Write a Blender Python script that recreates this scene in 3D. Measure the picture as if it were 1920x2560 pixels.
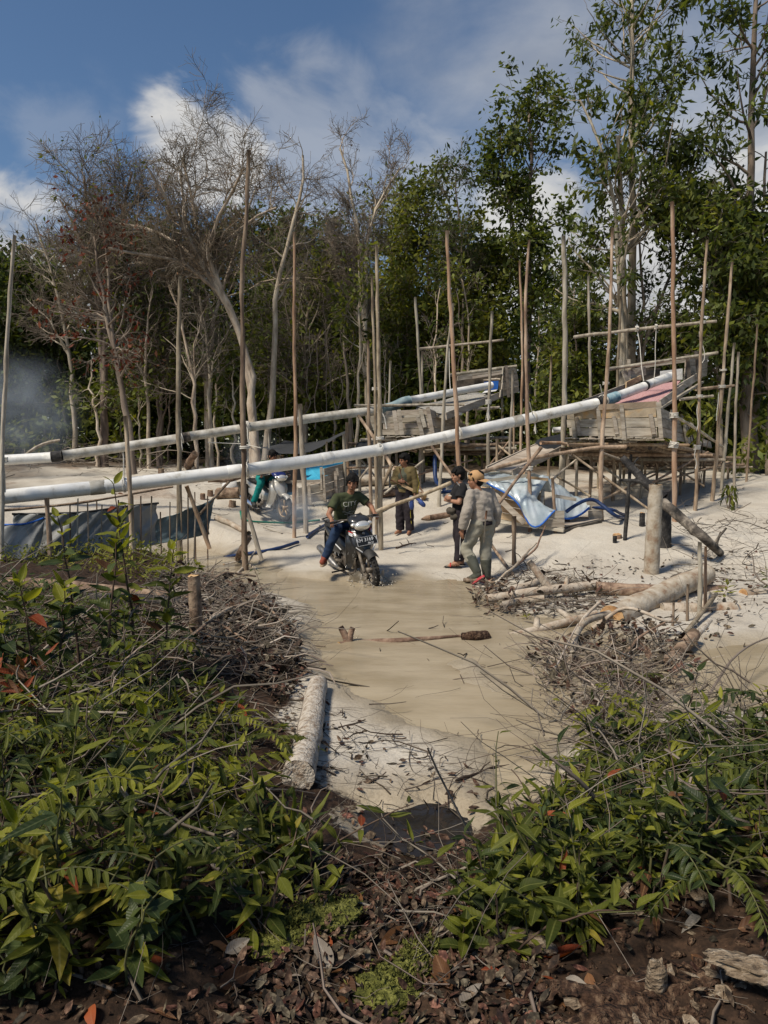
import bpy, bmesh, math, random
import numpy as np
from mathutils import Vector, Matrix, Quaternion

for o in list(bpy.data.objects):
    bpy.data.objects.remove(o)
SC = bpy.context.scene
COL = SC.collection
RNG = np.random.default_rng(7)
random.seed(11)
PI = math.pi

# ------------------------------------------------------------------ camera
FPX, CAMH, HORIZON = 1772.0, 1.9, 1127.0
PITCH = math.atan((1280 - HORIZON) / FPX)
cam = bpy.data.cameras.new('camera')
cam.sensor_fit = 'HORIZONTAL'
cam.sensor_width = 36.0
cam.lens = 36.0 * FPX / 1920.0
cam.clip_start, cam.clip_end = 0.05, 1500
cam_o = bpy.data.objects.new('camera', cam)
cam_o.location = (0, 0, CAMH)
cam_o.rotation_euler = (PI / 2 - PITCH, 0, 0)
COL.objects.link(cam_o)
SC.camera = cam_o

# ------------------------------------------------------------------ light
SUN = Vector((-0.66, -0.52, 1.10)).normalized()
sun = bpy.data.lights.new('sun', 'SUN')
sun.energy = 4.4
sun.angle = math.radians(10)
sun.color = (1.0, 0.91, 0.77)
sun_o = bpy.data.objects.new('sun', sun)
sun_o.rotation_euler = SUN.to_track_quat('Z', 'Y').to_euler()
COL.objects.link(sun_o)
SC.view_settings.view_transform = 'Standard'
SC.view_settings.look = 'None'
SC.view_settings.exposure = 0.12
SC.view_settings.gamma = 1.0


def ray(px, py):
    u, v = (px - 960) / FPX, (1280 - py) / FPX
    c, s = math.cos(PITCH), math.sin(PITCH)
    return Vector((u, c + v * s, -s + v * c))


def at(px, py, Y):
    d = ray(px, py)
    return Vector((0, 0, CAMH)) + d * (Y / d.y)


def onz(px, py, z):
    d = ray(px, py)
    return Vector((0, 0, CAMH)) + d * ((z - CAMH) / d.z)


# ------------------------------------------------------------------ sky
world = bpy.data.worlds.new('World')
SC.world = world
world.use_nodes = True
nt = world.node_tree
nt.nodes.clear()
W = nt.nodes.new
LK = nt.links.new
wo = W('ShaderNodeOutputWorld')
bg = W('ShaderNodeBackground')
bg.inputs['Strength'].default_value = 0.088
sky = W('ShaderNodeTexSky')
sky.sky_type = 'NISHITA'
sky.sun_disc = False
sky.sun_elevation = math.asin(SUN.z)
sky.sun_rotation = math.atan2(SUN.x, SUN.y)
sky.altitude = 60
sky.air_density = 1.0
sky.dust_density = 0.6
sky.ozone_density = 1.6
hs = W('ShaderNodeHueSaturation')
hs.inputs['Saturation'].default_value = 1.12
LK(sky.outputs[0], hs.inputs['Color'])
tc = W('ShaderNodeTexCoord')


def wmath(op, a, b=None, clamp=False):
    n = W('ShaderNodeMath')
    n.operation = op
    n.use_clamp = clamp
    for i, x in enumerate((a, b)):
        if x is None:
            continue
        if isinstance(x, (int, float)):
            n.inputs[i].default_value = x
        else:
            LK(x, n.inputs[i])
    return n.outputs[0]


def wnoise(scale, detail, dist, stretch=(1, 1, 1), off=(0, 0, 0)):
    m = W('ShaderNodeMapping')
    m.inputs['Scale'].default_value = stretch
    m.inputs['Location'].default_value = off
    LK(tc.outputs['Generated'], m.inputs[0])
    n = W('ShaderNodeTexNoise')
    n.inputs['Scale'].default_value = scale
    n.inputs['Detail'].default_value = detail
    n.inputs['Roughness'].default_value = 0.55
    n.inputs['Distortion'].default_value = dist
    LK(m.outputs[0], n.inputs['Vector'])
    return n.outputs[0]


def smooth(x, a, b):
    n = W('ShaderNodeMapRange')
    n.interpolation_type = 'SMOOTHSTEP'
    n.inputs['From Min'].default_value = a
    n.inputs['From Max'].default_value = b
    LK(x, n.inputs['Value'])
    return n.outputs[0]


big = wnoise(2.2, 9, 0.35, (1, 1, 1.7), (0.3, 0.1, 0.0))
fine = wnoise(5.5, 10, 0.7, (1, 1, 1.5), (4.2, 0.7, 1.0))
cloud = None


def blob(px, py, rad, dens, nz, thr=0.66, gain=0.42, soft=0.16):
    """a cloud bank standing in one direction of the sky; its edge is cut by the noise"""
    global cloud
    d = ray(px, py).normalized()
    dt = W('ShaderNodeVectorMath')
    dt.operation = 'DISTANCE'
    LK(tc.outputs['Generated'], dt.inputs[0])
    dt.inputs[1].default_value = d
    g = wmath('SUBTRACT', 1.0, smooth(dt.outputs['Value'], 0.0, rad))
    v = wmath('ADD', nz, wmath('MULTIPLY', g, gain))
    m = wmath('MULTIPLY', smooth(v, thr, thr + soft), wmath('MULTIPLY', dens, smooth(g, 0.0, 0.25)))
    cloud = m if cloud is None else wmath('MAXIMUM', cloud, m)


blob(520, 390, 0.125, 1.0, fine, 0.62, 0.42, 0.20)
blob(740, 240, 0.150, 0.36, fine, 0.60, 0.40, 0.30)
blob(860, 300, 0.170, 0.30, fine, 0.60, 0.40, 0.30)
blob(820, 470, 0.200, 0.42, fine, 0.60, 0.40, 0.35)
blob(1050, 520, 0.200, 0.45, fine, 0.60, 0.40, 0.35)
blob(10, 700, 0.20, 0.95, fine, 0.62, 0.50, 0.25)
blob(250, 840, 0.26, 0.95, fine, 0.62, 0.50, 0.25)
blob(160, 350, 0.11, 0.18, fine, 0.60, 0.30, 0.25)
blob(1440, 680, 0.24, 1.0, fine, 0.60, 0.50, 0.25)
blob(1720, 680, 0.30, 1.0, fine, 0.60, 0.50, 0.25)
blob(1620, 120, 0.42, 0.62, big, 0.55, 0.40, 0.40)
blob(1850, 330, 0.42, 0.72, big, 0.55, 0.42, 0.40)
sep = W('ShaderNodeSeparateXYZ')
LK(tc.outputs['Generated'], sep.inputs[0])
low = wmath('SUBTRACT', 1.0, smooth(sep.outputs['Z'], 0.02, 0.30))
allround = wmath('MULTIPLY', smooth(wmath('ADD', big, wmath('MULTIPLY', low, 0.10)), 0.64, 0.80), 0.6)
# away from the open blue of this view the same broken cloud goes on
cloud = wmath('MAXIMUM', cloud, allround)
shade = W('ShaderNodeMix')
shade.data_type = 'RGBA'
shade.inputs[6].default_value = (4.3, 4.45, 4.75, 1)
shade.inputs[7].default_value = (6.9, 6.85, 6.75, 1)
LK(smooth(fine, 0.3, 0.62), shade.inputs[0])
mixc = W('ShaderNodeMix')
mixc.data_type = 'RGBA'
LK(cloud, mixc.inputs[0])
LK(hs.outputs[0], mixc.inputs[6])
LK(shade.outputs[2], mixc.inputs[7])
LK(mixc.outputs[2], bg.inputs['Color'])
LK(bg.outputs[0], wo.inputs['Surface'])

# ------------------------------------------------------------------ materials
MATS = {}


def mat(name, c1, c2=None, c3=None, scale=6.0, rough=0.85, bump=0.0, bscale=25.0, stretch=(1, 1, 1),
        rand=0.0, spec=0.25, metal=0.0, trans=0.0, tcol=None, island=0.0, coat=0.0, detail=6.0, lo=0.35, hi=0.65, coord='Object'):
    m = bpy.data.materials.new(name)
    m.use_nodes = True
    n = m.node_tree.nodes
    l = m.node_tree.links.new
    p = n['Principled BSDF']
    p.inputs['Roughness'].default_value = rough
    p.inputs['Metallic'].default_value = metal
    p.inputs['Specular IOR Level'].default_value = spec
    p.inputs['Coat Weight'].default_value = coat
    tcn = n.new('ShaderNodeTexCoord')
    mp = n.new('ShaderNodeMapping')
    mp.inputs['Scale'].default_value = stretch
    l(tcn.outputs[coord], mp.inputs[0])
    vec = mp.outputs[0]
    if rand > 0:
        oi = n.new('ShaderNodeObjectInfo')
        ad = n.new('ShaderNodeVectorMath')
        ad.operation = 'MULTIPLY_ADD'
        l(oi.outputs['Random'], ad.inputs[0])
        ad.inputs[1].default_value = (17.0, 29.0, 13.0)
        l(mp.outputs[0], ad.inputs[2])
        vec = ad.outputs[0]
    out = None
    if c2:
        nz = n.new('ShaderNodeTexNoise')
        nz.inputs['Scale'].default_value = scale
        nz.inputs['Detail'].default_value = detail
        nz.inputs['Roughness'].default_value = 0.6
        l(vec, nz.inputs['Vector'])
        rp = n.new('ShaderNodeValToRGB')
        cr = rp.color_ramp
        cr.elements[0].position = lo
        cr.elements[0].color = (*c1, 1)
        cr.elements[1].position = hi
        cr.elements[1].color = (*(c3 or c2), 1)
        if c3:
            e = cr.elements.new((lo + hi) / 2)
            e.color = (*c2, 1)
        l(nz.outputs[0], rp.inputs[0])
        out = rp.outputs[0]
    else:
        rgb = n.new('ShaderNodeRGB')
        rgb.outputs[0].default_value = (*c1, 1)
        out = rgb.outputs[0]
    if rand > 0 or island > 0:
        if island > 0:
            ge = n.new('ShaderNodeNewGeometry')
            src = ge.outputs['Random Per Island']
        else:
            src = oi.outputs['Random']
        hv = n.new('ShaderNodeHueSaturation')
        a = island or rand
        for key, lo_, hi_ in (('Value', 1 - a, 1 + a), ('Hue', 0.5 - 0.05 * a, 0.5 + 0.05 * a), ('Saturation', 1 + 0.3 * a, 1 - 0.3 * a)):
            mr = n.new('ShaderNodeMapRange')
            mr.inputs['To Min'].default_value = lo_
            mr.inputs['To Max'].default_value = hi_
            if key != 'Value':
                wn = n.new('ShaderNodeTexWhiteNoise')
                wn.noise_dimensions = '1D'
                l(src, wn.inputs['W'])
                l(wn.outputs['Value'], mr.inputs[0])
            else:
                l(src, mr.inputs[0])
            l(mr.outputs[0], hv.inputs[key])
        l(out, hv.inputs['Color'])
        out = hv.outputs[0]
    l(out, p.inputs['Base Color'])
    if bump > 0:
        bz = n.new('ShaderNodeTexNoise')
        bz.inputs['Scale'].default_value = bscale
        bz.inputs['Detail'].default_value = 5
        l(vec, bz.inputs['Vector'])
        bp = n.new('ShaderNodeBump')
        bp.inputs['Strength'].default_value = min(1.0, bump)
        bp.inputs['Distance'].default_value = 0.02 * max(1, bump)
        l(bz.outputs[0], bp.inputs['Height'])
        l(bp.outputs[0], p.inputs['Normal'])
    if trans > 0:
        tr = n.new('ShaderNodeBsdfTranslucent')
        if tcol:
            mx = n.new('ShaderNodeMix')
            mx.data_type = 'RGBA'
            mx.blend_type = 'MULTIPLY'
            mx.inputs[0].default_value = 1
            l(out, mx.inputs[6])
            mx.inputs[7].default_value = (*tcol, 1)
            l(mx.outputs[2], tr.inputs['Color'])
        else:
            l(out, tr.inputs['Color'])
        ms = n.new('ShaderNodeMixShader')
        ms.inputs[0].default_value = trans
        l(p.outputs[0], ms.inputs[1])
        l(tr.outputs[0], ms.inputs[2])
        l(ms.outputs[0], n['Material Output'].inputs['Surface'])
    MATS[name] = m
    return m


# wood and bark
mat('pole_bark', (.15, .105, .07), (.28, .21, .145), (.41, .325, .235), scale=9, stretch=(1, 1, .25), bump=.5, bscale=40, rand=.28)
mat('pole_grey', (.19, .16, .12), (.32, .275, .215), (.45, .40, .325), scale=8, stretch=(1, 1, .2), bump=.5, bscale=40, rand=.2)
mat('pole_orange', (.19, .115, .07), (.32, .21, .135), (.41, .32, .235), scale=6, stretch=(1, 1, .2), bump=.5, bscale=40, rand=.18)
mat('pole_dark', (.09, .06, .042), (.18, .13, .09), (.29, .22, .155), scale=8, stretch=(1, 1, .2), bump=.5, bscale=40, rand=.15)
mat('trunk_pale', (.25, .195, .14), (.42, .345, .255), (.55, .475, .375), scale=5, stretch=(1, 1, .35), bump=.5, bscale=18, rand=.2)
mat('trunk_brown', (.11, .085, .065), (.20, .155, .12), (.30, .24, .18), scale=4, stretch=(1, 1, .3), bump=.6, bscale=16, rand=.2)
mat('twig', (.105, .085, .066), (.17, .14, .112), (.24, .205, .165), scale=1.2, rand=.1, island=.3, rough=.9)
mat('twig_dead', (.10, .078, .056), (.155, .125, .09), (.215, .175, .13), scale=1.0, rand=.1, island=.3, rough=.9)
mat('log_pale', (.21, .12, .07), (.34, .28, .21), (.44, .385, .31), scale=7, stretch=(1, 1, 1), bump=.5, bscale=30, rand=.1, lo=.30, hi=.62)
mat('log_white', (.24, .18, .13), (.40, .345, .28), (.52, .47, .40), scale=26, bump=.8, bscale=70, rand=.05, lo=.36, hi=.58)
mat('log_brown', (.09, .06, .04), (.20, .13, .09), (.32, .23, .16), scale=8, bump=.7, bscale=30, rand=.15)
mat('cut_wood', (.30, .16, .07), (.46, .28, .13), (.55, .38, .20), scale=12, bump=.3, bscale=50, rand=.1)
mat('charred', (.012, .011, .011), (.03, .028, .027), (.07, .065, .06), scale=9, bump=.9, bscale=40, rough=.75)
mat('charred_mottled', (.015, .014, .013), (.10, .085, .07), (.33, .285, .23), scale=5, bump=.7, bscale=30)
mat('plank', (.24, .20, .155), (.35, .305, .245), (.45, .40, .33), scale=9, stretch=(.25, .25, 1.6), bump=.35, bscale=30, rand=.2)
mat('plank_new', (.33, .21, .115), (.45, .31, .18), (.53, .39, .25), scale=4, stretch=(.4, .4, 3), bump=.2, bscale=30, rand=.15)
mat('plank_rust', (.24, .185, .13), (.38, .30, .21), (.50, .26, .08), scale=1.7, bump=.3, bscale=30, rand=.12, lo=.40, hi=.68)
mat('plank_dark', (.05, .042, .035), (.10, .085, .07), (.16, .135, .11), scale=5, bump=.3, bscale=30, rand=.2)
mat('rotten', (.018, .010, .006), (.060, .031, .018), (.17, .11, .068), scale=38, bump=1.6, bscale=70)
mat('rotten_pale', (.10, .07, .045), (.22, .165, .11), (.36, .30, .225), scale=40, bump=1.4, bscale=80, stretch=(.4, 1, 1))
# synthetic
mat('pvc', (.33, .30, .245), (.63, .62, .585), (.71, .705, .68), scale=6, lo=.24, hi=.6, rough=.42, spec=.4, rand=.04)
mat('pvc_dirty', (.26, .235, .19), (.42, .395, .34), (.54, .52, .47), scale=5, rough=.6, rand=.06)
mat('rubber_black', (.018, .018, .018), (.035, .034, .032), scale=30, rough=.7)
mat('coupling_blue', (.10, .19, .24), (.24, .36, .40), (.38, .46, .47), scale=7, rough=.6)
mat('coupling_grey', (.08, .13, .15), (.17, .24, .26), (.26, .32, .33), scale=6, rough=.6)
mat('rope', (.50, .47, .41), (.62, .59, .53), scale=60, rough=.9)
mat('tarp_grey', (.15, .155, .155), (.235, .24, .235), (.30, .30, .29), scale=2.2, rough=.55, spec=.4, bump=.15, bscale=14)
mat('tarp_teal', (.035, .055, .06), (.08, .115, .12), (.16, .21, .215), scale=2.0, rough=.5, spec=.4, bump=.15, bscale=14)
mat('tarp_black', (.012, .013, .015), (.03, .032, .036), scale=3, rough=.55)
mat('net_black', (.028, .03, .033), (.05, .052, .056), scale=30, rough=.9)
mat('tarp_silver', (.31, .38, .41), (.47, .535, .56), (.60, .65, .665), scale=3, rough=.38, spec=.6, metal=.25, bump=.2, bscale=9)
mat('tarp_blue', (.015, .085, .36), (.03, .14, .50), scale=10, rough=.5)
mat('sheet_blue', (.035, .27, .42), (.065, .37, .53), scale=3, rough=.5)
mat('hose_blue', (.010, .024, .075), (.02, .042, .12), scale=20, rough=.45)
mat('hose_green', (.01, .16, .11), rough=.45)
mat('carpet_pink', (.34, .16, .16), (.44, .25, .25), (.52, .36, .35), scale=40, rough=.95, bump=.4, bscale=160)
mat('carpet_grey', (.20, .19, .17), (.33, .315, .285), (.40, .385, .35), scale=22, rough=.95, bump=.4, bscale=120)
mat('sack_white', (.50, .50, .49), (.66, .66, .65), scale=7, rough=.7, bump=.4, bscale=20)
# vehicles
mat('paint_black', (.012, .013, .014), (.03, .03, .031), scale=5, rough=.32, spec=.5, coat=.3)
mat('plastic_black', (.02, .02, .02), (.045, .042, .038), scale=12, rough=.6)
mat('tyre', (.018, .017, .016), (.05, .045, .038), (.16, .135, .105), scale=14, rough=.85, bump=.4, bscale=40, lo=.42, hi=.75)
mat('metal_grey', (.22, .21, .20), (.40, .39, .37), scale=12, rough=.4, metal=.8)
mat('metal_dirty', (.06, .05, .04), (.15, .125, .10), (.27, .235, .19), scale=14, rough=.65, metal=.35)
mat('chrome', (.75, .75, .75), rough=.12, metal=1.0)
mat('rim_gold', (.30, .21, .12), (.42, .31, .19), scale=8, rough=.5, metal=.3)
mat('paint_silver', (.40, .385, .345), (.52, .50, .455), scale=4, rough=.35, spec=.5, metal=.45)
mat('paint_blue', (.015, .025, .12), rough=.3, spec=.5)
mat('lamp_glass', (.66, .64, .58), (.85, .83, .78), scale=16, rough=.12, spec=.8, metal=.55)
mat('stripe_white', (.66, .66, .66), rough=.5)
mat('stripe_red', (.45, .04, .04), rough=.5)
mat('plate_black', (.014, .015, .017), rough=.5)
# people
mat('skin', (.23, .105, .058), (.29, .14, .082), scale=9, rough=.55, spec=.35)
mat('skin_light', (.30, .15, .09), (.37, .195, .12), scale=9, rough=.55, spec=.35)
mat('hair', (.004, .0035, .0035), (.010, .009, .008), scale=40, stretch=(1, 1, .2), rough=.7, spec=.15, bump=.5, bscale=60)
mat('cloth_olive', (.040, .047, .022), (.060, .070, .034), scale=6, rough=.95, bump=.25, bscale=12)
mat('cloth_green', (.055, .070, .045), (.080, .097, .064), scale=6, rough=.95, bump=.25, bscale=12)
mat('cloth_khaki', (.10, .075, .032), (.155, .12, .056), scale=6, rough=.95, bump=.25, bscale=12)
mat('cloth_vest', (.06, .065, .045), (.085, .09, .063), scale=9, rough=.95)
mat('cloth_black', (.010, .010, .011), (.022, .021, .022), scale=8, rough=.95, bump=.2, bscale=12)
mat('cloth_dark', (.014, .011, .014), (.030, .024, .028), scale=8, rough=.95, bump=.2, bscale=12)
mat('denim', (.010, .020, .048), (.022, .042, .088), scale=8, rough=.9, bump=.25, bscale=14)
mat('teal', (.0, .14, .13), (.012, .20, .18), scale=6, rough=.9, bump=.2, bscale=12)
mat('shirt_grey', (.245, .215, .18), (.32, .285, .24), (.29, .24, .205), scale=45, rough=.95, bump=.35, bscale=10)
mat('trouser_grey', (.23, .215, .165), (.32, .30, .24), scale=5, rough=.95, bump=.3, bscale=10)
mat('cap_tan', (.40, .235, .11), (.47, .29, .145), scale=10, rough=.9)
mat('boot_green', (.045, .047, .036), (.09, .092, .072), scale=9, rough=.55)
mat('sole_red', (.50, .06, .07), rough=.6)
mat('sole_tan', (.40, .30, .20), rough=.8)
mat('shoe_red', (.16, .03, .02), (.30, .09, .05), scale=20, rough=.8)
mat('clog_blue', (.04, .07, .22), (.06, .10, .29), scale=10, rough=.5)
mat('clog_white', (.60, .60, .60), rough=.6)
mat('print_pale', (.34, .33, .28), (.44, .43, .38), scale=30, rough=.9)
mat('white_trim', (.62, .60, .55), rough=.8)
mat('yellow_trim', (.42, .34, .05), rough=.8)
mat('bag_brown', (.10, .085, .065), (.17, .15, .12), scale=9, rough=.9)
mat('leather', (.10, .05, .03), (.17, .09, .055), scale=9, rough=.6)


# ------------------------------------------------------------------ mesh helpers
def mesh_np(name, V, F, mats=None, smooth=True, midx=None):
    """V (n,3); F a list of (m,k) int arrays"""
    me = bpy.data.meshes.new(name)
    V = np.asarray(V, dtype=np.float32)
    F = [np.asarray(f, dtype=np.int32) for f in F if len(f)]
    me.vertices.add(len(V))
    me.vertices.foreach_set('co', V.ravel())
    loops = np.concatenate([f.ravel() for f in F])
    sizes = np.concatenate([np.full(len(f), f.shape[1], np.int32) for f in F])
    starts = np.concatenate([[0], np.cumsum(sizes)[:-1]]).astype(np.int32)
    me.loops.add(len(loops))
    me.loops.foreach_set('vertex_index', loops)
    me.polygons.add(len(sizes))
    me.polygons.foreach_set('loop_start', starts)
    me.polygons.foreach_set('loop_total', sizes)
    me.polygons.foreach_set('use_smooth', np.full(len(sizes), smooth, dtype=bool))
    if mats:
        for m in (mats if isinstance(mats, (list, tuple)) else [mats]):
            me.materials.append(MATS[m] if isinstance(m, str) else m)
    if midx is not None:
        me.polygons.foreach_set('material_index', np.asarray(midx, dtype=np.int32))
    me.update(calc_edges=True)
    return me


class MB:
    """collects shapes that become ONE mesh object"""

    def __init__(s):
        s.v, s.f3, s.f4, s.n = [], [], [], 0

    def add(s, V, f4=(), f3=()):
        V = np.asarray(V, float).reshape(-1, 3)
        if len(f4):
            s.f4.append(np.asarray(f4, int) + s.n)
        if len(f3):
            s.f3.append(np.asarray(f3, int) + s.n)
        s.v.append(V)
        s.n += len(V)
        return s

    def hexa(s, c):
        """8 corners: bottom ring 0-3, top ring 4-7"""
        return s.add(c, [[3, 2, 1, 0], [4, 5, 6, 7], [0, 1, 5, 4], [1, 2, 6, 5], [2, 3, 7, 6], [3, 0, 4, 7]])

    def box(s, c, size, rot=None, taper=1.0):
        x, y, z = [q / 2 for q in size]
        t = taper
        V = np.array([(-x, -y, -z), (x, -y, -z), (x, y, -z), (-x, y, -z), (-x * t, -y * t, z), (x * t, -y * t, z), (x * t, y * t, z), (-x * t, y * t, z)])
        if rot is not None:
            V = V @ np.array(rot).T
        return s.hexa(V + np.array(c))

    def beam(s, a, b, w, h, up=(0, 0, 1)):
        a, b = Vector(a), Vector(b)
        d = (b - a).normalized()
        sd = d.cross(Vector(up))
        if sd.length < 1e-4:
            sd = Vector((1, 0, 0))
        sd.normalize()
        u = sd.cross(d)
        c = []
        for e in (a, b):
            for p, q in ((-1, -1), (1, -1), (1, 1), (-1, 1)):
                c.append(e + sd * (p * w / 2) + u * (q * h / 2))
        return s.hexa([list(q) for q in c])

    def tube(s, pts, rad, n=8, caps=True, rough=0.0, rng=RNG):
        P = np.asarray([list(p) for p in pts], float)[None]
        R = np.broadcast_to(np.asarray(rad, float), (P.shape[1],))[None].copy()
        V, F = tubes(P, R, n)
        if rough:
            V = V + rng.normal(0, rough, V.shape)
        k = P.shape[1]
        s.add(V, F)
        if caps:
            b = s.n - len(V)
            for ring, e, flip in ((0, P[0, 0], True), (k - 1, P[0, -1], False)):
                base = b + ring * n
                s.v.append(e[None])
                ci = s.n
                s.n += 1
                t = [[base + i, base + (i + 1) % n, ci] for i in range(n)]
                if flip:
                    t = [[q[1], q[0], q[2]] for q in t]
                s.f3.append(np.array(t))
        return s

    def lathe(s, prof, n=16, M=None):
        """prof: (r, z) pairs turned round z"""
        a = np.linspace(0, 2 * PI, n, endpoint=False)
        V = np.array([[r * math.cos(t), r * math.sin(t), z] for r, z in prof for t in a])
        if M is not None:
            V = xf(M, V)
        k = len(prof)
        F = [[i * n + j, i * n + (j + 1) % n, (i + 1) * n + (j + 1) % n, (i + 1) * n + j] for i in range(k - 1) for j in range(n)]
        return s.add(V, F)

    def ell(s, c, r, M=None, nu=14, nv=9):
        th = np.linspace(0, PI, nv)
        prof = [(max(1e-4, math.sin(t)), -math.cos(t)) for t in th]
        a = np.linspace(0, 2 * PI, nu, endpoint=False)
        V = np.array([[q * math.cos(t), q * math.sin(t), z] for q, z in prof for t in a]) * np.array(r)
        if M is not None:
            V = V @ np.array(M).T
        F = [[i * nu + j, i * nu + (j + 1) % nu, (i + 1) * nu + (j + 1) % nu, (i + 1) * nu + j] for i in range(nv - 1) for j in range(nu)]
        return s.add(V + np.array(c), F)

    def capsule(s, a, b, ra, rb, n=12):
        """closed tapered limb with round ends"""
        a, b = Vector(a), Vector(b)
        d = (b - a).normalized()
        pts, rad = [], []
        for q in (-.98, -.7, -.35):
            pts.append(a + d * (ra * q))
            rad.append(ra * math.sqrt(1 - q * q))
        pts += [a, b]
        rad += [ra, rb]
        for q in (.35, .7, .98):
            pts.append(b + d * (rb * q))
            rad.append(rb * math.sqrt(1 - q * q))
        return s.tube(pts, rad, n)

    def chain(s, pts, rad, n=12):
        for i in range(len(pts) - 1):
            s.capsule(pts[i], pts[i + 1], rad[i], rad[i + 1], n)
        return s

    def mesh(s, name, m, smooth=True, org=(0, 0, 0)):
        V = np.concatenate(s.v) - np.array(list(org))
        F = []
        if s.f4:
            F.append(np.concatenate(s.f4))
        if s.f3:
            F.append(np.concatenate(s.f3))
        return mesh_np(name, V, F, m, smooth)

    def build(s, name, m, parent=None, smooth=True, org=None):
        if org is None:
            org = s.org if hasattr(s, 'org') else (0, 0, 0)
        return link(name, s.mesh(name, m, smooth, org), parent, None if parent else org)


def xf(M, V):
    M = np.array(M)
    return np.asarray(V) @ M[:3, :3].T + M[:3, 3]


def link(name, me, parent=None, loc=None):
    o = bpy.data.objects.new(name, me)
    COL.objects.link(o)
    if parent is not None:
        o.parent = parent
    if loc is not None:
        o.location = list(loc)
    return o


def tag(o, label, cat, group=None, kind=None):
    o['label'] = label
    o['category'] = cat
    if group:
        o['group'] = group
    if kind:
        o['kind'] = kind
    return o


def thing(name, label, cat, loc, rz=0, group=None):
    o = bpy.data.objects.new(name, None)
    o.empty_display_size = 0.1
    COL.objects.link(o)
    o.location = list(loc)
    o.rotation_euler = (0, 0, rz)
    return tag(o, label, cat, group)


def structure(o):
    o['kind'] = 'structure'
    return o


def tubes(P, R, S):
    """N tubes of K rings with S sides"""
    N, K, _ = P.shape
    T = np.gradient(P, axis=1)
    T /= np.linalg.norm(T, axis=2, keepdims=True) + 1e-9
    d = P[:, -1] - P[:, 0]
    d /= np.linalg.norm(d, axis=1, keepdims=True) + 1e-9
    ax = np.where(np.abs(d[:, 2:3]) < .8, np.array([[0, 0, 1.]]), np.array([[0, 1., 0]]))
    A = np.broadcast_to(ax[:, None, :], P.shape)
    n1 = np.cross(T, A)
    n1 /= np.linalg.norm(n1, axis=2, keepdims=True) + 1e-9
    n2 = np.cross(T, n1)
    a = np.linspace(0, 2 * PI, S, endpoint=False)
    V = P[:, :, None, :] + R[:, :, None, None] * (np.cos(a)[None, None, :, None] * n1[:, :, None, :] + np.sin(a)[None, None, :, None] * n2[:, :, None, :])
    V = V.reshape(-1, 3)
    i, k, s = np.meshgrid(np.arange(N), np.arange(K - 1), np.arange(S), indexing='ij')
    b = (i * K + k) * S
    s2 = (s + 1) % S
    F = np.stack([b + s, b + s + S, b + s2 + S, b + s2], -1).reshape(-1, 4)
    return V, F


def vnoise(x, y, seed=0):
    """smooth value noise on a lattice, about -1..1"""
    xi, yi = np.floor(x).astype(np.int64), np.floor(y).astype(np.int64)
    fx, fy = x - xi, y - yi
    fx, fy = fx * fx * (3 - 2 * fx), fy * fy * (3 - 2 * fy)

    def h(a, b):
        n = (a * 374761393 + b * 668265263 + seed * 1274126177) & 0x7fffffff
        n = ((n ^ (n >> 13)) * 1274126177) & 0x7fffffff
        return ((n ^ (n >> 16)) & 0xffff) / 32767.5 - 1
    return (h(xi, yi) * (1 - fx) + h(xi + 1, yi) * fx) * (1 - fy) + (h(xi, yi + 1) * (1 - fx) + h(xi + 1, yi + 1) * fx) * fy


def sdist(poly, x, y):
    """signed distance to a polygon, negative inside"""
    p = np.array([(q[0], q[1]) for q in poly])
    d2 = np.full(x.shape, 1e9)
    inside = np.zeros(x.shape, bool)
    for i in range(len(p)):
        a, b = p[i], p[(i + 1) % len(p)]
        e = b - a
        wx, wy = x - a[0], y - a[1]
        t = np.clip((wx * e[0] + wy * e[1]) / (e @ e), 0, 1)
        d2 = np.minimum(d2, (wx - t * e[0]) ** 2 + (wy - t * e[1]) ** 2)
        c = (a[1] > y) != (b[1] > y)
        with np.errstate(divide='ignore', invalid='ignore'):
            xc = a[0] + (y - a[1]) * e[0] / (e[1] if e[1] else 1e-9)
        inside ^= c & (x < xc)
    d = np.sqrt(d2)
    return np.where(inside, -d, d)


def sstep(x, a, b):
    t = np.clip((x - a) / (b - a), 0, 1)
    return t * t * (3 - 2 * t)


# ------------------------------------------------------------------ terrain
CTRL = [(0, 0, .28), (-1.5, .5, .45), (1.5, .5, .48), (0, 2, .27), (-1, 2.2, .38), (1.2, 2, .44), (0, 3, .08), (-1.2, 3.2, .30), (1.25, 3.2, .27), (-2.5, 4, .40),
        (2.5, 4, .28), (-1.6, 4.8, .25), (.3, 4.3, .05), (-3.5, 6, .40), (-2, 6.5, .30), (2.2, 5, .12), (3.5, 5.5, .10), (-.75, 5.4, .10), (3.5, 7, .05), (5, 7.5, .08), (0, 7, 0),
        (0, 9, 0), (-4.5, 8, .45), (-2.6, 8.5, .18), (2.5, 8.5, .05), (4.5, 9, .10), (-9, 8, .5), (9, 8, .2), (-8, 3, .5), (8, 3, .4), (-14, 14, .8), (14, 14, .9),
        (-15, 26, 1.5), (15, 26, 1.5), (0, 30, 1.5), (-30, 30, 1.6), (30, 30, 1.6), (-40, 50, 1.8), (40, 50, 1.8), (0, 60, 1.8), (0, 100, 1.8), (-80, 100, 1.8), (80, 100, 1.8), (0, 200, 1.8), (0, -4, .3), (-5, -3, .4), (5, -3, .4)]
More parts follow.
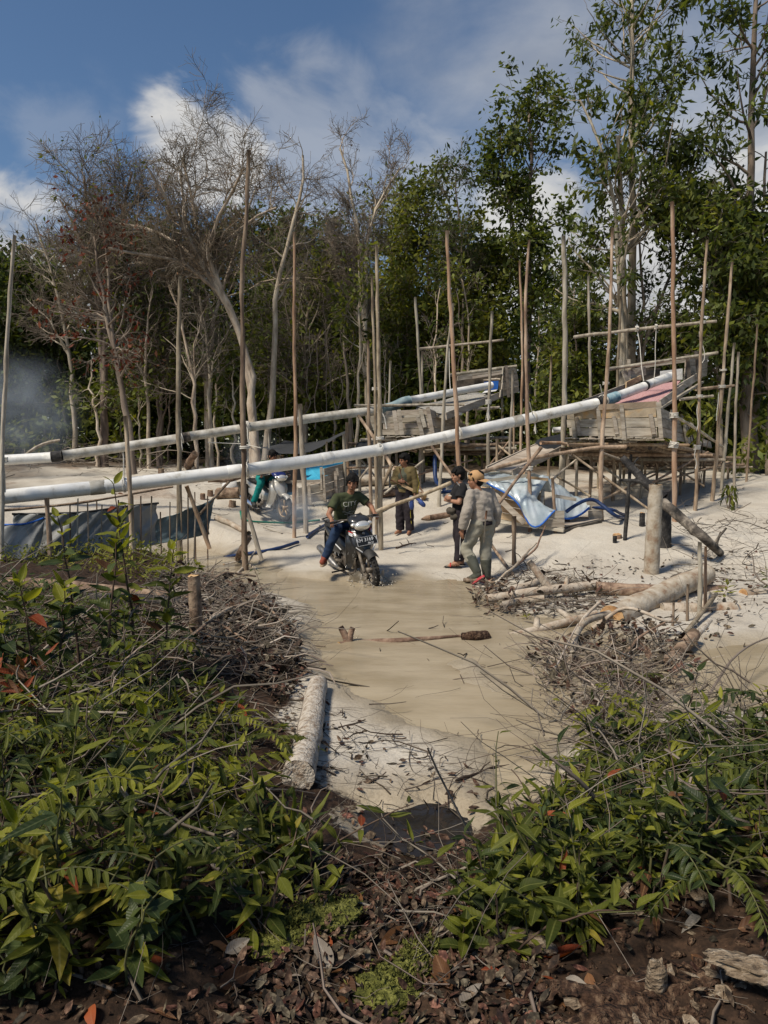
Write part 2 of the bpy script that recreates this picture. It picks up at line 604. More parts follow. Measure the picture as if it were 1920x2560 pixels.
for px, py, Y in [(900, 1420, 10.9), (700, 1430, 10.9), (1140, 1418, 11), (1200, 1458, 10.2), (1000, 1343, 14.3), (1330, 1325, 13), (1450, 1310, 13), (1510, 1300, 13.6), (1685, 1300, 13.6),
                  (1737, 1275, 14.5), (1780, 1250, 15.3), (1865, 1205, 18), (1630, 1432, 10.5), (1850, 1340, 12), (1900, 1450, 10), (150, 1392, 10.5), (330, 1375, 10.6), (500, 1345, 12.3),
                  (560, 1390, 11.4), (615, 1430, 11.2), (710, 1315, 15.5), (560, 1290, 15), (450, 1240, 17), (300, 1200, 18), (100, 1230, 16), (500, 1180, 22), (600, 1165, 24), (200, 1170, 23),
                  (800, 1245, 17), (900, 1205, 19), (1050, 1235, 17), (1200, 1225, 17), (1400, 1195, 20), (1700, 1188, 21), (1100, 1175, 24), (1300, 1240, 16), (1600, 1225, 17), (950, 1368, 13.0), (640, 1330, 14.4), (800, 1330, 14.5), (1250, 1400, 11.2), (1400, 1400, 11), (1500, 1440, 10.2)]:
    p = at(px, py, Y)
    CTRL.append((p.x, p.y, p.z))
CTRL = np.array(CTRL)
RBF_C, RBF_M = .16, float(CTRL[:, 2].mean())
_d = np.sqrt((CTRL[:, None, 0] - CTRL[None, :, 0]) ** 2 + (CTRL[:, None, 1] - CTRL[None, :, 1]) ** 2 + RBF_C)
RBF_W = np.linalg.solve(_d - np.eye(len(CTRL)) * .02, CTRL[:, 2] - RBF_M)
POOL = [onz(*q, 0) for q in [(610, 1458), (660, 1446), (720, 1440), (830, 1452), (930, 1455), (1040, 1446), (1130, 1460), (1180, 1502), (1280, 1535), (1420, 1548), (1560, 1600), (1700, 1622),
                             (1930, 1612), (2200, 1600), (2250, 1790), (1930, 1790), (1750, 1770), (1600, 1800), (1450, 1850), (1350, 1905), (1330, 1990), (1270, 1990), (1235, 1920), (1195, 1850), (1100, 1838),
                             (1000, 1815), (930, 1772), (860, 1722), (805, 1680), (775, 1640), (800, 1600), (815, 1560), (770, 1520), (700, 1490)]]
CHAN = [onz(*q, .0) for q in [(330, 1402), (400, 1386), (480, 1372), (560, 1385), (625, 1400), (690, 1425), (700, 1455), (620, 1462), (560, 1446), (480, 1428), (400, 1424)]]
PUD = [onz(*q, .02) for q in [(878, 2018), (930, 2008), (985, 2016), (1050, 1996), (1120, 2008), (1190, 2030), (1215, 2070), (1185, 2110), (1120, 2135), (1060, 2165), (1000, 2150), (950, 2145), (915, 2095), (890, 2060)]]
BAR = [onz(*q, 0) for q in [(1110, 1660), (1190, 1640), (1260, 1690), (1300, 1730), (1230, 1738), (1150, 1700)]]
SOIL = [onz(*q, .1) for q in [(-1500, 1400), (0, 1398), (330, 1398), (450, 1438), (600, 1478), (720, 1560), (735, 1640), (705, 1720), (720, 1840), (770, 1960), (850, 1995), (900, 2050), (1000, 2085), (1130, 2075),
                              (1200, 2030), (1270, 1990), (1400, 1900), (1600, 1830), (1920, 1860), (3200, 1900)]] + [Vector((9, -6, 0)), Vector((-12, -6, 0))]


def gz(x, y):
    sc = np.isscalar(x)
    x, y = np.atleast_1d(np.asarray(x, float)), np.atleast_1d(np.asarray(y, float))
    z = np.full(x.shape, RBF_M)
    for (cx, cy, cz), w in zip(CTRL, RBF_W):
        z += w * np.sqrt((x - cx) ** 2 + (y - cy) ** 2 + RBF_C)
    dp = sdist(POOL, x, y) + .10 * vnoise(x * 1.7, y * 1.7, 61) + .05 * vnoise(x * 5, y * 5, 62)
    dc = sdist(CHAN, x, y)
    du = sdist(PUD, x, y) + .045 * vnoise(x * 6, y * 6, 63) + .02 * vnoise(x * 17, y * 17, 64)
    db = sdist(BAR, x, y)
    so = sstep(-sdist(SOIL, x, y), -.15, .35)
    amp = sstep(dp, 0, .5)
    z = z + amp * (.022 * vnoise(x * 1.3, y * 1.3, 1) + .010 * vnoise(x * 4, y * 4, 2)) + amp * so * (.035 * vnoise(x * 5, y * 5, 3) + .02 * vnoise(x * 14, y * 14, 4))
    tramp = sstep(y, 9.5, 11) * sstep(dp, .2, 1.0) * sstep(dc, .1, .6)
    z = z + tramp * (.016 * vnoise(x * 3.1, y * 3.1, 51) + .014 * vnoise(x * 6.3, y * 5.1, 52))
    far = sstep(y, 12, 20)
    z = z + far * (.10 * vnoise(x * .5, y * .5, 5) + .05 * vnoise(x * 1.6, y * 1.6, 6))
    z = np.where(dp < .9, np.minimum(z, .012 + np.maximum(dp, 0) * .24), z)
    z = np.where(dp < 0, -.10 * sstep(-dp, -.02, .35) + .006 * vnoise(x * 6, y * 6, 8), z)
    z = np.where(dp < 0, np.maximum(z, -.10 + .118 * sstep(-db + .10 * vnoise(x * 3, y * 3, 65) + .04 * vnoise(x * 9, y * 9, 66), -.35, .22)), z)
    z = np.where(dc < .5, np.minimum(z, .012 + np.maximum(dc, 0) * .4), z)
    z = np.where(dc < 0, np.minimum(z, -.06 * sstep(-dc, -.02, .2)), z)
    z = np.where(du < .25, np.minimum(z, .03 + np.maximum(du, 0) * .5), z)
    z = np.where(du < 0, .03 - .08 * sstep(-du, 0, .15), z)
    return float(z[0]) if sc else z


gz_exact = gz
_S = .05
_x0, _y0 = -20.0, -6.0
_gx, _gy = np.meshgrid(np.arange(_x0, 20.0, _S), np.arange(_y0, 34.0, _S))
_G = gz_exact(_gx.ravel(), _gy.ravel()).reshape(_gx.shape)


def gz(x, y):
    '''ground height read from a fine lattice (exact beyond it)'''
    if np.isscalar(x):
        fx, fy = (x - _x0) / _S, (y - _y0) / _S
        i, j = int(fy), int(fx)
        if fx < 0 or fy < 0 or j >= _G.shape[1] - 1 or i >= _G.shape[0] - 1:
            return gz_exact(x, y)
        u, v = fx - j, fy - i
        return float((_G[i, j] * (1 - u) + _G[i, j + 1] * u) * (1 - v) + (_G[i + 1, j] * (1 - u) + _G[i + 1, j + 1] * u) * v)
    x, y = np.asarray(x, float), np.asarray(y, float)
    fx = np.clip((x - _x0) / _S, 0, _G.shape[1] - 2 + .999)
    fy = np.clip((y - _y0) / _S, 0, _G.shape[0] - 2 + .999)
    i, j = fy.astype(int), fx.astype(int)
    u, v = fx - j, fy - i
    return (_G[i, j] * (1 - u) + _G[i, j + 1] * u) * (1 - v) + (_G[i + 1, j] * (1 - u) + _G[i + 1, j + 1] * u) * v


def gp(px, py, lift=0.0):
    """the point of the ground seen at a pixel"""
    d = ray(px, py)
    t = 1.2
    prev = None
    while t < 80:
        p = Vector((0, 0, CAMH)) + d * t
        h = p.z - gz(p.x, p.y)
        if h < 0:
            a, b = t - .25 if t > 1.2 else 0.5, t
            for _ in range(10):
                m = (a + b) / 2
                q = Vector((0, 0, CAMH)) + d * m
                if q.z < gz(q.x, q.y):
                    b = m
                else:
                    a = m
            q = Vector((0, 0, CAMH)) + d * b
            return Vector((q.x, q.y, gz(q.x, q.y) + lift))
        t += .25 if t < 14 else .6
    return Vector((0, 0, CAMH)) + d * t


def gnd(px, Y, lift=0.0):
    """the ground under the column px at depth Y"""
    x = (px - 960) / FPX * Y / math.cos(PITCH)
    for _ in range(3):
        z = gz(x, Y)
        k = Y * math.cos(PITCH) + (CAMH - z) * math.sin(PITCH)
        x = (px - 960) / FPX * k
    return Vector((x, Y, gz(x, Y) + lift))


ru = np.concatenate([np.linspace(-1.25, -.62, 40, endpoint=False), np.linspace(-.62, .62, 300, endpoint=False), np.linspace(.62, 1.25, 40)])
yr = np.concatenate([np.linspace(-5, 1.2, 24, endpoint=False), np.geomspace(1.2, 30, 310, endpoint=False), np.geomspace(30, 900, 40)])
GY, GU = np.meshgrid(yr, ru, indexing='ij')
GX = (GY + 7.5) * GU * np.where(GY > 40, 1.6, 1.0)
gx, gy = GX.ravel(), GY.ravel()
gzv = gz_exact(gx, gy)
nr, nc = GX.shape
ii, jj = np.meshgrid(np.arange(nr - 1), np.arange(nc - 1), indexing='ij')
b0 = (ii * nc + jj).ravel()
GF = np.stack([b0, b0 + 1, b0 + nc + 1, b0 + nc], -1)
soil = sstep(-sdist(SOIL, gx, gy) + .14 * vnoise(gx * 3, gy * 3, 11), -.22, .26)
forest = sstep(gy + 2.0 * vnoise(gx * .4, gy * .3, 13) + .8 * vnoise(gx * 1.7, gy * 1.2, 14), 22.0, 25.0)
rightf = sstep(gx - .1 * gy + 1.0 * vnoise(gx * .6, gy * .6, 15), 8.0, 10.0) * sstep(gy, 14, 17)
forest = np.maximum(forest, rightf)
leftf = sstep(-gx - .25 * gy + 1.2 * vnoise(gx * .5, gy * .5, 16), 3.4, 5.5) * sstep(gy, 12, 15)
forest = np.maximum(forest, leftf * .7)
dpv = np.minimum(np.minimum(sdist(POOL, gx, gy) + .10 * vnoise(gx * 1.7, gy * 1.7, 61) + .05 * vnoise(gx * 5, gy * 5, 62), sdist(CHAN, gx, gy)), sdist(PUD, gx, gy))
wet = 1 - sstep(dpv + .12 * vnoise(gx * 4, gy * 4, 17), .0, .42)
debris = sstep(vnoise(gx * .9, gy * .9, 18) + .5 * vnoise(gx * 3, gy * 3, 19), .2, .9) * sstep(gy, 13, 18)
g_me = mesh_np('ground', np.stack([gx, gy, gzv], -1), [GF])
ca = g_me.color_attributes.new('zone', 'FLOAT_COLOR', 'POINT')
ca.data.foreach_set('color', np.stack([soil, forest, wet, debris], -1).astype(np.float32).ravel())


def ground_material():
    m = bpy.data.materials.new('ground')
    m.use_nodes = True
    n, l = m.node_tree.nodes, m.node_tree.links.new
    p = n['Principled BSDF']
    tcn = n.new('ShaderNodeTexCoord')
    at_ = n.new('ShaderNodeVertexColor')
    at_.layer_name = 'zone'
    sp = n.new('ShaderNodeSeparateColor')
    l(at_.outputs['Color'], sp.inputs[0])

    def noise(scale, det, rough=.6):
        z = n.new('ShaderNodeTexNoise')
        z.inputs['Scale'].default_value = scale
        z.inputs['Detail'].default_value = det
        z.inputs['Roughness'].default_value = rough
        l(tcn.outputs['Object'], z.inputs['Vector'])
        return z.outputs[0]

    def ramp(src, stops):
        r = n.new('ShaderNodeValToRGB')
        e = r.color_ramp.elements
        e[0].position, e[0].color = stops[0][0], (*stops[0][1], 1)
        e[1].position, e[1].color = stops[-1][0], (*stops[-1][1], 1)
        for q in stops[1:-1]:
            k = e.new(q[0])
            k.color = (*q[1], 1)
        l(src, r.inputs[0])
        return r.outputs[0]

    def mix(f, a, b, mode='MIX'):
        x = n.new('ShaderNodeMix')
        x.data_type = 'RGBA'
        x.blend_type = mode
        for i, q in ((0, f), (6, a), (7, b)):
            if isinstance(q, (int, float)):
                x.inputs[i].default_value = q
            else:
                l(q, x.inputs[i])
        return x.outputs[2]
    sand = ramp(noise(1.1, 9), [(.3, (.385, .345, .285)), (.5, (.455, .415, .35)), (.7, (.50, .465, .40))])
    grain = ramp(noise(55, 4, .7), [(.33, (.72, .70, .67)), (.5, (1, 1, 1)), (.72, (1.06, 1.06, 1.06))])
    sand = mix(.8, sand, grain, 'MULTIPLY')
    spots = ramp(noise(16, 6, .75), [(.60, (1, 1, 1)), (.70, (.62, .52, .42))])
    sand = mix(.35, sand, spots, 'MULTIPLY')
    deb = ramp(noise(7, 8, .75), [(.40, (.16, .10, .07)), (.56, (.34, .26, .19)), (.66, (.48, .43, .37))])
    dfac = n.new('ShaderNodeMath')
    dfac.operation = 'MULTIPLY'
    l(at_.outputs['Alpha'], dfac.inputs[0])
    dfac.inputs[1].default_value = .75
    sand = mix(dfac.outputs[0], sand, deb)
    wetc = mix(1.0, sand, ramp(noise(3, 4), [(.3, (.66, .60, .50)), (.7, (.78, .73, .64))]), 'MULTIPLY')
    sand = mix(sp.outputs[2], sand, wetc)
    soilc = ramp(noise(24, 9, .72), [(.30, (.010, .006, .004)), (.48, (.026, .015, .009)), (.62, (.055, .031, .018)), (.80, (.12, .075, .045))])
    ragged = n.new('ShaderNodeMath')
    ragged.operation = 'MULTIPLY_ADD'
    l(noise(9, 7, .75), ragged.inputs[0])
    ragged.inputs[1].default_value = 1.7
    ragged.inputs[2].default_value = -.85
    radd = n.new('ShaderNodeMath')
    l(ragged.outputs[0], radd.inputs[0])
    l(sp.outputs[0], radd.inputs[1])
    rst = n.new('ShaderNodeMapRange')
    rst.interpolation_type = 'SMOOTHSTEP'
    rst.inputs['From Min'].default_value = .38
    rst.inputs['From Max'].default_value = .62
    l(radd.outputs[0], rst.inputs['Value'])
    col = mix(rst.outputs[0], sand, soilc)
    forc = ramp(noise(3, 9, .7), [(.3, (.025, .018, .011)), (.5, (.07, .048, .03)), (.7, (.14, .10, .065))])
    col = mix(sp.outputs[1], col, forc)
    l(col, p.inputs['Base Color'])
    rg = n.new('ShaderNodeMapRange')
    rg.inputs['To Min'].default_value = .95
    rg.inputs['To Max'].default_value = .45
    l(sp.outputs[2], rg.inputs[0])
    l(rg.outputs[0], p.inputs['Roughness'])
    p.inputs['Specular IOR Level'].default_value = .25
    b1 = n.new('ShaderNodeBump')
    b1.inputs['Strength'].default_value = .55
    b1.inputs['Distance'].default_value = .05
    l(noise(6, 9, .62), b1.inputs['Height'])
    vo = n.new('ShaderNodeTexVoronoi')
    vo.feature = 'SMOOTH_F1'
    vo.inputs['Scale'].default_value = 3.6
    vo.inputs['Randomness'].default_value = 1.0
    l(tcn.outputs['Object'], vo.inputs['Vector'])
    b0 = n.new('ShaderNodeBump')
    b0.inputs['Strength'].default_value = .45
    b0.inputs['Distance'].default_value = .05
    l(vo.outputs['Distance'], b0.inputs['Height'])
    l(b0.outputs[0], b1.inputs['Normal'])
    b2 = n.new('ShaderNodeBump')
    b2.inputs['Strength'].default_value = .5
    b2.inputs['Distance'].default_value = .006
    l(noise(70, 4, .6), b2.inputs['Height'])
    l(b1.outputs[0], b2.inputs['Normal'])
    l(b2.outputs[0], p.inputs['Normal'])
    return m


g_me.materials.append(ground_material())
ground = structure(link('ground', g_me))


# ------------------------------------------------------------------ water
def water_material(name, col, col2, transp, rough, wave, wscale):
    m = bpy.data.materials.new(name)
    m.use_nodes = True
    n, l = m.node_tree.nodes, m.node_tree.links.new
    p = n['Principled BSDF']
    tcn = n.new('ShaderNodeTexCoord')
    mp = n.new('ShaderNodeMapping')
    mp.inputs['Scale'].default_value = (1, 2.2, 1)
    l(tcn.outputs['Object'], mp.inputs[0])
    z = n.new('ShaderNodeTexNoise')
    z.inputs['Scale'].default_value = 1.3
    z.inputs['Detail'].default_value = 6
    l(mp.outputs[0], z.inputs['Vector'])
    r = n.new('ShaderNodeValToRGB')
    r.color_ramp.elements[0].position, r.color_ramp.elements[0].color = .35, (*col, 1)
    r.color_ramp.elements[1].position, r.color_ramp.elements[1].color = .68, (*col2, 1)
    l(z.outputs[0], r.inputs[0])
    l(r.outputs[0], p.inputs['Base Color'])
    p.inputs['Roughness'].default_value = rough
    p.inputs['Specular IOR Level'].default_value = .5
    p.inputs['IOR'].default_value = 1.33
    prev = None
    for sc_, st, di in ((wscale, wave, .02), (wscale * 4.5, wave, .006)):
        w = n.new('ShaderNodeTexNoise')
        w.inputs['Scale'].default_value = sc_
        w.inputs['Detail'].default_value = 3
        w.inputs['Distortion'].default_value = .6
        l(mp.outputs[0], w.inputs['Vector'])
        b = n.new('ShaderNodeBump')
        b.inputs['Strength'].default_value = st
        b.inputs['Distance'].default_value = di
        l(w.outputs[0], b.inputs['Height'])
        if prev:
            l(prev.outputs[0], b.inputs['Normal'])
        prev = b
    l(prev.outputs[0], p.inputs['Normal'])
    t = n.new('ShaderNodeBsdfTransparent')
    t.inputs['Color'].default_value = (.85, .80, .68, 1)
    ms = n.new('ShaderNodeMixShader')
    ms.inputs[0].default_value = transp
    l(p.outputs[0], ms.inputs[1])
    l(t.outputs[0], ms.inputs[2])
    l(ms.outputs[0], n['Material Output'].inputs['Surface'])
    MATS[name] = m
    return m


water_material('muddy', (.33, .270, .180), (.45, .380, .270), .14, .045, .22, 5.0)
water_material('murky', (.010, .011, .014), (.026, .022, .020), .15, .02, .04, 3.0)


def water(name, poly, z, m, grow, step):
    p = np.array([(q.x, q.y) for q in poly])
    xs = np.arange(p[:, 0].min() - grow, p[:, 0].max() + grow, step)
    ys = np.arange(p[:, 1].min() - grow, p[:, 1].max() + grow, step)
    X, Y = np.meshgrid(xs, ys)
    d = sdist(poly, X.ravel(), Y.ravel()).reshape(X.shape)
    keep = d[:-1, :-1] < grow
    nC = len(xs)
    i, j = np.nonzero(keep)
    b = i * nC + j
    F = np.stack([b, b + 1, b + nC + 1, b + nC], -1)
    Z = z + .004 * vnoise(X * 3, Y * 5, 21) + .002 * vnoise(X * 9, Y * 14, 22)
    V = np.stack([X.ravel(), Y.ravel(), Z.ravel()], -1)
    used, inv = np.unique(F, return_inverse=True)
    return structure(link(name, mesh_np(name, V[used], [inv.reshape(-1, 4)], m)))


water('creek_water', POOL, .0, 'muddy', .24, .09)
water('channel_water', CHAN, .004, 'muddy', .06, .08)
water('puddle', PUD, .012, 'murky', .12, .05)

# ------------------------------------------------------------------ poles and sticks
def wobble(pts, n, amp, rng):
    """resample a polyline smoothly and let it wander like grown wood"""
    P = np.array([list(p) for p in pts], float)
    L = np.concatenate([[0], np.cumsum(np.linalg.norm(np.diff(P, axis=0), axis=1))])
    t = np.linspace(0, L[-1], n)
    Q = np.stack([np.interp(t, L, P[:, i]) for i in range(3)], -1)
    for _ in range(2):
        Q[1:-1] = .5 * Q[1:-1] + .25 * (Q[:-2] + Q[2:])
    nz = rng.normal(0, amp, (n, 3))
    nz[0] = 0
    nz = np.cumsum(nz, 0) * .5
    nz -= np.linspace(0, 1, n)[:, None] * nz[-1]
    return Q + nz


def pole(pts, r0, r1, m, label, name='wooden_pole', cat='pole', group=None, n=None, sides=9, amp=None, parent=None, cut=True, seed=None):
    rng = np.random.default_rng(seed if seed is not None else int(abs(pts[0][0] * 977 + pts[0][1] * 331 + pts[-1][2] * 131)) + 5)
    L = sum((Vector(pts[i + 1]) - Vector(pts[i])).length for i in range(len(pts) - 1))
    n = n or max(6, min(26, int(L / .22)))
    Q = wobble(pts, n, amp if amp is not None else r0 * .20, rng)
    R = .76 * np.linspace(r0, r1, n) * (1 + rng.normal(0, .075, n))
    mb = MB().tube(Q, R, sides)
    V = mb.v[0]
    V += rng.normal(0, r0 * .04, V.shape)
    org = Q[0]
    if parent is not None:
        return mb.build(name, m, parent, org=parent.location)
    o = mb.build(name, m, None, org=org)
    tag(o, label, cat, group)
    return o


def up(specs, Y):
    """pixels bottom to top at depth Y (a number or one per pixel)"""
    ys = Y if isinstance(Y, (list, tuple)) else [Y] * len(specs)
    return [at(px, py, q) for (px, py), q in zip(specs, ys)]


def rooted(specs, Y):
    """a pole whose first pixel is its foot: pushed 0.15 m into the ground"""
    pts = up(specs, Y)
    f = pts[0]
    g = gz(f.x, f.y)
    return [Vector((f.x, f.y, min(f.z, g) - .15))] + ([f] if f.z > g + .1 else []) + pts[1:]


POLES = [
    ([(2, 1400), (8, 1050), (20, 830), (37, 588)], 9.8, .045, .030, 'pole_grey', 'grey crooked pole at the far left edge holding both pipes'),
    ([(330, 1378), (322, 1180), (313, 1040)], 10.4, .050, .042, 'pole_bark', 'brown pole tied to both pipes beside the leafy sapling'),
    ([(449, 1358), (446, 1050), (447, 860), (452, 690)], 12.3, .072, .040, 'pole_bark', 'brown stake with a cut orange tip behind the dark teal sheet'),
    ([(613, 1432), (612, 1100), (606, 720), (622, 376)], 11.2, .068, .034, 'pole_dark', 'tallest dark pole, rising high above both pipes'),
    ([(735, 1303), (743, 1000), (738, 800), (735, 580)], 14.0, .060, .032, 'pole_orange', 'slim reddish pole behind the lower pipe left of the wooden bin'),
    ([(765, 1292), (757, 1120), (750, 1010)], 14.5, .072, .060, 'pole_grey', 'short pale pole touching the upper pipe by the wooden bin'),
    ([(953, 1388), (950, 1100), (944, 850), (942, 612)], 12.7, .060, .036, 'pole_bark', 'brown pole behind the rider with the lower pipe tied to it'),
    ([(941, 1260), (938, 1000), (930, 690)], 13.6, .050, .030, 'pole_bark', 'pale thin pole just left of the brown pole behind the rider'),
    ([(926, 1290), (922, 1060), (920, 850)], 14.2, .052, .040, 'pole_bark', 'stout brown post under the upper pipe behind the rider'),
    ([(1163, 1388), (1148, 1120), (1138, 900), (1117, 577)], 12.6, .062, .036, 'pole_orange', 'bright orange pole leaning left behind the boy in black'),
    ([(1056, 1215), (1052, 1000), (1038, 743)], 18.0, .055, .042, 'pole_grey', 'grey pole at the left end of the upper crossbar'),
    ([(1060, 1215), (1056, 880)], 18.4, .045, .036, 'pole_grey', 'short split stake beside the left crossbar pole'),
    ([(1097, 1268), (1106, 1080), (1118, 880), (1133, 758)], 16.0, .058, .036, 'pole_grey', 'grey pole leaning right in front of the grey sluice'),
    ([(1222, 1235), (1218, 1100), (1224, 950), (1230, 778)], 17.0, .060, .045, 'pole_grey', 'grey pole with a knotted rope before the head of the grey sluice'),
    ([(1273, 1200), (1276, 1050), (1282, 925)], 18.0, .050, .036, 'pole_grey', 'short crooked stake right of the grey sluice head'),
    ([(1326, 1328), (1319, 1022), (1311, 770), (1323, 600)], 12.9, .052, .030, 'pole_bark', 'slim brown pole standing before the silver tarpaulin'),
    ([(1300, 1245), (1304, 1000), (1305, 800), (1299, 652)], 16.5, .045, .030, 'pole_orange', 'thin red tipped pole between the two sluices'),
    ([(1404, 1245), (1410, 1050), (1412, 890), (1408, 590)], 15.0, .085, .060, 'pole_grey', 'thick pale pole at the left corner of the rusty box'),
    ([(1505, 1302), (1503, 1180), (1512, 1000), (1520, 880), (1531, 570)], 13.5, .056, .036, 'pole_bark', 'mottled brown pole crossing in front of the rusty box'),
    ([(1687, 1302), (1685, 1000), (1684, 800), (1680, 505)], 13.4, .066, .040, 'pole_orange', 'tall pole with bare orange foot at the right corner of the rusty box'),
    ([(1480, 1150), (1478, 995), (1471, 690)], 17.0, .052, .036, 'pole_grey', 'thin grey pole at the left end of the long crossbar'),
    ([(1541, 1080), (1543, 967), (1552, 740)], 17.5, .050, .036, 'pole_bark', 'thin brown pole behind the left side of the pink sluice'),
    ([(1737, 1277), (1741, 1200), (1749, 1000), (1756, 811), (1768, 600)], 14.4, .052, .034, 'pole_bark', 'leaning pole with looped rope right of the pink sluice'),
    ([(1779, 1252), (1785, 1200), (1796, 1064), (1811, 895), (1830, 655)], 15.2, .062, .036, 'pole_bark', 'knotty leaning pole with rope bands, second from the right edge group'),
    ([(1801, 1242), (1815, 1080), (1836, 857)], 16.0, .048, .036, 'pole_grey', 'grey leaning stake beside the knotty leaning pole'),
    ([(1836, 1218), (1840, 1020), (1846, 880)], 17.0, .046, .036, 'pole_grey', 'straight grey stake near the right edge of the platform'),
    ([(1866, 1202), (1874, 1060), (1893, 810)], 18.0, .042, .030, 'pole_dark', 'thin dark pole nearest the right edge of the picture'),
    ([(1372, 1210), (1374, 1010), (1378, 890)], 17.5, .050, .036, 'pole_bark', 'forked thin post between the grey sluice and the rusty box'),
    ([(127, 1388), (122, 1320), (117, 1245)], 10.1, .050, .040, 'pole_bark', 'stout stake at the fold of the grey sheet fence'),
    ([(1287, 1412), (1285, 1290)], 10.9, .050, .046, 'pole_dark', 'short dark stump post right of the man in the cap'),
    ([(1390, 1325), (1381, 1195)], 12.65, .040, .036, 'pole_bark', 'short post nailed against the corner of the tarpaulin box'),
    ([(686, 1212), (674, 1165), (672, 1078)], 20.0, .032, .026, 'pole_grey', 'thin stake beside the stack of sawn boards'),
    ([(873, 1205), (866, 1110), (867, 1056)], 17.0, .055, .048, 'pole_orange', 'blunt orange tipped stake right of the black awning'),
    ([(864, 1210), (862, 1150), (859, 1085)], 16.4, .052, .046, 'pole_grey', 'sawn grey stake holding the corner of the wooden bin'),
    ([(818, 1180), (817, 1104)], 18.6, .040, .034, 'pole_grey', 'short grey stake under the black awning'),
    ([(1241, 1188), (1243, 1098)], 15.6, .045, .038, 'pole_bark', 'short stake at the foot of the leaning chute'),
    ([(1286, 1190), (1283, 985)], 18.6, .040, .034, 'pole_orange', 'orange stake behind the leaning chute'),
    ([(975, 1180), (972, 1060), (976, 902)], 17.6, .042, .034, 'pole_grey', 'slim grey stake behind the coupling of the upper pipe'),
]
for pts, Y, r0, r1, m, lb in POLES:
    pole(rooted(pts, Y), r0, r1, m, lb, group='standing poles of the sluice works')

BARS = [
    ([(933, 1282), (1030, 1247), (1128, 1206)], [12.6, 12.2, 11.9], .048, .040, 'pole_bark', 'long bare pole slanting up in front of the man in khaki'),
    ([(1180, 1187), (1223, 1175), (1325, 1149), (1420, 1131), (1503, 1117), (1565, 1117)], [13.2, 13.2, 13.3, 13.4, 13.45, 13.5], .055, .045, 'pole_bark', 'long crooked rail running from the cap to the rusty box'),
    ([(1241, 1268), (1300, 1187), (1353, 1119)], [12.2, 12.5, 12.8], .034, .040, 'pole_dark', 'dark slanting brace with a forked top before the tarpaulin'),
    ([(885, 1014), (1000, 1013), (1161, 1012)], [17.0, 17, 17], .045, .038, 'pole_grey', 'sharpened crossbar along the edge of the grey sluice'),
    ([(1049, 872), (1150, 862), (1260, 849)], [17.9, 17.6, 17.2], .045, .036, 'pole_grey', 'short crossbar high above the grey sluice'),
    ([(1435, 843), (1600, 822), (1792, 803)], [16.5, 15.5, 14.8], .050, .040, 'pole_grey', 'long crossbar with hanging white ropes above the pink sluice'),
    ([(1740, 974), (1835, 964)], [15.2, 15.6], .048, .044, 'pole_bark', 'upper short crossbar tied right of the pink sluice'),
    ([(1700, 999), (1782, 990)], [14.6, 14.9], .040, .036, 'pole_grey', 'lower short crossbar tied right of the pink sluice'),
    ([(896, 1039), (950, 1118), (985, 1175)], [14.3, 13.9, 13.6], .045, .042, 'pole_bark', 'pale brace slanting under the upper pipe behind the rider'),
    ([(1077, 1113), (1124, 1182), (1150, 1215)], [14.6, 14.2, 14.0], .042, .036, 'pole_bark', 'pale brace slanting down under the lower pipe'),
    ([(6, 1276), (180, 1260), (300, 1240), (432, 1217)], [10.5, 10.8, 11.2, 12.0], .028, .024, 'pole_bark', 'thin rail lying along the top of the grey sheet fence'),
    ([(1689, 1040), (1760, 1086), (1808, 1118)], [13.6, 14.8, 15.6], .040, .034, 'pole_grey', 'grey rail slanting down at the right of the rusty box'),
    ([(1352, 1107), (1400, 1106), (1432, 1113)], [14.6, 14.8, 14.9], .050, .045, 'pole_orange', 'peeled pinkish crossbar left of the rusty box'),
    ([(466, 1215), (495, 1290), (524, 1372)], [11.6, 11.7, 11.8], .044, .044, 'pole_orange', 'orange brown prop leaning against the dark teal sheet'),
    ([(596, 1205), (625, 1300), (655, 1402)], [11.3, 11.2, 11.1], .036, .040, 'pole_grey', 'pale prop leaning on the tallest dark pole'),
    ([(500, 1285), (540, 1238), (572, 1205)], [12.4, 12.9, 13.3], .030, .034, 'pole_dark', 'dark stick tied to the corner of the teal sheet'),
    ([(1212, 1340), (1245, 1385), (1283, 1440)], [11.6, 11.0, 10.4], .030, .034, 'pole_bark', 'slanting stick right of the man in the cap'),
    ([(945, 1245), (962, 1200), (982, 1160)], [13.2, 13.2, 13.3], .040, .046, 'pole_bark', 'stub of a forked branch leaning on the pole behind the rider'),
    ([(60, 1142), (95, 1110), (150, 1100)], [16.5, 16.8, 17], .05, .035, 'pole_grey', 'curved pale branch sticking up behind the upper pipe'),
]
for pts, Y, r0, r1, m, lb in BARS:
    pole(up(pts, Y), r0, r1, m, lb, name='timber_bar', cat='pole', group='bars and braces of the sluice works')

# small sharpened log lying on the sand
a, b = gp(1150, 1288, .05), gp(1075, 1300, .05)
t = thing('sharpened_stake', 'short orange brown stake with a sharpened tip lying on the sand', 'stake', a)
mb = MB().tube(wobble([a, b], 8, .004, RNG), np.full(8, .062), 9)
mb.build('shaft', 'log_brown', t, org=a)
d = (b - a).normalized()
MB().tube([b, b + d * .08, b + d * .20], [.062, .058, .008], 8).build('tip', 'pole_orange', t, org=a)


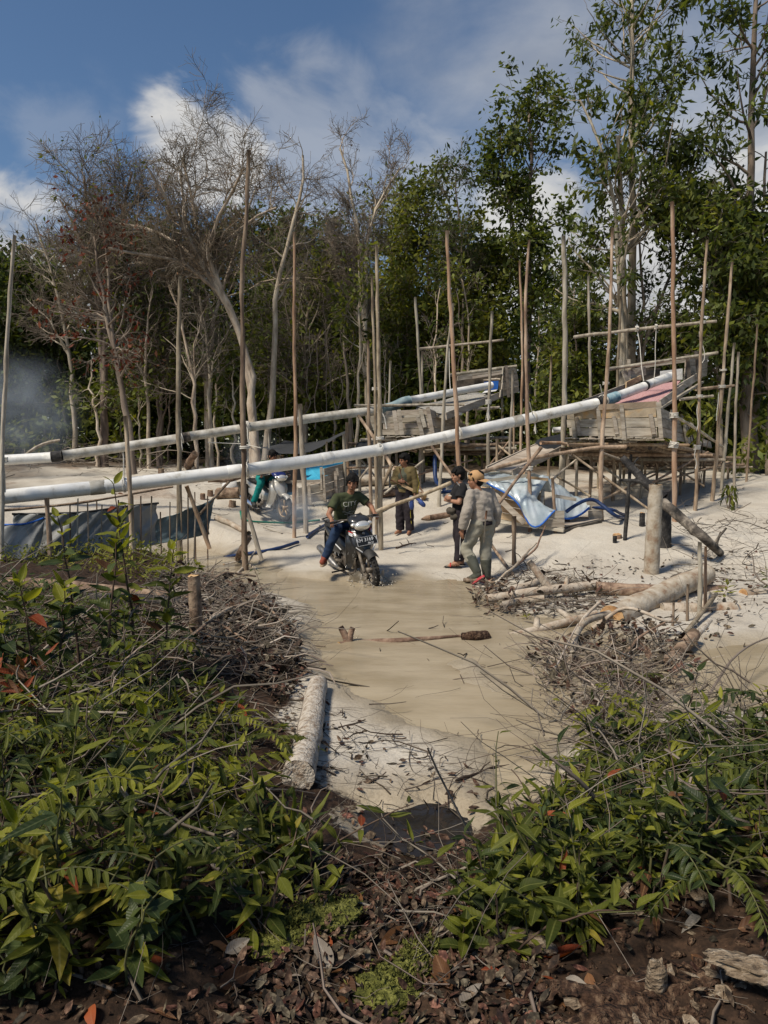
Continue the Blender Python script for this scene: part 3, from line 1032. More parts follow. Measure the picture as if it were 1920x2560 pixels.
# ------------------------------------------------------------------ pipes
def pipe(name, label, secs, r, parts, joints=()):
    """secs: pixel/depth polyline; parts: (from index, to index, material, part name)"""
    P = [at(*q) for q in secs]
    t = thing(name, label, 'pipe', P[0])
    for i, j, m, nm, k in parts:
        A, B = P[i], P[j]
        pts = [P[q] for q in range(i, j + 1)]
        n = 4 * (len(pts)) if len(pts) > 2 else 8
        Q = wobble(pts, n, 0.0, RNG)
        R = np.full(n, r * k)
        mb = MB()
        mb.tube(Q, R, 20, caps=True)
        mb.build(nm, m, t, org=P[0])
    for i, f in joints:
        c = P[i].lerp(P[i + 1], f)
        d = (P[i + 1] - P[i]).normalized()
        MB().tube([c - d * .11, c - d * .10, c + d * .10, c + d * .11], [r * 1.0, r * 1.05, r * 1.05, r * 1.0], 20, caps=False).build('collar', 'pvc_dirty' if i % 2 else 'pvc', t, org=P[0])
    return t, P


low_pts = [(-160, 1259, 9.6), (0, 1243, 10.0), (300, 1213, 10.75), (615, 1175, 11.45), (800, 1149, 12.0), (953, 1124, 12.65), (1110, 1093, 13.1), (1150, 1084, 13.25), (1350, 1040, 13.9), (1492, 1008, 14.35), (1511, 1003, 14.45),
           (1516, 1001, 14.5), (1541, 992, 14.7), (1610, 966, 15.3), (1614, 964, 15.35), (1676, 941, 16.0)]
pipe('water_pipe', 'long white plastic pipe rising to the pink sluice, the nearer pipe', low_pts, .104,
     [(0, 3, 'pvc', 'pipe_section', 1), (3, 5, 'pvc', 'pipe_section', 1.0), (5, 7, 'pvc', 'pipe_section', 1.0), (7, 9, 'pvc', 'pipe_section', 1.0), (9, 10, 'rubber_black', 'rubber_joint', 1.08),
      (10, 12, 'coupling_blue', 'coupling', 1.10), (12, 13, 'pvc', 'pipe_section', .93), (13, 14, 'rubber_black', 'rubber_joint', 1.02), (14, 15, 'pvc', 'pipe_section', .93)], ((1, .8), (2, .9), (4, .1), (6, .3), (7, .7)))
P = [at(*q) for q in low_pts]
hi_pts = [(-150, 1157, 13.8), (0, 1151, 14.0), (129, 1143, 14.2), (156, 1139, 14.25), (300, 1119, 14.8), (448, 1096, 15.3), (474, 1091, 15.4), (600, 1072, 15.9), (608, 1070, 15.92), (790, 1044, 16.6), (953, 1024, 17.2),
          (985, 1016, 17.3), (1008, 1004, 17.4), (1024, 1001, 17.5), (1120, 983, 18.3), (1228, 963, 19.3)]
pipe('water_pipe', 'older stained pipe rising to the grey sluice, the farther pipe', hi_pts, .102,
     [(0, 2, 'pvc', 'pipe_section', 1), (2, 3, 'charred', 'rubber_joint', 1.03), (3, 5, 'pvc_dirty', 'pipe_section', .97), (5, 6, 'charred_mottled', 'rubber_joint', 1.0), (6, 7, 'pvc_dirty', 'pipe_section', .97),
      (7, 8, 'charred', 'rubber_joint', 1.0), (8, 10, 'pvc_dirty', 'pipe_section', 1.0), (10, 13, 'coupling_grey', 'coupling', 1.12), (13, 15, 'pvc', 'pipe_section', .92)])


# ------------------------------------------------------------------ ropes
def rope(pts, r, label, wraps=(), parent=None, name='rope_tie', tassel=None):
    """wraps: (centre, axis, radius, turns) coils round a pole or pipe"""
    mb = MB()
    if pts:
        mb.tube(wobble(pts, 10, r * .6, RNG), np.full(10, r), 6)
    for c, ax, R, turns in wraps:
        c, ax = Vector(c), Vector(ax).normalized()
        s = ax.cross(Vector((0.3, 1, .2))).normalized()
        u = ax.cross(s)
        q = [c + s * (R * math.cos(a)) + u * (R * math.sin(a)) + ax * (r * 2.3 * (a / (2 * PI) - turns / 2)) for a in np.linspace(0, 2 * PI * turns, int(14 * turns))]
        mb.tube(q, np.full(len(q), r), 5)
    if tassel:
        c, L = tassel
        for k in range(7):
            o = Vector(RNG.normal(0, .012, 3))
            mb.tube([c, c + o + Vector((0, 0, -L * .5)), c + o * 2.2 + Vector((0, 0, -L))], [.008, .007, .004], 4)
    org = list(pts[0]) if pts else list(wraps[0][0])
    o = mb.build(name, 'rope', None, org=org)
    return tag(o, label, 'rope', 'white ropes lashing the pipes and poles')


def axis(P, i):
    return (P[i + 1] - P[i]).normalized()


H = [at(*q) for q in hi_pts]
zup = Vector((0, 0, 1))
c = at(6, 1243, 10.0)
rope([c + zup * .75, c + zup * .3, c + Vector((0, -.05, .1))], .010, 'white rope hanging at the far left pole above the near pipe', [(c, axis(P, 1), .112, 2)])
c = at(9, 1150, 9.85)
rope([c + zup * .25, c - zup * .2, c - zup * .45], .011, 'frayed rope end on the far left pole by the stained pipe', [(c, (0, 0, 1), .05, 3)])
c = at(310, 1212, 10.7)
rope([c + zup * .5, c + zup * .1], .010, 'rope tying the near pipe to the brown pole by the sapling', [(c, axis(P, 2), .112, 2)])
c = at(616, 1175, 11.4)
rope([at(618, 1118, 11.3), at(622, 1150, 11.35), c + zup * .1], .011, 'rope tying the near pipe to the tallest dark pole', [(c, axis(P, 3), .112, 2), (at(612, 1118, 11.2), (0, 0, 1), .075, 2)])
c = at(620, 1066, 15.9)
rope([at(617, 1066, 15.8), at(619, 1090, 15.75), at(623, 1106, 15.75)], .012, 'loose rope hanging off the stained pipe at the tallest pole', [(c, axis(H, 8), .112, 2)], tassel=(at(622, 1098, 15.7), .12))
c = at(453, 1094, 15.25)
rope([at(443, 1022, 15.1), at(450, 1032, 15.1), at(452, 1060, 15.15), c], .012, 'frayed rope tassel on the charred joint of the stained pipe', [(c, axis(H, 5), .115, 2)], tassel=(at(454, 1095, 15.1), .27))
c = at(745, 1050, 16.4)
rope([at(740, 1010, 16.2), at(744, 1030, 16.2), c, at(757, 1065, 16.2)], .014, 'thick knotted rope on the stained pipe by the reddish pole', [(c, axis(H, 9), .115, 2)])
c = at(950, 1124, 12.65)
rope([c + Vector((0, -.11, .1)), c + Vector((-.05, -.12, -.1))], .012, 'rope tying the near pipe to the brown pole behind the rider', [(c, axis(P, 5), .112, 2), (at(950, 1095, 12.68), (0, 0, 1), .066, 2)])
c = at(942, 1020, 17.0)
rope([at(937, 970, 16.9), at(940, 1000, 16.9), c], .014, 'rope hanging beside the blue grey coupling', [(at(937, 972, 16.9), (0, 0, 1), .06, 2), (c, axis(H, 10), .115, 1)])
rope([at(955, 1031, 12.6), at(962, 1045, 12.6), at(966, 1072, 12.6)], .010, 'pale strip of rope hanging before the grey wooden box', [])
c = at(1147, 1082, 13.1)
rope([at(1143, 1050, 13.0), c + zup * .1], .010, 'rope tying the near pipe to the orange pole', [(c, axis(P, 7), .112, 2), (at(1146, 1035, 12.7), (0, 0, 1), .06, 2)])
c = at(1335, 1043, 13.85)
rope([at(1318, 1000, 13.5), at(1324, 1002, 13.5), at(1330, 1032, 13.7), c], .010, 'rope from the slim brown pole down to the near pipe', [(c, axis(P, 8), .112, 2)], tassel=(at(1338, 1060, 13.7), .14))
c = at(1508, 1003, 14.4)
rope([at(1500, 962, 14.2), at(1505, 985, 14.3), c], .011, 'rope harness holding the near pipe at its blue coupling', [(c, axis(P, 10), .125, 2), (at(1515, 958, 13.9), (0, 0, 1), .055, 2)])
rope([at(1592, 820, 15.55), at(1600, 870, 15.5), at(1604, 930, 15.4), at(1612, 964, 15.3)], .010, 'white rope hanging from the long crossbar, the left one', [(at(1592, 822, 15.55), (1, 0, 0), .055, 3)])
rope([at(1640, 816, 15.3), at(1638, 900, 15.4), at(1635, 955, 15.5)], .010, 'white rope hanging from the long crossbar, the right one', [(at(1640, 817, 15.3), (1, 0, 0), .05, 2)])
rope([at(1757, 808, 14.75), at(1748, 830, 14.7), at(1741, 842, 14.7), at(1755, 850, 14.7), at(1760, 880, 14.7), at(1766, 898, 14.75), at(1755, 908, 14.7)], .008, 'thin looping rope at the right end of the long crossbar', [(at(1757, 805, 14.6), (0, 0, 1), .055, 3)])
rope([at(1222, 1008, 16.8), at(1220, 1020, 16.8), at(1221, 1050, 16.8)], .012, 'knotted rope on the grey pole before the grey sluice', [(at(1221, 1005, 17.0), (0, 0, 1), .065, 4)], tassel=(at(1220, 1015, 16.85), .3))
rope([at(1744, 1010, 14.35), at(1742, 1030, 14.35), at(1747, 1060, 14.35), at(1741, 1078, 14.35)], .008, 'thin rope trailing down the leaning pole with looped rope', [(at(1749, 990, 14.4), (0, 0, 1), .058, 3)])
rope([at(1797, 980, 15.1), at(1795, 1010, 15.1), at(1791, 1052, 15.1)], .009, 'frayed rope strand on the knotty leaning pole', [(at(1805, 966, 15.2), (0, 0, 1), .066, 3), (at(1808, 925, 15.2), (0, 0, 1), .066, 2)])
rope([at(1683, 1036, 13.3), at(1690, 1040, 13.3)], .011, 'rope bands round the orange footed pole by the grey rail', [(at(1685, 1038, 13.4), (0, 0, 1), .07, 4)])
rope([at(1683, 1112, 13.3), at(1692, 1108, 13.3)], .013, 'thick rope bands round the orange footed pole at deck height', [(at(1685, 1112, 13.4), (.2, 0, 1), .075, 4)])
rope([at(1741, 1118, 14.3), at(1735, 1140, 14.3), at(1744, 1155, 14.3), at(1738, 1172, 14.3)], .010, 'knotted rope strand under the deck right of the rusty box', [(at(1743, 1118, 14.4), (0, 0, 1), .06, 4)])
rope([at(1123, 870, 17.2), at(1124, 930, 17.0), at(1126, 975, 16.9)], .009, 'thin white cord hanging from the high crossbar', [(at(1133, 864, 17.5), (1, 0, 0), .05, 2)])
rope([at(1300, 1168, 12.6), at(1320, 1172, 12.7), at(1330, 1178, 12.7)], .010, 'rope knot on the slim brown pole before the tarpaulin', [(at(1324, 1170, 12.9), (0, 0, 1), .056, 3)])


# ------------------------------------------------------------------ plank panels
def panel(parent, bl, br, tr, tl, n, m, th=.03, gap=.012, rng=RNG, name='plank', rag=.02):
    """n boards laid one above the other in the quad, each an object"""
    bl, br, tr, tl = (Vector(q) for q in (bl, br, tr, tl))
    nr = (br - bl).cross(tl - bl).normalized()
    org = parent.location
    for k in range(n):
        a, b = k / n, (k + 1) / n
        H_ = (tl - bl).length
        g = gap / H_ / 2
        A, B = bl.lerp(tl, a + g), br.lerp(tr, a + g)
        C, D = br.lerp(tr, b - g), bl.lerp(tl, b - g)
        e = (B - A).normalized()
        j = rng.normal(0, rag, 2)
        off = nr * rng.normal(0, .006)
        q = [A - e * j[0], B + e * j[1], C + e * j[1], D - e * j[0]]
        mb = MB()
        mb.hexa([list(p + off) for p in q] + [list(p + off + nr * th) for p in q])
        mm = m if isinstance(m, str) else m[int(rng.integers(len(m)))]
        mb.build(name, mm, parent, smooth=False, org=org)


def bar(parent, a, b, w, h, m, name='batten', up_=(0, 0, 1)):
    MB().beam(a, b, w, h, up_).build(name, m, parent, smooth=False, org=parent.location)


def logs(parent, a, b, r, m='pole_grey', name='beam', amp=None):
    o = pole([Vector(a), Vector(b)], r, r * .85, m, None, name=name, parent=parent, n=9, amp=amp)
    return o


# right sluice with the pink carpet -------------------------------------------------
A, B = at(1425, 1090, 14.5), at(1646, 1093, 14.0)
t = thing('sluice_platform', 'raised timber sluice with a rusty plank box and a pink carpet chute', 'sluice', Vector((A.x, A.y, gz(A.x, A.y))))
TA, TB = at(1420, 1028, 14.5), at(1641, 1018, 14.0)
panel(t, A, B, TB, TA, 3, ['plank_rust', 'plank_rust', 'plank'], .035)
bar(t, at(1430, 1022, 14.4), at(1642, 1010, 13.98), .03, .11, 'plank_rust', 'rim_board')
for px, y0, y1 in ((1432, 1100, 1030), (1444, 1089, 1042), (1497, 1108, 1015), (1537, 1085, 1040), (1556, 1108, 1012), (1629, 1085, 1035), (1648, 1098, 1005)):
    bar(t, at(px + 5, y0, 13.93 + (1646 - px) * .0023), at(px - 3, y1, 13.93 + (1646 - px) * .0023), .07, .045, 'plank', 'batten', (0, 1, 0))
C, TC = at(1735, 1112, 17.0), at(1718, 1052, 17.0)
panel(t, B + Vector((.05, 0, 0)), C, TC, TB + Vector((.05, 0, .0)), 3, 'plank', .03)
for f in (.33, .66, .98):
    q, w = B.lerp(C, f), TB.lerp(TC, f)
    bar(t, q + Vector((.07, -.03, -.05)), w + Vector((.07, -.03, .06)), .06, .05, 'plank', 'batten', (0, 1, 0))
panel(t, C, at(1775, 1122, 18.0), at(1772, 1106, 18.0), at(1718, 1085, 17.0), 1, 'plank', .03)
# chute floor with carpet
f0, f1, f2, f3 = at(1535, 1010, 14.9), at(1646, 1012, 14.4), at(1702, 952, 17.2), at(1618, 960, 17.4)
m4 = MB()
nU, nV = 12, 16
V = []
for i in range(nV + 1):
    for j in range(nU + 1):
        u, v = j / nU, i / nV
        p = f0.lerp(f1, u).lerp(f3.lerp(f2, u), v)
        V.append((p.x, p.y, p.z + .012 * math.sin(u * 9 + v * 3) * math.sin(v * 11)))
m4.add(V, [[i * (nU + 1) + j, i * (nU + 1) + j + 1, (i + 1) * (nU + 1) + j + 1, (i + 1) * (nU + 1) + j] for i in range(nV) for j in range(nU)])
o = m4.build('carpet', 'carpet_pink', t, org=t.location)
o['label'] = 'faded pink carpet lining the chute'
dn = Vector((0, 0, -.06))
MB().hexa([list(q + dn * 1.6) for q in (f0, f1, f2, f3)] + [list(q + dn * .5) for q in (f0, f1, f2, f3)]).build('chute_floor', 'plank', t, smooth=False, org=t.location)


def board(parent, a, b, c, d, th, m, name='side_board'):
    """a flat board from four corners"""
    a, b, c, d = (Vector(q) for q in (a, b, c, d))
    nr = (b - a).cross(d - a).normalized() * th
    MB().hexa([list(q) for q in (a, b, c, d)] + [list(q + nr) for q in (a, b, c, d)]).build(name, m, parent, smooth=False, org=parent.location)


board(t, at(1455, 1012, 15.4), at(1566, 972, 17.0), at(1566, 958, 17.0), at(1456, 1000, 15.4), .03, 'plank')
board(t, at(1650, 1016, 14.3), at(1708, 978, 16.4), at(1706, 960, 16.4), at(1648, 1000, 14.3), .03, 'plank')
board(t, at(1688, 985, 16.0), at(1752, 945, 17.6), at(1750, 928, 17.6), at(1686, 966, 16.0), .03, 'plank')
bar(t, at(1652, 1020, 14.25), at(1756, 955, 17.6), .06, .05, 'plank', 'runner')
# head box
hb = 17.6
board(t, at(1562, 955, 17.0), at(1613, 938, 17.6), at(1611, 916, 17.6), at(1553, 929, 17.0), .03, 'plank')
board(t, at(1563, 970, 16.8), at(1602, 950, 17.3), at(1600, 938, 17.3), at(1564, 955, 16.8), .03, 'plank_new')
panel(t, at(1600, 922, 18.2), at(1715, 906, 18.2), at(1712, 896, 18.2), at(1604, 908, 18.2), 2, 'plank', .03)
board(t, at(1606, 962, 18.3), at(1650, 950, 18.3), at(1650, 920, 18.3), at(1606, 922, 18.3), .03, 'plank_dark', 'back_board')
board(t, at(1650, 950, 18.2), at(1706, 949, 18.2), at(1706, 921, 18.2), at(1650, 928, 18.2), .01, 'sack_white', 'white_sheet')
panel(t, at(1708, 960, 17.2), at(1764, 940, 18.6), at(1770, 880, 18.6), at(1712, 900, 17.2), 3, 'plank', .03)
for px, y0, y1 in ((1722, 975, 886), (1745, 965, 877)):
    bar(t, at(px + 5, y0, 17.1), at(px - 5, y1, 17.1), .07, .05, 'plank_dark', 'batten', (0, 1, 0))
for px in (1552, 1573):
    bar(t, at(px, 950, 17.1), at(px - 1, 898, 17.1), .06, .05, 'plank', 'batten', (0, 1, 0))
logs(t, at(1522, 923, 17.0), at(1794, 882, 17.0), .055, 'pole_grey', 'rail', .004)
# deck and frame below
for k in range(14):
    x0 = 1418 + k * 17
    bar(t, at(x0, 1096 + RNG.normal(0, 1), 14.5 - k * .035), at(x0 + 15 + RNG.normal(0, 3), 1096 + RNG.normal(0, 1.2), 14.45 - k * .035), .55, .022, 'plank', 'deck_board')
for y, x0, x1, Y, r, m in ((1103, 1412, 1660, 14.3, .03, 'pole_grey'), (1112, 1420, 1722, 14.0, .05, 'pole_orange'), (1124, 1400, 1700, 14.9, .06, 'pole_dark'), (1135, 1430, 1780, 15.0, .06, 'pole_bark'),
                           (1142, 1420, 1812, 15.6, .06, 'pole_grey'), (1150, 1480, 1800, 16.2, .07, 'pole_dark'), (1158, 1500, 1830, 16.8, .07, 'pole_dark'), (1145, 1460, 1850, 17.2, .06, 'pole_dark'), (1165, 1500, 1860, 17.8, .06, 'pole_dark'),
                           (1170, 1480, 1880, 18.3, .06, 'pole_grey')):
    logs(t, at(x0, y, Y), at(x1, y + RNG.normal(0, 3), Y + .4), r, m, 'cross_beam')
for k in range(26):  # joists, with extra dark ones added to deepen the shade below the deck
    f = k / 25
    a = at(1432 + f * 240, 1114 + 6 * math.sin(k), 14.3)
    b = at(1500 + f * 330, 1152 + 5 * math.cos(k * 2.1), 18.4)
    logs(t, a, b, .05 + .02 * RNG.random(), ['pole_dark', 'pole_bark', 'plank_dark'][k % 3], 'joist')
for px, Y in ((1440, 15.2), (1475, 15.0), (1532, 15.5), (1548, 16.5), (1602, 15.8), (1612, 17.4), (1640, 16.6), (1700, 16.2), (1710, 18), (1760, 17.2), (1820, 18.6), (1558, 18.0), (1495, 17.0)):
    f = gnd(px, Y)
    logs(t, f - zup * .12, Vector((f.x, f.y, at(px, 1140, Y).z)), .045, ['pole_grey', 'pole_bark', 'pole_dark'][px % 3], 'post')
for a, b in (((1432, 1137, 13.9), (1625, 1275, 13.0)), ((1505, 1250, 13.7), (1640, 1185, 15.2)), ((1500, 1160, 14.6), (1585, 1225, 14.8)), ((1622, 1212, 14.2), (1770, 1130, 15.6)), ((1640, 1205, 15.0), (1830, 1156, 16.2)),
             ((1390, 1190, 14.6), (1475, 1240, 14.4)), ((1380, 1200, 14.3), (1440, 1150, 14.8)), ((1655, 1150, 15.5), (1760, 1215, 15.4)), ((1500, 1130, 14.0), (1600, 1165, 14.3)), ((1560, 1210, 16.2), (1700, 1150, 17))):
    logs(t, at(*a), at(*b), .032, ['pole_grey', 'pole_bark', 'pole_dark'][a[0] % 3], 'brace')

# left, grey sluice -----------------------------------------------------------------
A, B = at(957, 1088, 17.2), at(1079, 1088, 16.8)
TA, TB = at(954, 1028, 17.2), at(1067, 1022, 16.8)
t = thing('sluice_platform', 'raised timber sluice with a pale plank box and a grey chute', 'sluice', Vector((A.x, A.y, gz(A.x, A.y))))
panel(t, A, B, TB, TA, 4, 'plank', .03)
for a, b in (((993, 1088), (985, 1026)), ((1005, 1087), (997, 1024)), ((1056, 1088), (1043, 1040)), ((1062, 1068), (1051, 1026)), ((1083, 1092), (1069, 1018))):
    bar(t, at(*a, 16.75), at(*b, 16.75), .09, .04, 'plank', 'batten', (0, 1, 0))
bar(t, at(1000, 1042, 16.85), at(1050, 1040, 16.75), .05, .07, 'plank', 'batten', (0, 1, 0))
bar(t, at(928, 1040, 17.4), at(945, 1090, 17.4), .12, .04, 'plank', 'batten', (0, 1, 0))
bar(t, at(938, 1030, 17.4), at(952, 1090, 17.4), .10, .04, 'plank', 'batten', (0, 1, 0))
C, TC = at(1170, 1100, 20.0), at(1166, 1063, 20.0)
panel(t, B + Vector((.04, 0, 0)), C, TC, TB + Vector((.04, 0, .0)), 3, 'plank', .03)
for f in (.3, .6, .95):
    q, w = B.lerp(C, f), TB.lerp(TC, f)
    bar(t, q + Vector((.06, -.03, -.1)), w + Vector((.06, -.03, .05)), .07, .05, 'plank', 'batten', (0, 1, 0))
f0, f1, f2, f3 = at(1040, 1016, 17.6), at(1112, 1038, 17.0), at(1250, 985, 19.6), at(1180, 982, 20.2)
V = []
for i in range(nV + 1):
    for j in range(nU + 1):
        u, v = j / nU, i / nV
        p = f0.lerp(f1, u).lerp(f3.lerp(f2, u), v)
        V.append((p.x, p.y, p.z + .012 * math.sin(u * 9 + v * 3) * math.sin(v * 11)))
MB().add(V, [[i * (nU + 1) + j, i * (nU + 1) + j + 1, (i + 1) * (nU + 1) + j + 1, (i + 1) * (nU + 1) + j] for i in range(nV) for j in range(nU)]).build('carpet', 'carpet_grey', t, org=t.location)
MB().hexa([list(q + dn * 1.6) for q in (f0, f1, f2, f3)] + [list(q + dn * .5) for q in (f0, f1, f2, f3)]).build('chute_floor', 'plank', t, smooth=False, org=t.location)
board(t, at(1114, 1050, 16.9), at(1253, 994, 19.5), at(1249, 980, 19.5), at(1112, 1032, 16.9), .035, 'plank')
panel(t, at(1249, 993, 19.3), at(1296, 980, 20.4), at(1290, 919, 20.4), at(1258, 917, 19.3), 4, 'plank', .03)
for a, b in (((1254, 996), (1250, 955)), ((1272, 993), (1265, 914))):
    bar(t, at(*a, 19.35), at(*b, 19.35), .08, .05, 'plank_dark', 'batten', (0, 1, 0))
panel(t, at(1179, 948, 20.4), at(1254, 936, 20.4), at(1264, 916, 20.4), at(1176, 925, 20.4), 3, 'plank', .03)
board(t, at(1142, 952, 20.2), at(1180, 946, 20.4), at(1178, 934, 20.4), at(1143, 940, 20.2), .03, 'plank')
board(t, at(1128, 980, 20.5), at(1250, 968, 20.6), at(1252, 936, 20.6), at(1145, 945, 20.5), .03, 'plank_dark', 'back_board')
board(t, at(1211, 976, 20.3), at(1244, 975, 20.3), at(1246, 952, 20.3), at(1210, 955, 20.3), .04, 'tarp_blue', 'blue_sheet')
board(t, at(1205, 984, 19.4), at(1240, 978, 19.6), at(1244, 974, 19.9), at(1212, 978, 19.8), .01, 'sack_white', 'cloth_rag')
logs(t, at(1208, 951, 20.0), at(1250, 948, 20.0), .04, 'pole_grey', 'rail')
logs(t, at(1123, 938, 19.6), at(1292, 915, 19.6), .055, 'pole_grey', 'rail', .004)
logs(t, at(1183, 1023, 18.2), at(1248, 1018, 18.6), .05, 'pole_grey', 'cross_beam')
for k in range(12):
    x0 = 950 + k * 13
    bar(t, at(x0, 1092 + RNG.normal(0, 1), 17.1 - k * .02), at(x0 + 12 + RNG.normal(0, 2), 1092 + RNG.normal(0, 1), 17.1 - k * .02), .6, .025, 'plank', 'deck_board')
for y, x0, x1, Y, r, m in ((1100, 900, 1110, 16.8, .05, 'pole_grey'), (1110, 860, 1090, 17.2, .06, 'pole_dark'), (1116, 1000, 1240, 17.6, .06, 'pole_dark'), (1122, 1080, 1290, 18.2, .06, 'pole_grey'), (1108, 1060, 1300, 18.8, .06, 'pole_dark'),
                           (1128, 1130, 1330, 19.0, .07, 'pole_dark'), (1098, 1100, 1270, 19.4, .06, 'pole_grey'), (1135, 1060, 1260, 18.6, .05, 'pole_dark'), (1128, 1060, 1100, 16.4, .055, 'pole_bark')):
    logs(t, at(x0, y, Y), at(x1, y + RNG.normal(0, 3), Y + .3), r, m, 'cross_beam')
for k in range(22):
    f = k / 21
    logs(t, at(960 + f * 130, 1102 + 5 * math.sin(k), 16.9), at(1040 + f * 250, 1124 + 5 * math.cos(k * 2.1), 20.2), .05 + .02 * RNG.random(), ['pole_dark', 'pole_bark', 'plank_dark'][k % 3], 'joist')
for px, Y in ((1050, 17.4), (1100, 18.6), (1140, 18.0), (1165, 19.4), (1205, 19.6), (1250, 19.0), (1275, 20.2), (990, 17.6), (960, 18.4), (900, 17.4)):
    f = gnd(px, Y)
    logs(t, f - zup * .12, Vector((f.x, f.y, at(px, 1112, Y).z)), .05, ['pole_grey', 'pole_bark', 'pole_dark'][px % 3], 'post')
for a, b in (((870, 1235, 16.2), (960, 1120, 16.6)), ((900, 1145, 17.0), (960, 1220, 16.6)), ((1000, 1140, 16.6), (1060, 1235, 16.4)), ((960, 1235, 16.2), (1060, 1150, 17)), ((1130, 1150, 17.5), (1250, 1230, 17)), ((1180, 1215, 17.2), (1275, 1100, 18.2)),
             ((1240, 1108, 18.0), (1290, 1150, 17.6)), ((865, 1170, 16.8), (1000, 1168, 17.0)), ((1000, 1200, 17), (1180, 1150, 18.0))):
    logs(t, at(*a), at(*b), .035, ['pole_grey', 'pole_bark', 'pole_dark'][a[0] % 3], 'brace')


# ------------------------------------------------------------------ cloth sheets
def sheet(parent, rows, nu, nv, fold, ffreq, m, name='sheet', rng=RNG, th=.006, skew=0.0, org=None):
    """a cloth through rows of control points, with folds running down it"""
    def spl(pts, n):
        P = np.array([list(p) for p in pts], float)
        tt = np.linspace(0, len(P) - 1, n)
        i = np.clip(tt.astype(int), 0, len(P) - 2)
        f = (tt - i)[:, None]
        p0, p1, p2, p3 = P[np.maximum(i - 1, 0)], P[i], P[i + 1], P[np.minimum(i + 2, len(P) - 1)]
        return .5 * (2 * p1 + (p2 - p0) * f + (2 * p0 - 5 * p1 + 4 * p2 - p3) * f ** 2 + (3 * p1 - p0 - 3 * p2 + p3) * f ** 3)
    R = np.array([spl(r, nu) for r in rows])
    G = np.stack([spl(R[:, k], nv) for k in range(nu)], 1)
    U, Vv = np.meshgrid(np.linspace(0, 1, nu), np.linspace(0, 1, nv))
    dU = np.gradient(G, axis=1)
    dV = np.gradient(G, axis=0)
    N = np.cross(dU, dV)
    N /= np.linalg.norm(N, axis=2, keepdims=True) + 1e-9
    ph = U * ffreq + skew * Vv * ffreq
    w = vnoise(ph, Vv * 1.3 + 7, 31) + .9 * (.5 - np.abs(vnoise(ph * 1.7 + 3, Vv * 1.6, 32))) + .45 * (.5 - np.abs(vnoise(ph * 3.9, Vv * 3.3 + ph * .5, 33)))
    G = G + N * (fold * w)[:, :, None]
    F = [[i * nu + j, i * nu + j + 1, (i + 1) * nu + j + 1, (i + 1) * nu + j] for i in range(nv - 1) for j in range(nu - 1)]
    n = nu * nv
    top, bot = G.reshape(-1, 3), (G + N * th).reshape(-1, 3)
    b = [k for k in range(nu)] + [i * nu + nu - 1 for i in range(1, nv)] + [(nv - 1) * nu + k for k in range(nu - 2, -1, -1)] + [i * nu for i in range(nv - 2, 0, -1)]
    E = [[b[i], b[(i + 1) % len(b)], b[(i + 1) % len(b)] + n, b[i] + n] for i in range(len(b))]
    mb = MB()
    mb.add(np.concatenate([top, bot]), [q[::-1] for q in F] + [[x + n for x in q] for q in F] + E)
    o = mb.build(name, m, parent, org=parent.location if parent is not None else org)
    return o, G


def hem(parent, pts, r, m, name='hem'):
    Q = wobble(pts, len(pts), 0, RNG)
    MB().tube(Q, np.full(len(Q), r), 6).build(name, m, parent, org=parent.location)


# tarpaulin box -----------------------------------------------------------------------
A = at(1240, 1290, 12.9)
t = thing('tarpaulin_box', 'low plank box half covered by a silver tarpaulin with blue hem', 'box', Vector((A.x, A.y, gz(A.x, A.y))))
panel(t, at(1205, 1288, 13.3), at(1322, 1312, 12.75), at(1318, 1240, 12.75), at(1205, 1215, 13.3), 4, 'plank_new', .03)
bar(t, at(1200, 1296, 13.25), at(1410, 1326, 12.5), .09, .06, 'plank', 'sill_beam')
bar(t, at(1232, 1232, 12.85), at(1312, 1308, 12.65), .10, .03, 'plank', 'cross_board', (0, 1, 0))
bar(t, at(1247, 1222, 12.85), at(1244, 1248, 12.85), .07, .04, 'plank', 'batten', (0, 1, 0))
panel(t, at(1345, 1318, 12.6), at(1412, 1318, 12.55), at(1412, 1276, 12.55), at(1345, 1276, 12.6), 2, 'plank', .03)
panel(t, at(1470, 1300, 13.3), at(1503, 1298, 13.35), at(1502, 1252, 13.35), at(1470, 1252, 13.3), 2, 'plank', .03)
board(t, at(1412, 1318, 12.6), at(1500, 1300, 13.2), at(1468, 1292, 13.7), at(1398, 1302, 13.1), .02, 'plank', 'floor_board')
bar(t, at(1411, 1326, 12.55), at(1502, 1303, 13.2), .05, .05, 'plank_dark', 'sill_beam')
bar(t, at(1353, 1278, 13.1), at(1359, 1198, 13.3), .06, .06, 'plank', 'batten', (0, 1, 0))
bar(t, at(1316, 1193, 13.1), at(1369, 1199, 13.1), .05, .05, 'plank_new', 'batten')
bar(t, at(1225, 1202, 13.0), at(1322, 1188, 13.1), .04, .06, 'plank', 'batten')
bar(t, at(1388, 1240, 12.75), at(1440, 1249, 12.85), .03, .06, 'plank', 'batten')
for k in range(5):
    bar(t, at(1334 + k * 6, 1268, 13.4), at(1333 + k * 6, 1232 + RNG.normal(0, 2), 13.4), .06, .03, 'plank', 'board_end', (0, 1, 0))
o1, G1 = sheet(t, [[at(1195, 1183, 13.9), at(1260, 1186, 13.7), at(1320, 1188, 13.5), at(1372, 1190, 13.3)],
                   [at(1200, 1190, 13.3), at(1262, 1206, 13.1), at(1316, 1225, 12.85), at(1345, 1248, 13.0)],
                   [at(1208, 1200, 12.95), at(1268, 1224, 12.75), at(1318, 1262, 12.55), at(1365, 1262, 12.7)],
                   [at(1215, 1208, 12.85), at(1290, 1252, 12.65), at(1334, 1322, 12.45), at(1388, 1272, 12.55)]], 44, 26, .035, 9, 'tarp_silver', 'tarpaulin')
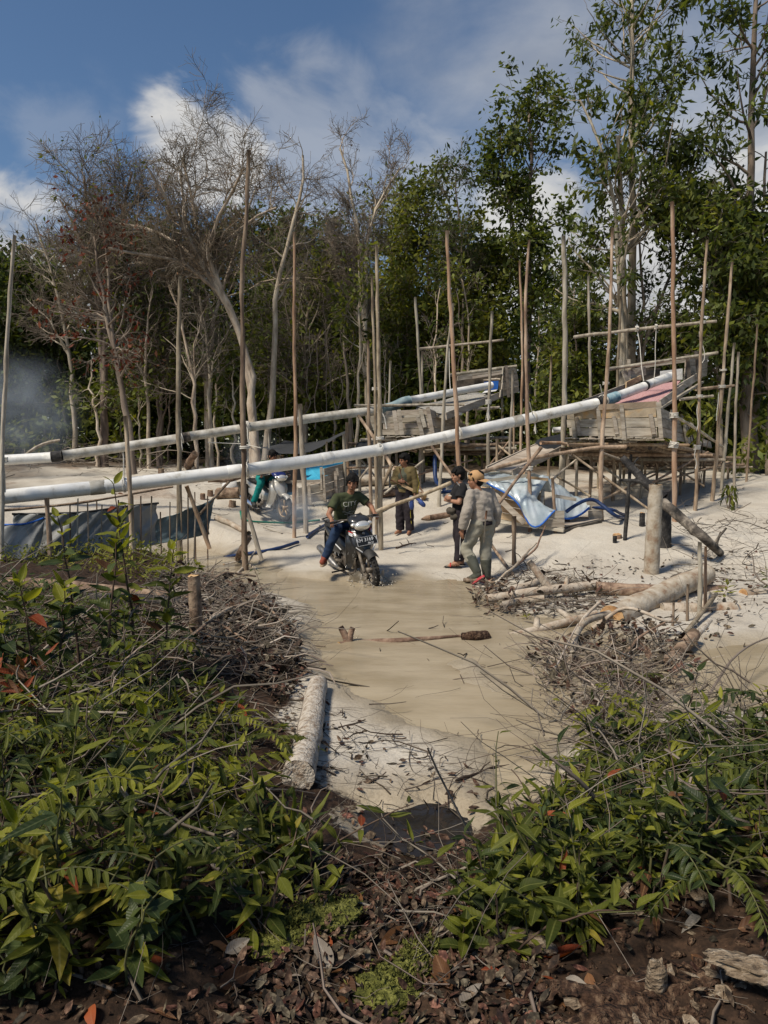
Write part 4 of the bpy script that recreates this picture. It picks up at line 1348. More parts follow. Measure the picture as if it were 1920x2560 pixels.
hem(t, [Vector(q) + Vector((0, -.012, 0)) for q in G1[-1, ::2]], .016, 'tarp_blue')
o2, G2 = sheet(t, [[at(1371, 1191, 13.3), at(1400, 1214, 13.35), at(1440, 1242, 13.4), at(1478, 1249, 13.4)],
                   [at(1378, 1225, 13.1), at(1405, 1242, 13.1), at(1446, 1262, 13.2), at(1476, 1262, 13.3)],
                   [at(1384, 1270, 12.75), at(1408, 1297, 12.9), at(1445, 1290, 13.05), at(1474, 1270, 13.2)]], 34, 20, .03, 7, 'tarp_silver', 'tarpaulin')
hem(t, [Vector(q) + Vector((0, -.012, 0)) for q in G2[-1, ::2]], .020, 'tarp_blue')
o3, G3 = sheet(t, [[at(1196, 1182, 14.2), at(1290, 1180, 14.3), at(1372, 1190, 14.0)], [at(1200, 1215, 14.4), at(1290, 1220, 14.5), at(1380, 1230, 14.3)]], 20, 8, .03, 6, 'tarp_silver', 'tarpaulin')

# blue hoses
def hose(pts, r, m, label):
    o = MB().tube(wobble(pts, 24, r * .15, RNG), np.full(24, r), 8).build('hose', m, None, org=pts[0])
    return tag(o, label, 'hose', 'hoses lying about the works')


hose([at(1415, 1280, 12.9), at(1440, 1262, 12.9), at(1470, 1247, 13.1), at(1492, 1247, 13.2), at(1520, 1272, 13.0), at(1545, 1292, 12.9), gp(1560, 1297, .02)], .035, 'hose_blue', 'thick blue hose draped over the end of the tarpaulin box')
hose([at(1478, 1268, 13.3), at(1505, 1270, 13.3), at(1535, 1276, 13.2), gp(1560, 1290, .03)], .03, 'hose_blue', 'second blue hose running out behind the tarpaulin box')
hose([gp(560, 1398, .03), gp(600, 1392, .04), gp(650, 1386, .05), gp(700, 1375, .05), gp(745, 1362, .05)], .032, 'hose_blue', 'blue hose lying across the sand behind the tallest pole')
hose([gp(768, 1348, .05), gp(790, 1330, .05), gp(815, 1318, .05)], .034, 'hose_blue', 'short length of blue hose behind the moving motorbike')
hose([gp(935, 1290, .05), gp(960, 1278, .05), gp(990, 1262, .05), gp(1005, 1255, .05)], .03, 'hose_blue', 'blue hose showing right of the pole behind the rider')
hose([gp(605, 1262 + 40, .03), gp(600, 1290, .10), gp(608, 1305, .03), gp(640, 1308, .03), gp(720, 1318, .03), gp(800, 1304, .03)], .02, 'hose_green', 'thin green hose under the parked motorbike')
hose([at(1088, 1138, 17.0), at(1087, 1180, 16.8), at(1091, 1205, 16.6), at(1110, 1222, 16)], .05, 'hose_blue', 'upright dark blue hose under the grey sluice')
hose([gp(1100, 1240, .04), gp(1130, 1236, .04), gp(1160, 1228, .04), gp(1195, 1232, .04)], .04, 'hose_blue', 'coiled blue hose on the sand left of the boy')

# leaning chute between the sluices ----------------------------------------------------
A = at(1222, 1178, 13.9)
t = thing('leaning_chute', 'weathered plank chute leaning up between the two sluices', 'chute', Vector((A.x, A.y, gz(A.x, A.y))))
board(t, at(1217, 1174, 13.8), at(1278, 1184, 13.6), at(1400, 1128, 15.4), at(1345, 1112, 15.8), .03, 'plank', 'floor_board')
board(t, at(1214, 1176, 13.85), at(1340, 1116, 15.8), at(1340, 1108, 15.8), at(1214, 1166, 13.85), .03, 'plank', 'side_board')
board(t, at(1280, 1190, 13.55), at(1402, 1132, 15.3), at(1400, 1116, 15.3), at(1278, 1176, 13.55), .03, 'plank', 'side_board')
o, _ = sheet(t, [[at(1338, 1112, 15.7), at(1345, 1100, 15.9), at(1410, 1082, 16.2)], [at(1350, 1122, 15.4), at(1375, 1124, 15.4), at(1410, 1118, 15.5)]], 16, 8, .02, 5, 'tarp_black', 'black_sheet')
bar(t, at(1310, 1200, 13.7), at(1306, 1165, 13.9), .06, .04, 'plank_new', 'batten', (0, 1, 0))
MB().tube([at(1382, 1075, 16.4), at(1412, 1073, 16.4)], [.06, .06], 12).build('white_pipe', 'pvc', t, org=t.location)

# wooden bin with the blue lining ----------------------------------------------------
A = at(740, 1265, 15.6)
t = thing('wooden_bin', 'open plank bin lined with bright blue sheet behind the rider', 'bin', Vector((A.x, A.y, gz(A.x, A.y))))
panel(t, at(812, 1250, 15.6), at(868, 1228, 16.6), at(863, 1157, 16.6), at(803, 1172, 15.6), 4, 'plank', .035)
panel(t, at(738, 1265, 15.3), at(812, 1250, 15.6), at(806, 1206, 15.6), at(733, 1222, 15.3), 2, 'plank', .035)
for a, b, Y in (((744, 1268), (742, 1216), 15.2), ((776, 1262), (772, 1212), 15.35), ((812, 1252), (808, 1186), 15.5), ((841, 1240), (838, 1178), 15.9), ((848, 1238), (842, 1170), 16.0), ((805, 1225), (803, 1168), 15.5)):
    bar(t, at(*a, Y), at(*b, Y), .06, .05, 'plank', 'batten', (0, 1, 0))
bar(t, at(694, 1206, 15.6), at(808, 1202, 15.5), .05, .06, 'plank', 'rail')
bar(t, at(692, 1185, 15.9), at(694, 1212, 15.6), .07, .06, 'plank', 'batten', (0, 1, 0))
board(t, at(703, 1204, 16.3), at(765, 1202, 16.3), at(765, 1165, 16.3), at(703, 1172, 16.3), .03, 'tarp_black', 'shaded_opening')  # black sheet standing in for the shade inside the bin's opening
board(t, at(765, 1202, 16.2), at(806, 1202, 15.9), at(862, 1158, 17.2), at(766, 1160, 17.0), .03, 'sheet_blue', 'blue_lining')
board(t, at(765, 1202, 16.6), at(806, 1206, 16.6), at(806, 1160, 17.6), at(765, 1160, 17.6), .03, 'sheet_blue', 'blue_lining')
board(t, at(702, 1243, 15.7), at(735, 1236, 15.8), at(730, 1225, 16.2), at(704, 1230, 16.2), .03, 'sheet_blue', 'blue_lining')
board(t, at(700, 1238, 15.9), at(735, 1235, 15.9), at(730, 1204, 16.0), at(700, 1204, 16.0), .02, 'plank_dark', 'dark_board')
bar(t, at(815, 1252, 15.5), at(866, 1232, 16.5), .10, .05, 'plank', 'sill_beam')

# stack of sawn boards
A = gnd(690, 20.5)
t = thing('board_stack', 'small stack of fresh orange boards under the black awning', 'boards', A)
for k in range(9):
    zz = at(690, 1166 - k * 3.4, 20.5).z
    for j in range(3):
        MB().box((A.x + RNG.normal(0, .03), A.y + (j - 1) * .16, zz), (.36, .14, .022), Matrix.Rotation(RNG.normal(0, .06), 3, 'Z')).build('board', 'plank_new', t, smooth=False, org=t.location)
f = at(690, 1169, 20.5).z
MB().box((A.x, A.y, (A.z + f) / 2 - .04), (.30, .3, max(.05, f - A.z)), None).build('trestle', 'plank', t, smooth=False, org=t.location)

# black awning
A = at(740, 1130, 20.0)
t = thing('black_awning', 'sagging black net awning strung between the trees', 'awning', A)
sheet(t, [[at(653, 1120, 20.0), at(720, 1136, 19.4), at(790, 1122, 19.4), at(866, 1080, 20.0)], [at(690, 1112, 21.0), at(740, 1120, 20.6), at(800, 1108, 20.6), at(862, 1078, 21.4)], [at(712, 1100, 22.0), at(760, 1106, 22.0), at(820, 1098, 22), at(864, 1076, 22.5)]], 26, 12, .03, 5, 'net_black', 'net')
MB().tube([at(653, 1120, 20.0), at(610, 1110, 21), at(520, 1106, 22)], [.012] * 3, 5).build('cord', 'rope', t, org=t.location)
A = at(930, 1118, 16.5)
t = thing('black_tarpaulin', 'crumpled black tarpaulin hung over the timbers left of the grey sluice', 'tarpaulin', A)
sheet(t, [[at(868, 1132, 17.0), at(900, 1108, 17.2), at(935, 1100, 17.3)], [at(872, 1140, 16.6), at(905, 1122, 16.6), at(945, 1118, 16.7)], [at(870, 1146, 16.4), at(910, 1138, 16.3), at(945, 1136, 16.3)]], 20, 12, .05, 6, 'tarp_black', 'sheet')

# ------------------------------------------------------------------ sheet fence of the settling pond
A = gp(150, 1392)
t = thing('sheet_fence', 'grey plastic sheet fence held up by stakes at the left', 'fence', A)
_, G = sheet(t, [[at(30, 1285, 10.6), at(120, 1284, 10.6), at(215, 1280, 10.7), at(300, 1268, 11.0), at(392, 1258, 11.6)],
                 [at(30, 1340, 10.6), at(120, 1342, 10.55), at(215, 1336, 10.65), at(300, 1322, 10.95), at(392, 1308, 11.55)],
                 [at(20, 1402, 10.5), at(120, 1400, 10.5), at(215, 1394, 10.6), at(300, 1380, 10.9), at(392, 1362, 11.5)]], 70, 26, .045, 16, 'tarp_grey', 'sheet', skew=.35)
hem(t, [Vector(q) for q in G[0, ::3]], .018, 'tarp_black')
_, G = sheet(t, [[at(-30, 1312, 10.2), at(20, 1312, 10.2), at(70, 1310, 10.2), at(116, 1292, 10.15)], [at(-30, 1350, 10.2), at(20, 1350, 10.15), at(60, 1350, 10.15), at(108, 1320, 10.15)], [at(-30, 1410, 10.1), at(20, 1408, 10.1), at(60, 1406, 10.1), at(95, 1392, 10.15)]], 30, 16, .03, 7, 'tarp_grey', 'sheet', skew=.5)
hem(t, [Vector(q) for q in G[0, ::3]], .016, 'tarp_blue')
A = gp(450, 1352)
t = thing('sheet_fence', 'dark teal plastic sheet fence stretched to a tied corner', 'fence', A)
sheet(t, [[at(375, 1302, 11.7), at(430, 1288, 12.0), at(475, 1270, 12.3), at(512, 1258, 12.6), at(538, 1244, 12.8)],
          [at(372, 1330, 11.7), at(430, 1322, 12.0), at(475, 1308, 12.3), at(510, 1300, 12.5), at(528, 1290, 12.7)],
          [at(365, 1364, 11.6), at(430, 1354, 11.9), at(475, 1346, 12.2), at(508, 1338, 12.4), at(526, 1336, 12.6)]], 44, 20, .035, 9, 'tarp_teal', 'sheet', skew=.3)
_, G = (None, None)
ORD = ['first', 'second', 'third', 'fourth', 'fifth', 'sixth', 'seventh', 'eighth', 'ninth', 'tenth', 'eleventh', 'twelfth', 'thirteenth', 'fourteenth', 'fifteenth', 'sixteenth', 'seventeenth', 'eighteenth', 'nineteenth', 'twentieth']
k = 0
for px, top, Y in sorted(((157, 1304, 10.4), (175, 1262, 10.45), (192, 1246, 10.5), (222, 1258, 10.55), (252, 1262, 10.7), (279, 1266, 10.9), (296, 1250, 10.9), (335, 1238, 11.1), (352, 1240, 11.2), (376, 1240, 11.3), (404, 1280, 11.7), (425, 1255, 11.9), (455, 1228, 12.1),
                   (470, 1236, 12.1), (490, 1230, 12.3), (519, 1240, 12.5), (440, 1284, 11.9), (485, 1278, 12.2), (242, 1250, 10.8), (310, 1262, 11.0))):
    f = gnd(px, Y)
    tp = at(px - 3 + (k % 3) * 3, top, Y)
    pole([f - zup * .12, f.lerp(tp, .5), tp], .017, .014, ['pole_bark', 'pole_dark', 'pole_grey'][k % 3], ORD[k] + ' thin stake from the left along the sheet fences', name='fence_stake', cat='stake', group='thin stakes along the sheet fence', n=7, sides=7)
    k += 1


# ------------------------------------------------------------------ logs and stumps
def log(pts, r0, r1, m, label, ends=('cut_wood', 'cut_wood'), name='felled_log', group=None, stubs=(), n=14, sides=14, cat='log', amp=None):
    rng = np.random.default_rng(int(abs(pts[0][0] * 733 + pts[0][1] * 991)) + 3)
    Q = wobble(pts, n, amp if amp is not None else r0 * .07, rng)
    R = np.linspace(r0, r1, n) * (1 + rng.normal(0, .03, n))
    org = Q[0]
    t = thing(name, label, cat, org, group=group)
    mb = MB()
    mb.tube(Q, R, sides, caps=False)
    mb.v[0] += rng.normal(0, r0 * .012, mb.v[0].shape)
    for (f, d, L, r) in stubs:
        i = int(f * (n - 1))
        p = Vector(Q[i])
        d = Vector(d).normalized()
        mb.tube(wobble([p, p + d * L * .5 + Vector((0, 0, .02)), p + d * L], 6, r * .1, rng), np.linspace(r * 1.2, r * .8, 6), 9)
    mb.build('bark', m, t, org=org)
    for i, e, em, rr in ((0, Q[0] - Q[1], ends[0], R[0]), (-1, Q[-1] - Q[-2], ends[1], R[-1])):
        if em:
            e = Vector(e).normalized()
            c = Vector(Q[i]) + e * .004
            s = e.cross(Vector((.2, .1, 1))).normalized()
            u = e.cross(s)
            q = MB()
            V = [list(c + e * rng.normal(0, .006))]
            for ring in (.5, 1.0):
                for a in np.linspace(0, 2 * PI, sides, endpoint=False):
                    V.append(list(c + (s * math.cos(a) + u * math.sin(a)) * rr * ring + e * rng.normal(0, .004)))
            f3 = [[0, 1 + j, 1 + (j + 1) % sides] for j in range(sides)]
            f4 = [[1 + j, 1 + sides + j, 1 + sides + (j + 1) % sides, 1 + (j + 1) % sides] for j in range(sides)]
            q.add(V, f4, f3).build('cut_end', em, t, org=org)
    return t


def stump(px, py, w, h, m, label, top='cut_wood', name='tree_stump', lean=(0, 0)):
    b = gp(px, py)
    s = b.y / FPX
    p = [b - zup * .1, b + Vector((lean[0] * .5, 0, h * s * .5)), b + Vector((lean[0], lean[1], h * s))]
    return log(p, w * s / 2 * 1.15, w * s / 2, m, label, (None, top), name=name, n=7, group='cut stumps on the sand', cat='stump')


b = gp(1625, 1432)
log([b - zup * .2, at(1632, 1320, b.y), at(1640, 1212, b.y)], .115, .100, 'log_pale', 'thick pale log standing upright in the sand', (None, 'cut_wood'), name='upright_log', n=16)
b2 = gp(1662, 1366)
log([b2 - zup * .2, at(1660, 1300, b2.y), at(1658, 1228, b2.y)], .125, .115, 'charred', 'charred black stump right behind the upright pale log', (None, 'charred'), name='charred_stump')
# burnt tree leaning over
log([at(1556, 1144, 11.9), at(1580, 1170, 11.8), at(1610, 1205, 11.6), at(1660, 1245, 11.4)], .055, .085, 'charred', 'charred black trunk leaning over the upright log', ('charred', None), name='burnt_trunk',
    stubs=((.62, (-1, .2, .1), .42, .03), (.3, (.6, -.1, .9), .2, .018)))
log([at(1655, 1255, 11.4), at(1720, 1312, 11.0), at(1768, 1352, 10.7), gp(1800, 1392, .06)], .085, .06, 'charred_mottled', 'mottled half burnt trunk lying right of the upright log', (None, 'cut_wood'), name='burnt_trunk', stubs=((.8, (.7, 0, 1), .35, .02), (.9, (.4, .2, 1), .28, .02)))
pole(rooted([(1562, 1346), (1570, 1240), (1578, 1136)], 12.0), .047, .035, 'charred', 'charred black post left of the upright pale log', name='charred_post', cat='post')
# fallen logs at the right
log([at(1530, 1548, 7.7), at(1640, 1492, 8.4), at(1765, 1434, 9.2)], .150, .128, 'log_pale', 'large pale trunk slanting up over the other logs', ('cut_wood', 'log_pale'), n=18, sides=18)
log([gp(1262, 1608, .05), at(1400, 1562, 7.5), at(1490, 1535, 7.8)], .045, .045, 'log_pale', 'slim pale log reaching out over the muddy water', ('cut_wood', 'log_pale'), stubs=((.38, (.1, .3, .9), .13, .035), (.72, (-.7, .5, .5), .2, .03)))
log([at(1522, 1535, 7.7), at(1470, 1545, 7.4), at(1440, 1580, 7.0), at(1430, 1640, 6.3), at(1400, 1720, 5.7)], .042, .02, 'log_pale', 'pale bent branch crossing the brush pile from the large trunk', ('log_pale', 'cut_wood'))
log([gp(1218, 1512, .07), at(1340, 1480, 8.8), at(1490, 1462, 9.2)], .058, .062, 'log_pale', 'forked pale log at the water edge below the man in boots', ('log_brown', 'log_pale'), stubs=((.55, (-.55, .1, .75), .45, .05), (.7, (.2, .3, .9), .15, .03)))
log([gp(1242, 1527, .05), gp(1300, 1512, .05), at(1362, 1496, 8.5)], .045, .042, 'log_pale', 'thinner pale log lying just in front of the forked log', ('log_brown', 'log_pale'))
log([at(1282, 1474, 8.9), at(1330, 1460, 9.1), at(1362, 1447, 9.3)], .050, .046, 'log_pale', 'short pale log lying behind the forked log', ('log_brown', 'log_pale'))
log([at(1490, 1470, 9.0), at(1600, 1478, 8.9), at(1780, 1476, 9.1), at(1810, 1478, 9.2)], .085, .080, 'log_brown', 'dirty trunk lying beneath the large slanting trunk', (None, 'log_brown'))
log([at(1655, 1524, 8.1), at(1740, 1528, 8.1), at(1838, 1528, 8.15)], .080, .098, 'log_pale', 'thick stub with a splintered orange end at the right', ('log_pale', 'cut_wood'), stubs=((.55, (.5, 0, .9), .22, .06),))
log([at(1858, 1487, 8.8), at(1920, 1490, 8.9), at(2050, 1496, 9.1)], .082, .090, 'log_pale', 'log with a round orange cut face at the right edge', ('cut_wood', None))
log([gp(1668, 1690, .09), gp(1700, 1650, .10), gp(1735, 1610, .10)], .075, .06, 'log_brown', 'short thick log lying in the brush pile at the right', ('log_brown', 'log_brown'))
log([at(1658, 1662, 6.2), at(1720, 1612, 6.7), at(1775, 1552, 7.6)], .036, .030, 'log_white', 'smooth grey branch leaning across the short thick log', ('log_white', None))
log([at(1690, 1610, 6.7), at(1740, 1550, 7.4), at(1790, 1485, 8.2)], .022, .024, 'pole_bark', 'bare brown stick leaning on the splintered stub', (None, 'cut_wood'))
for px, top, Y, r, m, lb in ((1748, 1355, 7.9, .034, 'pole_grey', 'grey upright stem behind the large slanting trunk'), (1762, 1366, 8.0, .026, 'pole_orange', 'orange broken stem beside the grey upright stem'),
                             (1718, 1460, 7.6, .024, 'pole_dark', 'thin dark stub in front of the large slanting trunk'), (1682, 1505, 7.4, .020, 'pole_dark', 'shorter dark stub left of the splintered log')):
    f = gnd(px, Y)
    pole([f - zup * .1, f.lerp(at(px + 4, top, Y), .5), at(px + 2, top, Y)], r, r * .8, m, lb, name='broken_stem', cat='stem', n=8)
# left side
log([at(-60, 1456, 7.7), at(150, 1462, 7.7), at(330, 1482, 7.6), at(480, 1496, 7.6)], .075, .055, 'log_brown', 'long brown log lying behind the left thicket', (None, 'log_brown'), n=18)
log([at(-60, 1498, 7.5), at(150, 1500, 7.5), at(330, 1502, 7.5), at(505, 1510, 7.4)], .10, .06, 'charred', 'long charred black log under the brown log at the left', (None, 'charred'), n=18)
b = gp(492, 1600)
log([b - zup * .1, at(489, 1520, b.y), at(484, 1440, b.y)], .058, .052, 'log_brown', 'reddish barked stump post rising from the left brush pile', (None, 'cut_wood'), name='stump_post', n=12)
log([gp(795, 1722, .035), gp(772, 1840, .05), gp(746, 1968, .06)], .074, .086, 'log_white', 'flaky white log lying on the sand at the left bank', ('log_white', 'log_white'), n=22, sides=20)
log([gp(848, 1628, .05), at(900, 1608, 7.05), onz(1000, 1602, .015), onz(1180, 1588, .005)], .046, .012, 'log_brown', 'half sunken brown branch lying across the water', ('cut_wood', None), stubs=((.08, (-.4, .1, .9), .20, .036), (.12, (.25, .1, 1), .18, .034)))
log([onz(1155, 1592, .02), onz(1190, 1590, .035), onz(1212, 1593, .0)], .04, .07, 'rotten', 'rotten orange brown stump breaking the water surface', ('rotten', 'rotten'), name='rotten_stump', cat='stump')
log([at(1532, 1700, 5.9), at(1536, 1740, 5.9), gp(1540, 1800, -.05)], .062, .05, 'log_brown', 'forked brown root stump at the edge of the right thicket', ('cut_wood', None), name='root_stump', cat='stump', stubs=((.35, (-.75, -.15, -.55), .33, .04),))
log([at(1418, 1838, 5.0), at(1480, 1848, 5.0), at(1560, 1862, 5.05)], .075, .07, 'log_white', 'pale cut log half hidden in the right thicket', ('cut_wood', 'log_white'))
log([at(1715, 1872, 4.9), at(1830, 1870, 5.0), at(1990, 1880, 5.1)], .062, .06, 'log_pale', 'long pale log across the right thicket', ('log_white', None))
log([gp(1880, 1700, .03), gp(1960, 1690, .05)], .06, .06, 'log_brown', 'mossy log end at the right edge of the water', ('log_brown', None))
# thicker roots and branches lying in the brush
BR = 'branches lying in the brush heaps'
for pts, r, m, lb in (([(560, 1420, .05), (600, 1412, .12), (645, 1432, .05)], .026, 'log_white', 'white forked root on top of the left brush heap'), ([(590, 1445, .05), (625, 1425, .16), (640, 1400, .2)], .022, 'log_white', 'short white root sticking up from the left brush heap'),
                      ([(500, 1500, .15), (560, 1470, .2), (640, 1468, .15)], .022, 'log_brown', 'brown branch across the back of the left brush heap'), ([(520, 1585, .12), (600, 1560, .22), (700, 1570, .1)], .016, 'log_pale', 'pale crooked branch in the middle of the left brush heap'),
                      ([(460, 1640, .1), (530, 1600, .2), (620, 1640, .12)], .014, 'log_brown', 'thin brown branch low in the left brush heap'), ([(640, 1520, .1), (690, 1560, .1), (740, 1620, .04)], .014, 'log_brown', 'thin branch at the water side of the left brush heap'),
                      ([(1480, 1600, .12), (1560, 1570, .25), (1650, 1600, .2), (1700, 1585, .12)], .022, 'log_pale', 'long curling pale root over the right brush heap'), ([(1420, 1660, .06), (1450, 1600, .2), (1500, 1560, .25)], .026, 'log_pale', 'stout pale root at the water side of the right brush heap'),
                      ([(1520, 1700, .06), (1600, 1640, .2), (1660, 1620, .25)], .018, 'log_brown', 'brown branch in the middle of the right brush heap'), ([(1330, 1610, .04), (1400, 1640, .12), (1470, 1690, .06)], .015, 'log_brown', 'thin brown branch dipping from the right brush heap into the water'),
                      ([(1290, 1430, .1), (1340, 1420, .3), (1362, 1385, .45)], .018, 'log_brown', 'forked stick standing up behind the forked log'), ([(1235, 1470, .05), (1290, 1440, .15), (1340, 1405, .3)], .022, 'log_pale', 'pale stick leaning over the brush by the man in boots')):
    q = [gp(x, y, z) for x, y, z in pts]
    log(q, r, r * .6, m, lb, ('cut_wood', None), name='brush_branch', group=BR, n=12, sides=9, amp=r * .5, cat='branch')
# stumps
for a in [(507, 1248, 12, 14, 'log_brown', 'small reddish stump left of the white sack'), (526, 1242, 14, 14, 'log_brown', 'small round stump beside the white sack'), (582, 1268, 18, 16, 'log_brown', 'sawn stump in front of the fallen brown log'),
          (403, 1186, 14, 14, 'log_brown', 'orange topped stump near the left forest edge'), (1415, 1312, 18, 14, 'rotten', 'short orange stump at the tarpaulin box corner'), (1537, 1357, 10, 18, 'charred', 'tiny charred stub on the open sand'),
          (1605, 1316, 13, 34, 'charred', 'black stump half hidden by the upright pale log'), (510, 1330, 16, 30, 'log_pale', 'peeled stump in front of the teal sheet'), (1543, 1345, 22, 9, 'log_brown', 'half buried round log end on the sand')]:
    stump(*a)
log([gp(545, 1248, .14), gp(600, 1246, .14)], .14, .13, 'log_brown', 'thick short brown log beside the white sack', ('log_brown', 'log_brown'))
log([gp(955, 1250, .10), gp(1000, 1246, .11), gp(1062, 1252, .1)], .10, .09, 'log_brown', 'reddish log lying behind the man in khaki', ('cut_wood', 'cut_wood'))
log([gp(540, 1300, .05), gp(580, 1322, .05), gp(622, 1340, .05)], .06, .05, 'log_pale', 'thin pale log lying left of the parked motorbike', (None, None))
log([at(520, 1200, 17), at(570, 1202, 17.2), at(612, 1190, 17.5)], .06, .05, 'log_brown', 'crooked reddish branch lying on the sand under the near pipe', (None, None))
log([gp(470, 1172, .1), at(476, 1150, 20), at(488, 1134, 20)], .13, .10, 'log_brown', 'dark snag leaning on a trunk at the left forest edge', (None, 'log_brown'), name='leaning_snag')
log([gp(870, 1222, .10), gp(930, 1215, .10), gp(975, 1212, .1)], .11, .10, 'log_pale', 'pale log lying under the pole cluster behind the rider', ('cut_wood', 'cut_wood'))
log([gp(593, 1405, -.02), at(600, 1378, 11.5), at(622, 1345, 11.8)], .055, .05, 'log_brown', 'stout leaning stub at the foot of the tallest pole', (None, 'cut_wood'))
log([gp(1210, 1260, .12), gp(1155, 1262, .1)], .1, .1, 'log_pale', 'short log hidden behind the boy and the man in the cap', ('cut_wood', 'cut_wood'))

# white sack
A = gp(575, 1242)
mb = MB().ell((A.x, A.y, A.z + .16), (.22, .18, .26), None, 16, 10)
mb.v[0] += .03 * np.stack([vnoise(mb.v[0][:, 0] * 9, mb.v[0][:, 2] * 9, 41)] * 3, -1)
tag(mb.build('sack', 'sack_white', None, org=A), 'slumped white sack on the sand beside the stumps', 'sack')

# ------------------------------------------------------------------ foliage materials
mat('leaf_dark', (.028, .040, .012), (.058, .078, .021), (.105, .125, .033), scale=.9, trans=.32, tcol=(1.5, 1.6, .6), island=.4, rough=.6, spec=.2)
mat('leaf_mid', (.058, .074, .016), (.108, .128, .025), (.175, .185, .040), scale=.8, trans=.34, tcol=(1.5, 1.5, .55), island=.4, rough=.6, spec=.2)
mat('leaf_lime', (.10, .115, .02), (.17, .18, .032), (.24, .235, .055), scale=.8, trans=.36, tcol=(1.4, 1.4, .6), island=.35, rough=.6, spec=.2)
mat('leaf_red', (.10, .028, .014), (.17, .05, .022), scale=.8, trans=.25, island=.4, rough=.7)
mat('leaf_dry', (.10, .055, .028), (.17, .10, .05), (.24, .16, .09), scale=.8, trans=.15, island=.4, rough=.8)


# ------------------------------------------------------------------ growing trees
def path_smooth(pts, n):
    P = np.array([list(p) for p in pts], float)
    L = np.concatenate([[0], np.cumsum(np.linalg.norm(np.diff(P, axis=0), axis=1))])
    t = np.linspace(0, L[-1], n)
    Q = np.stack([np.interp(t, L, P[:, i]) for i in range(3)], -1)
    for _ in range(3):
        Q[1:-1] = .5 * Q[1:-1] + .25 * (Q[:-2] + Q[2:])
    return Q


def grow(P, R, n, tr, ang, L, K, rr, upb, wob, rng, taper=.25, rmin=.003, flat=0.0, az=None):
    """n children on the batch of branches P (N,K,3)"""
    N, K0, _ = P.shape
    w = np.linalg.norm(P[:, -1] - P[:, 0], axis=1) + 1e-6
    i = rng.choice(N, n, p=w / w.sum())
    t = tr[0] + (tr[1] - tr[0]) * rng.random(n)
    f = t * (K0 - 1)
    k = np.clip(f.astype(int), 0, K0 - 2)
    u = (f - k)[:, None]
    S = P[i, k] * (1 - u) + P[i, k + 1] * u
    T = P[i, k + 1] - P[i, k]
    T /= np.linalg.norm(T, axis=1, keepdims=True) + 1e-9
    r0 = (R[i, k] * (1 - u[:, 0]) + R[i, k + 1] * u[:, 0]) * rr
    rnd = rng.normal(size=(n, 3))
    side = np.cross(T, rnd)
    side[:, 2] *= (1 - flat)
    side /= np.linalg.norm(side, axis=1, keepdims=True) + 1e-9
    a = np.radians(ang[0] + (ang[1] - ang[0]) * rng.random(n))[:, None]
    d = T * np.cos(a) + side * np.sin(a)
    ln = L * (.55 + .7 * rng.random(n)) * (1.15 - .45 * t)
    Q = np.zeros((n, K, 3))
    Q[:, 0] = S
    for s in range(1, K):
        d = d + np.array([0, 0, upb]) + rng.normal(0, wob, (n, 3))
        d /= np.linalg.norm(d, axis=1, keepdims=True)
        Q[:, s] = Q[:, s - 1] + d * (ln / (K - 1))[:, None]
    RR = np.maximum(r0[:, None] * np.linspace(1, taper, K)[None], rmin)
    return Q, RR


def leaves_at(P, n, size, asp, rng, droop=.3, t0=.2, spread=.12, up=.6):
    """n leaf blades along the batch of twigs"""
    N, K, _ = P.shape
    i = rng.integers(0, N, n)
    f = (t0 + (1 - t0) * rng.random(n)) * (K - 1)
    k = np.clip(f.astype(int), 0, K - 2)
    u = (f - k)[:, None]
    S = P[i, k] * (1 - u) + P[i, k + 1] * u + rng.normal(0, spread, (n, 3))
    T = P[i, k + 1] - P[i, k]
    T /= np.linalg.norm(T, axis=1, keepdims=True) + 1e-9
    d = T * .6 + rng.normal(0, .75, (n, 3))
    d[:, 2] -= droop
    return blades(S, d, size * (.6 + .8 * rng.random(n)), asp, rng, up)


def blades(S, d, ln, asp, rng, up=.6):
    n = len(S)
    d = d / (np.linalg.norm(d, axis=1, keepdims=True) + 1e-9)
    nr = rng.normal(0, .5, (n, 3)) + np.array([0, 0, up])
    s = np.cross(d, nr)
    s /= np.linalg.norm(s, axis=1, keepdims=True) + 1e-9
    nn = np.cross(s, d)
    ln = ln[:, None]
    w = ln * asp * .5
    V = np.stack([S, S + d * ln * .45 + s * w - nn * ln * .06, S + d * ln - nn * ln * .10, S + d * ln * .45 - s * w - nn * ln * .06], 1).reshape(-1, 3)
    b = np.arange(n) * 4
    F = np.concatenate([np.stack([b, b + 1, b + 2], -1), np.stack([b, b + 2, b + 3], -1)])
    return V, F


def mesh_batches(name, batches, sides, m, org):
    V, F, n = [], [], 0
    for (P, R), S in zip(batches, sides):
        v, f = tubes(P, R, S)
        V.append(v)
        F.append(f + n)
        n += len(v)
    return mesh_np(name, np.concatenate(V) - np.array(list(org)), [np.concatenate(F)], m)


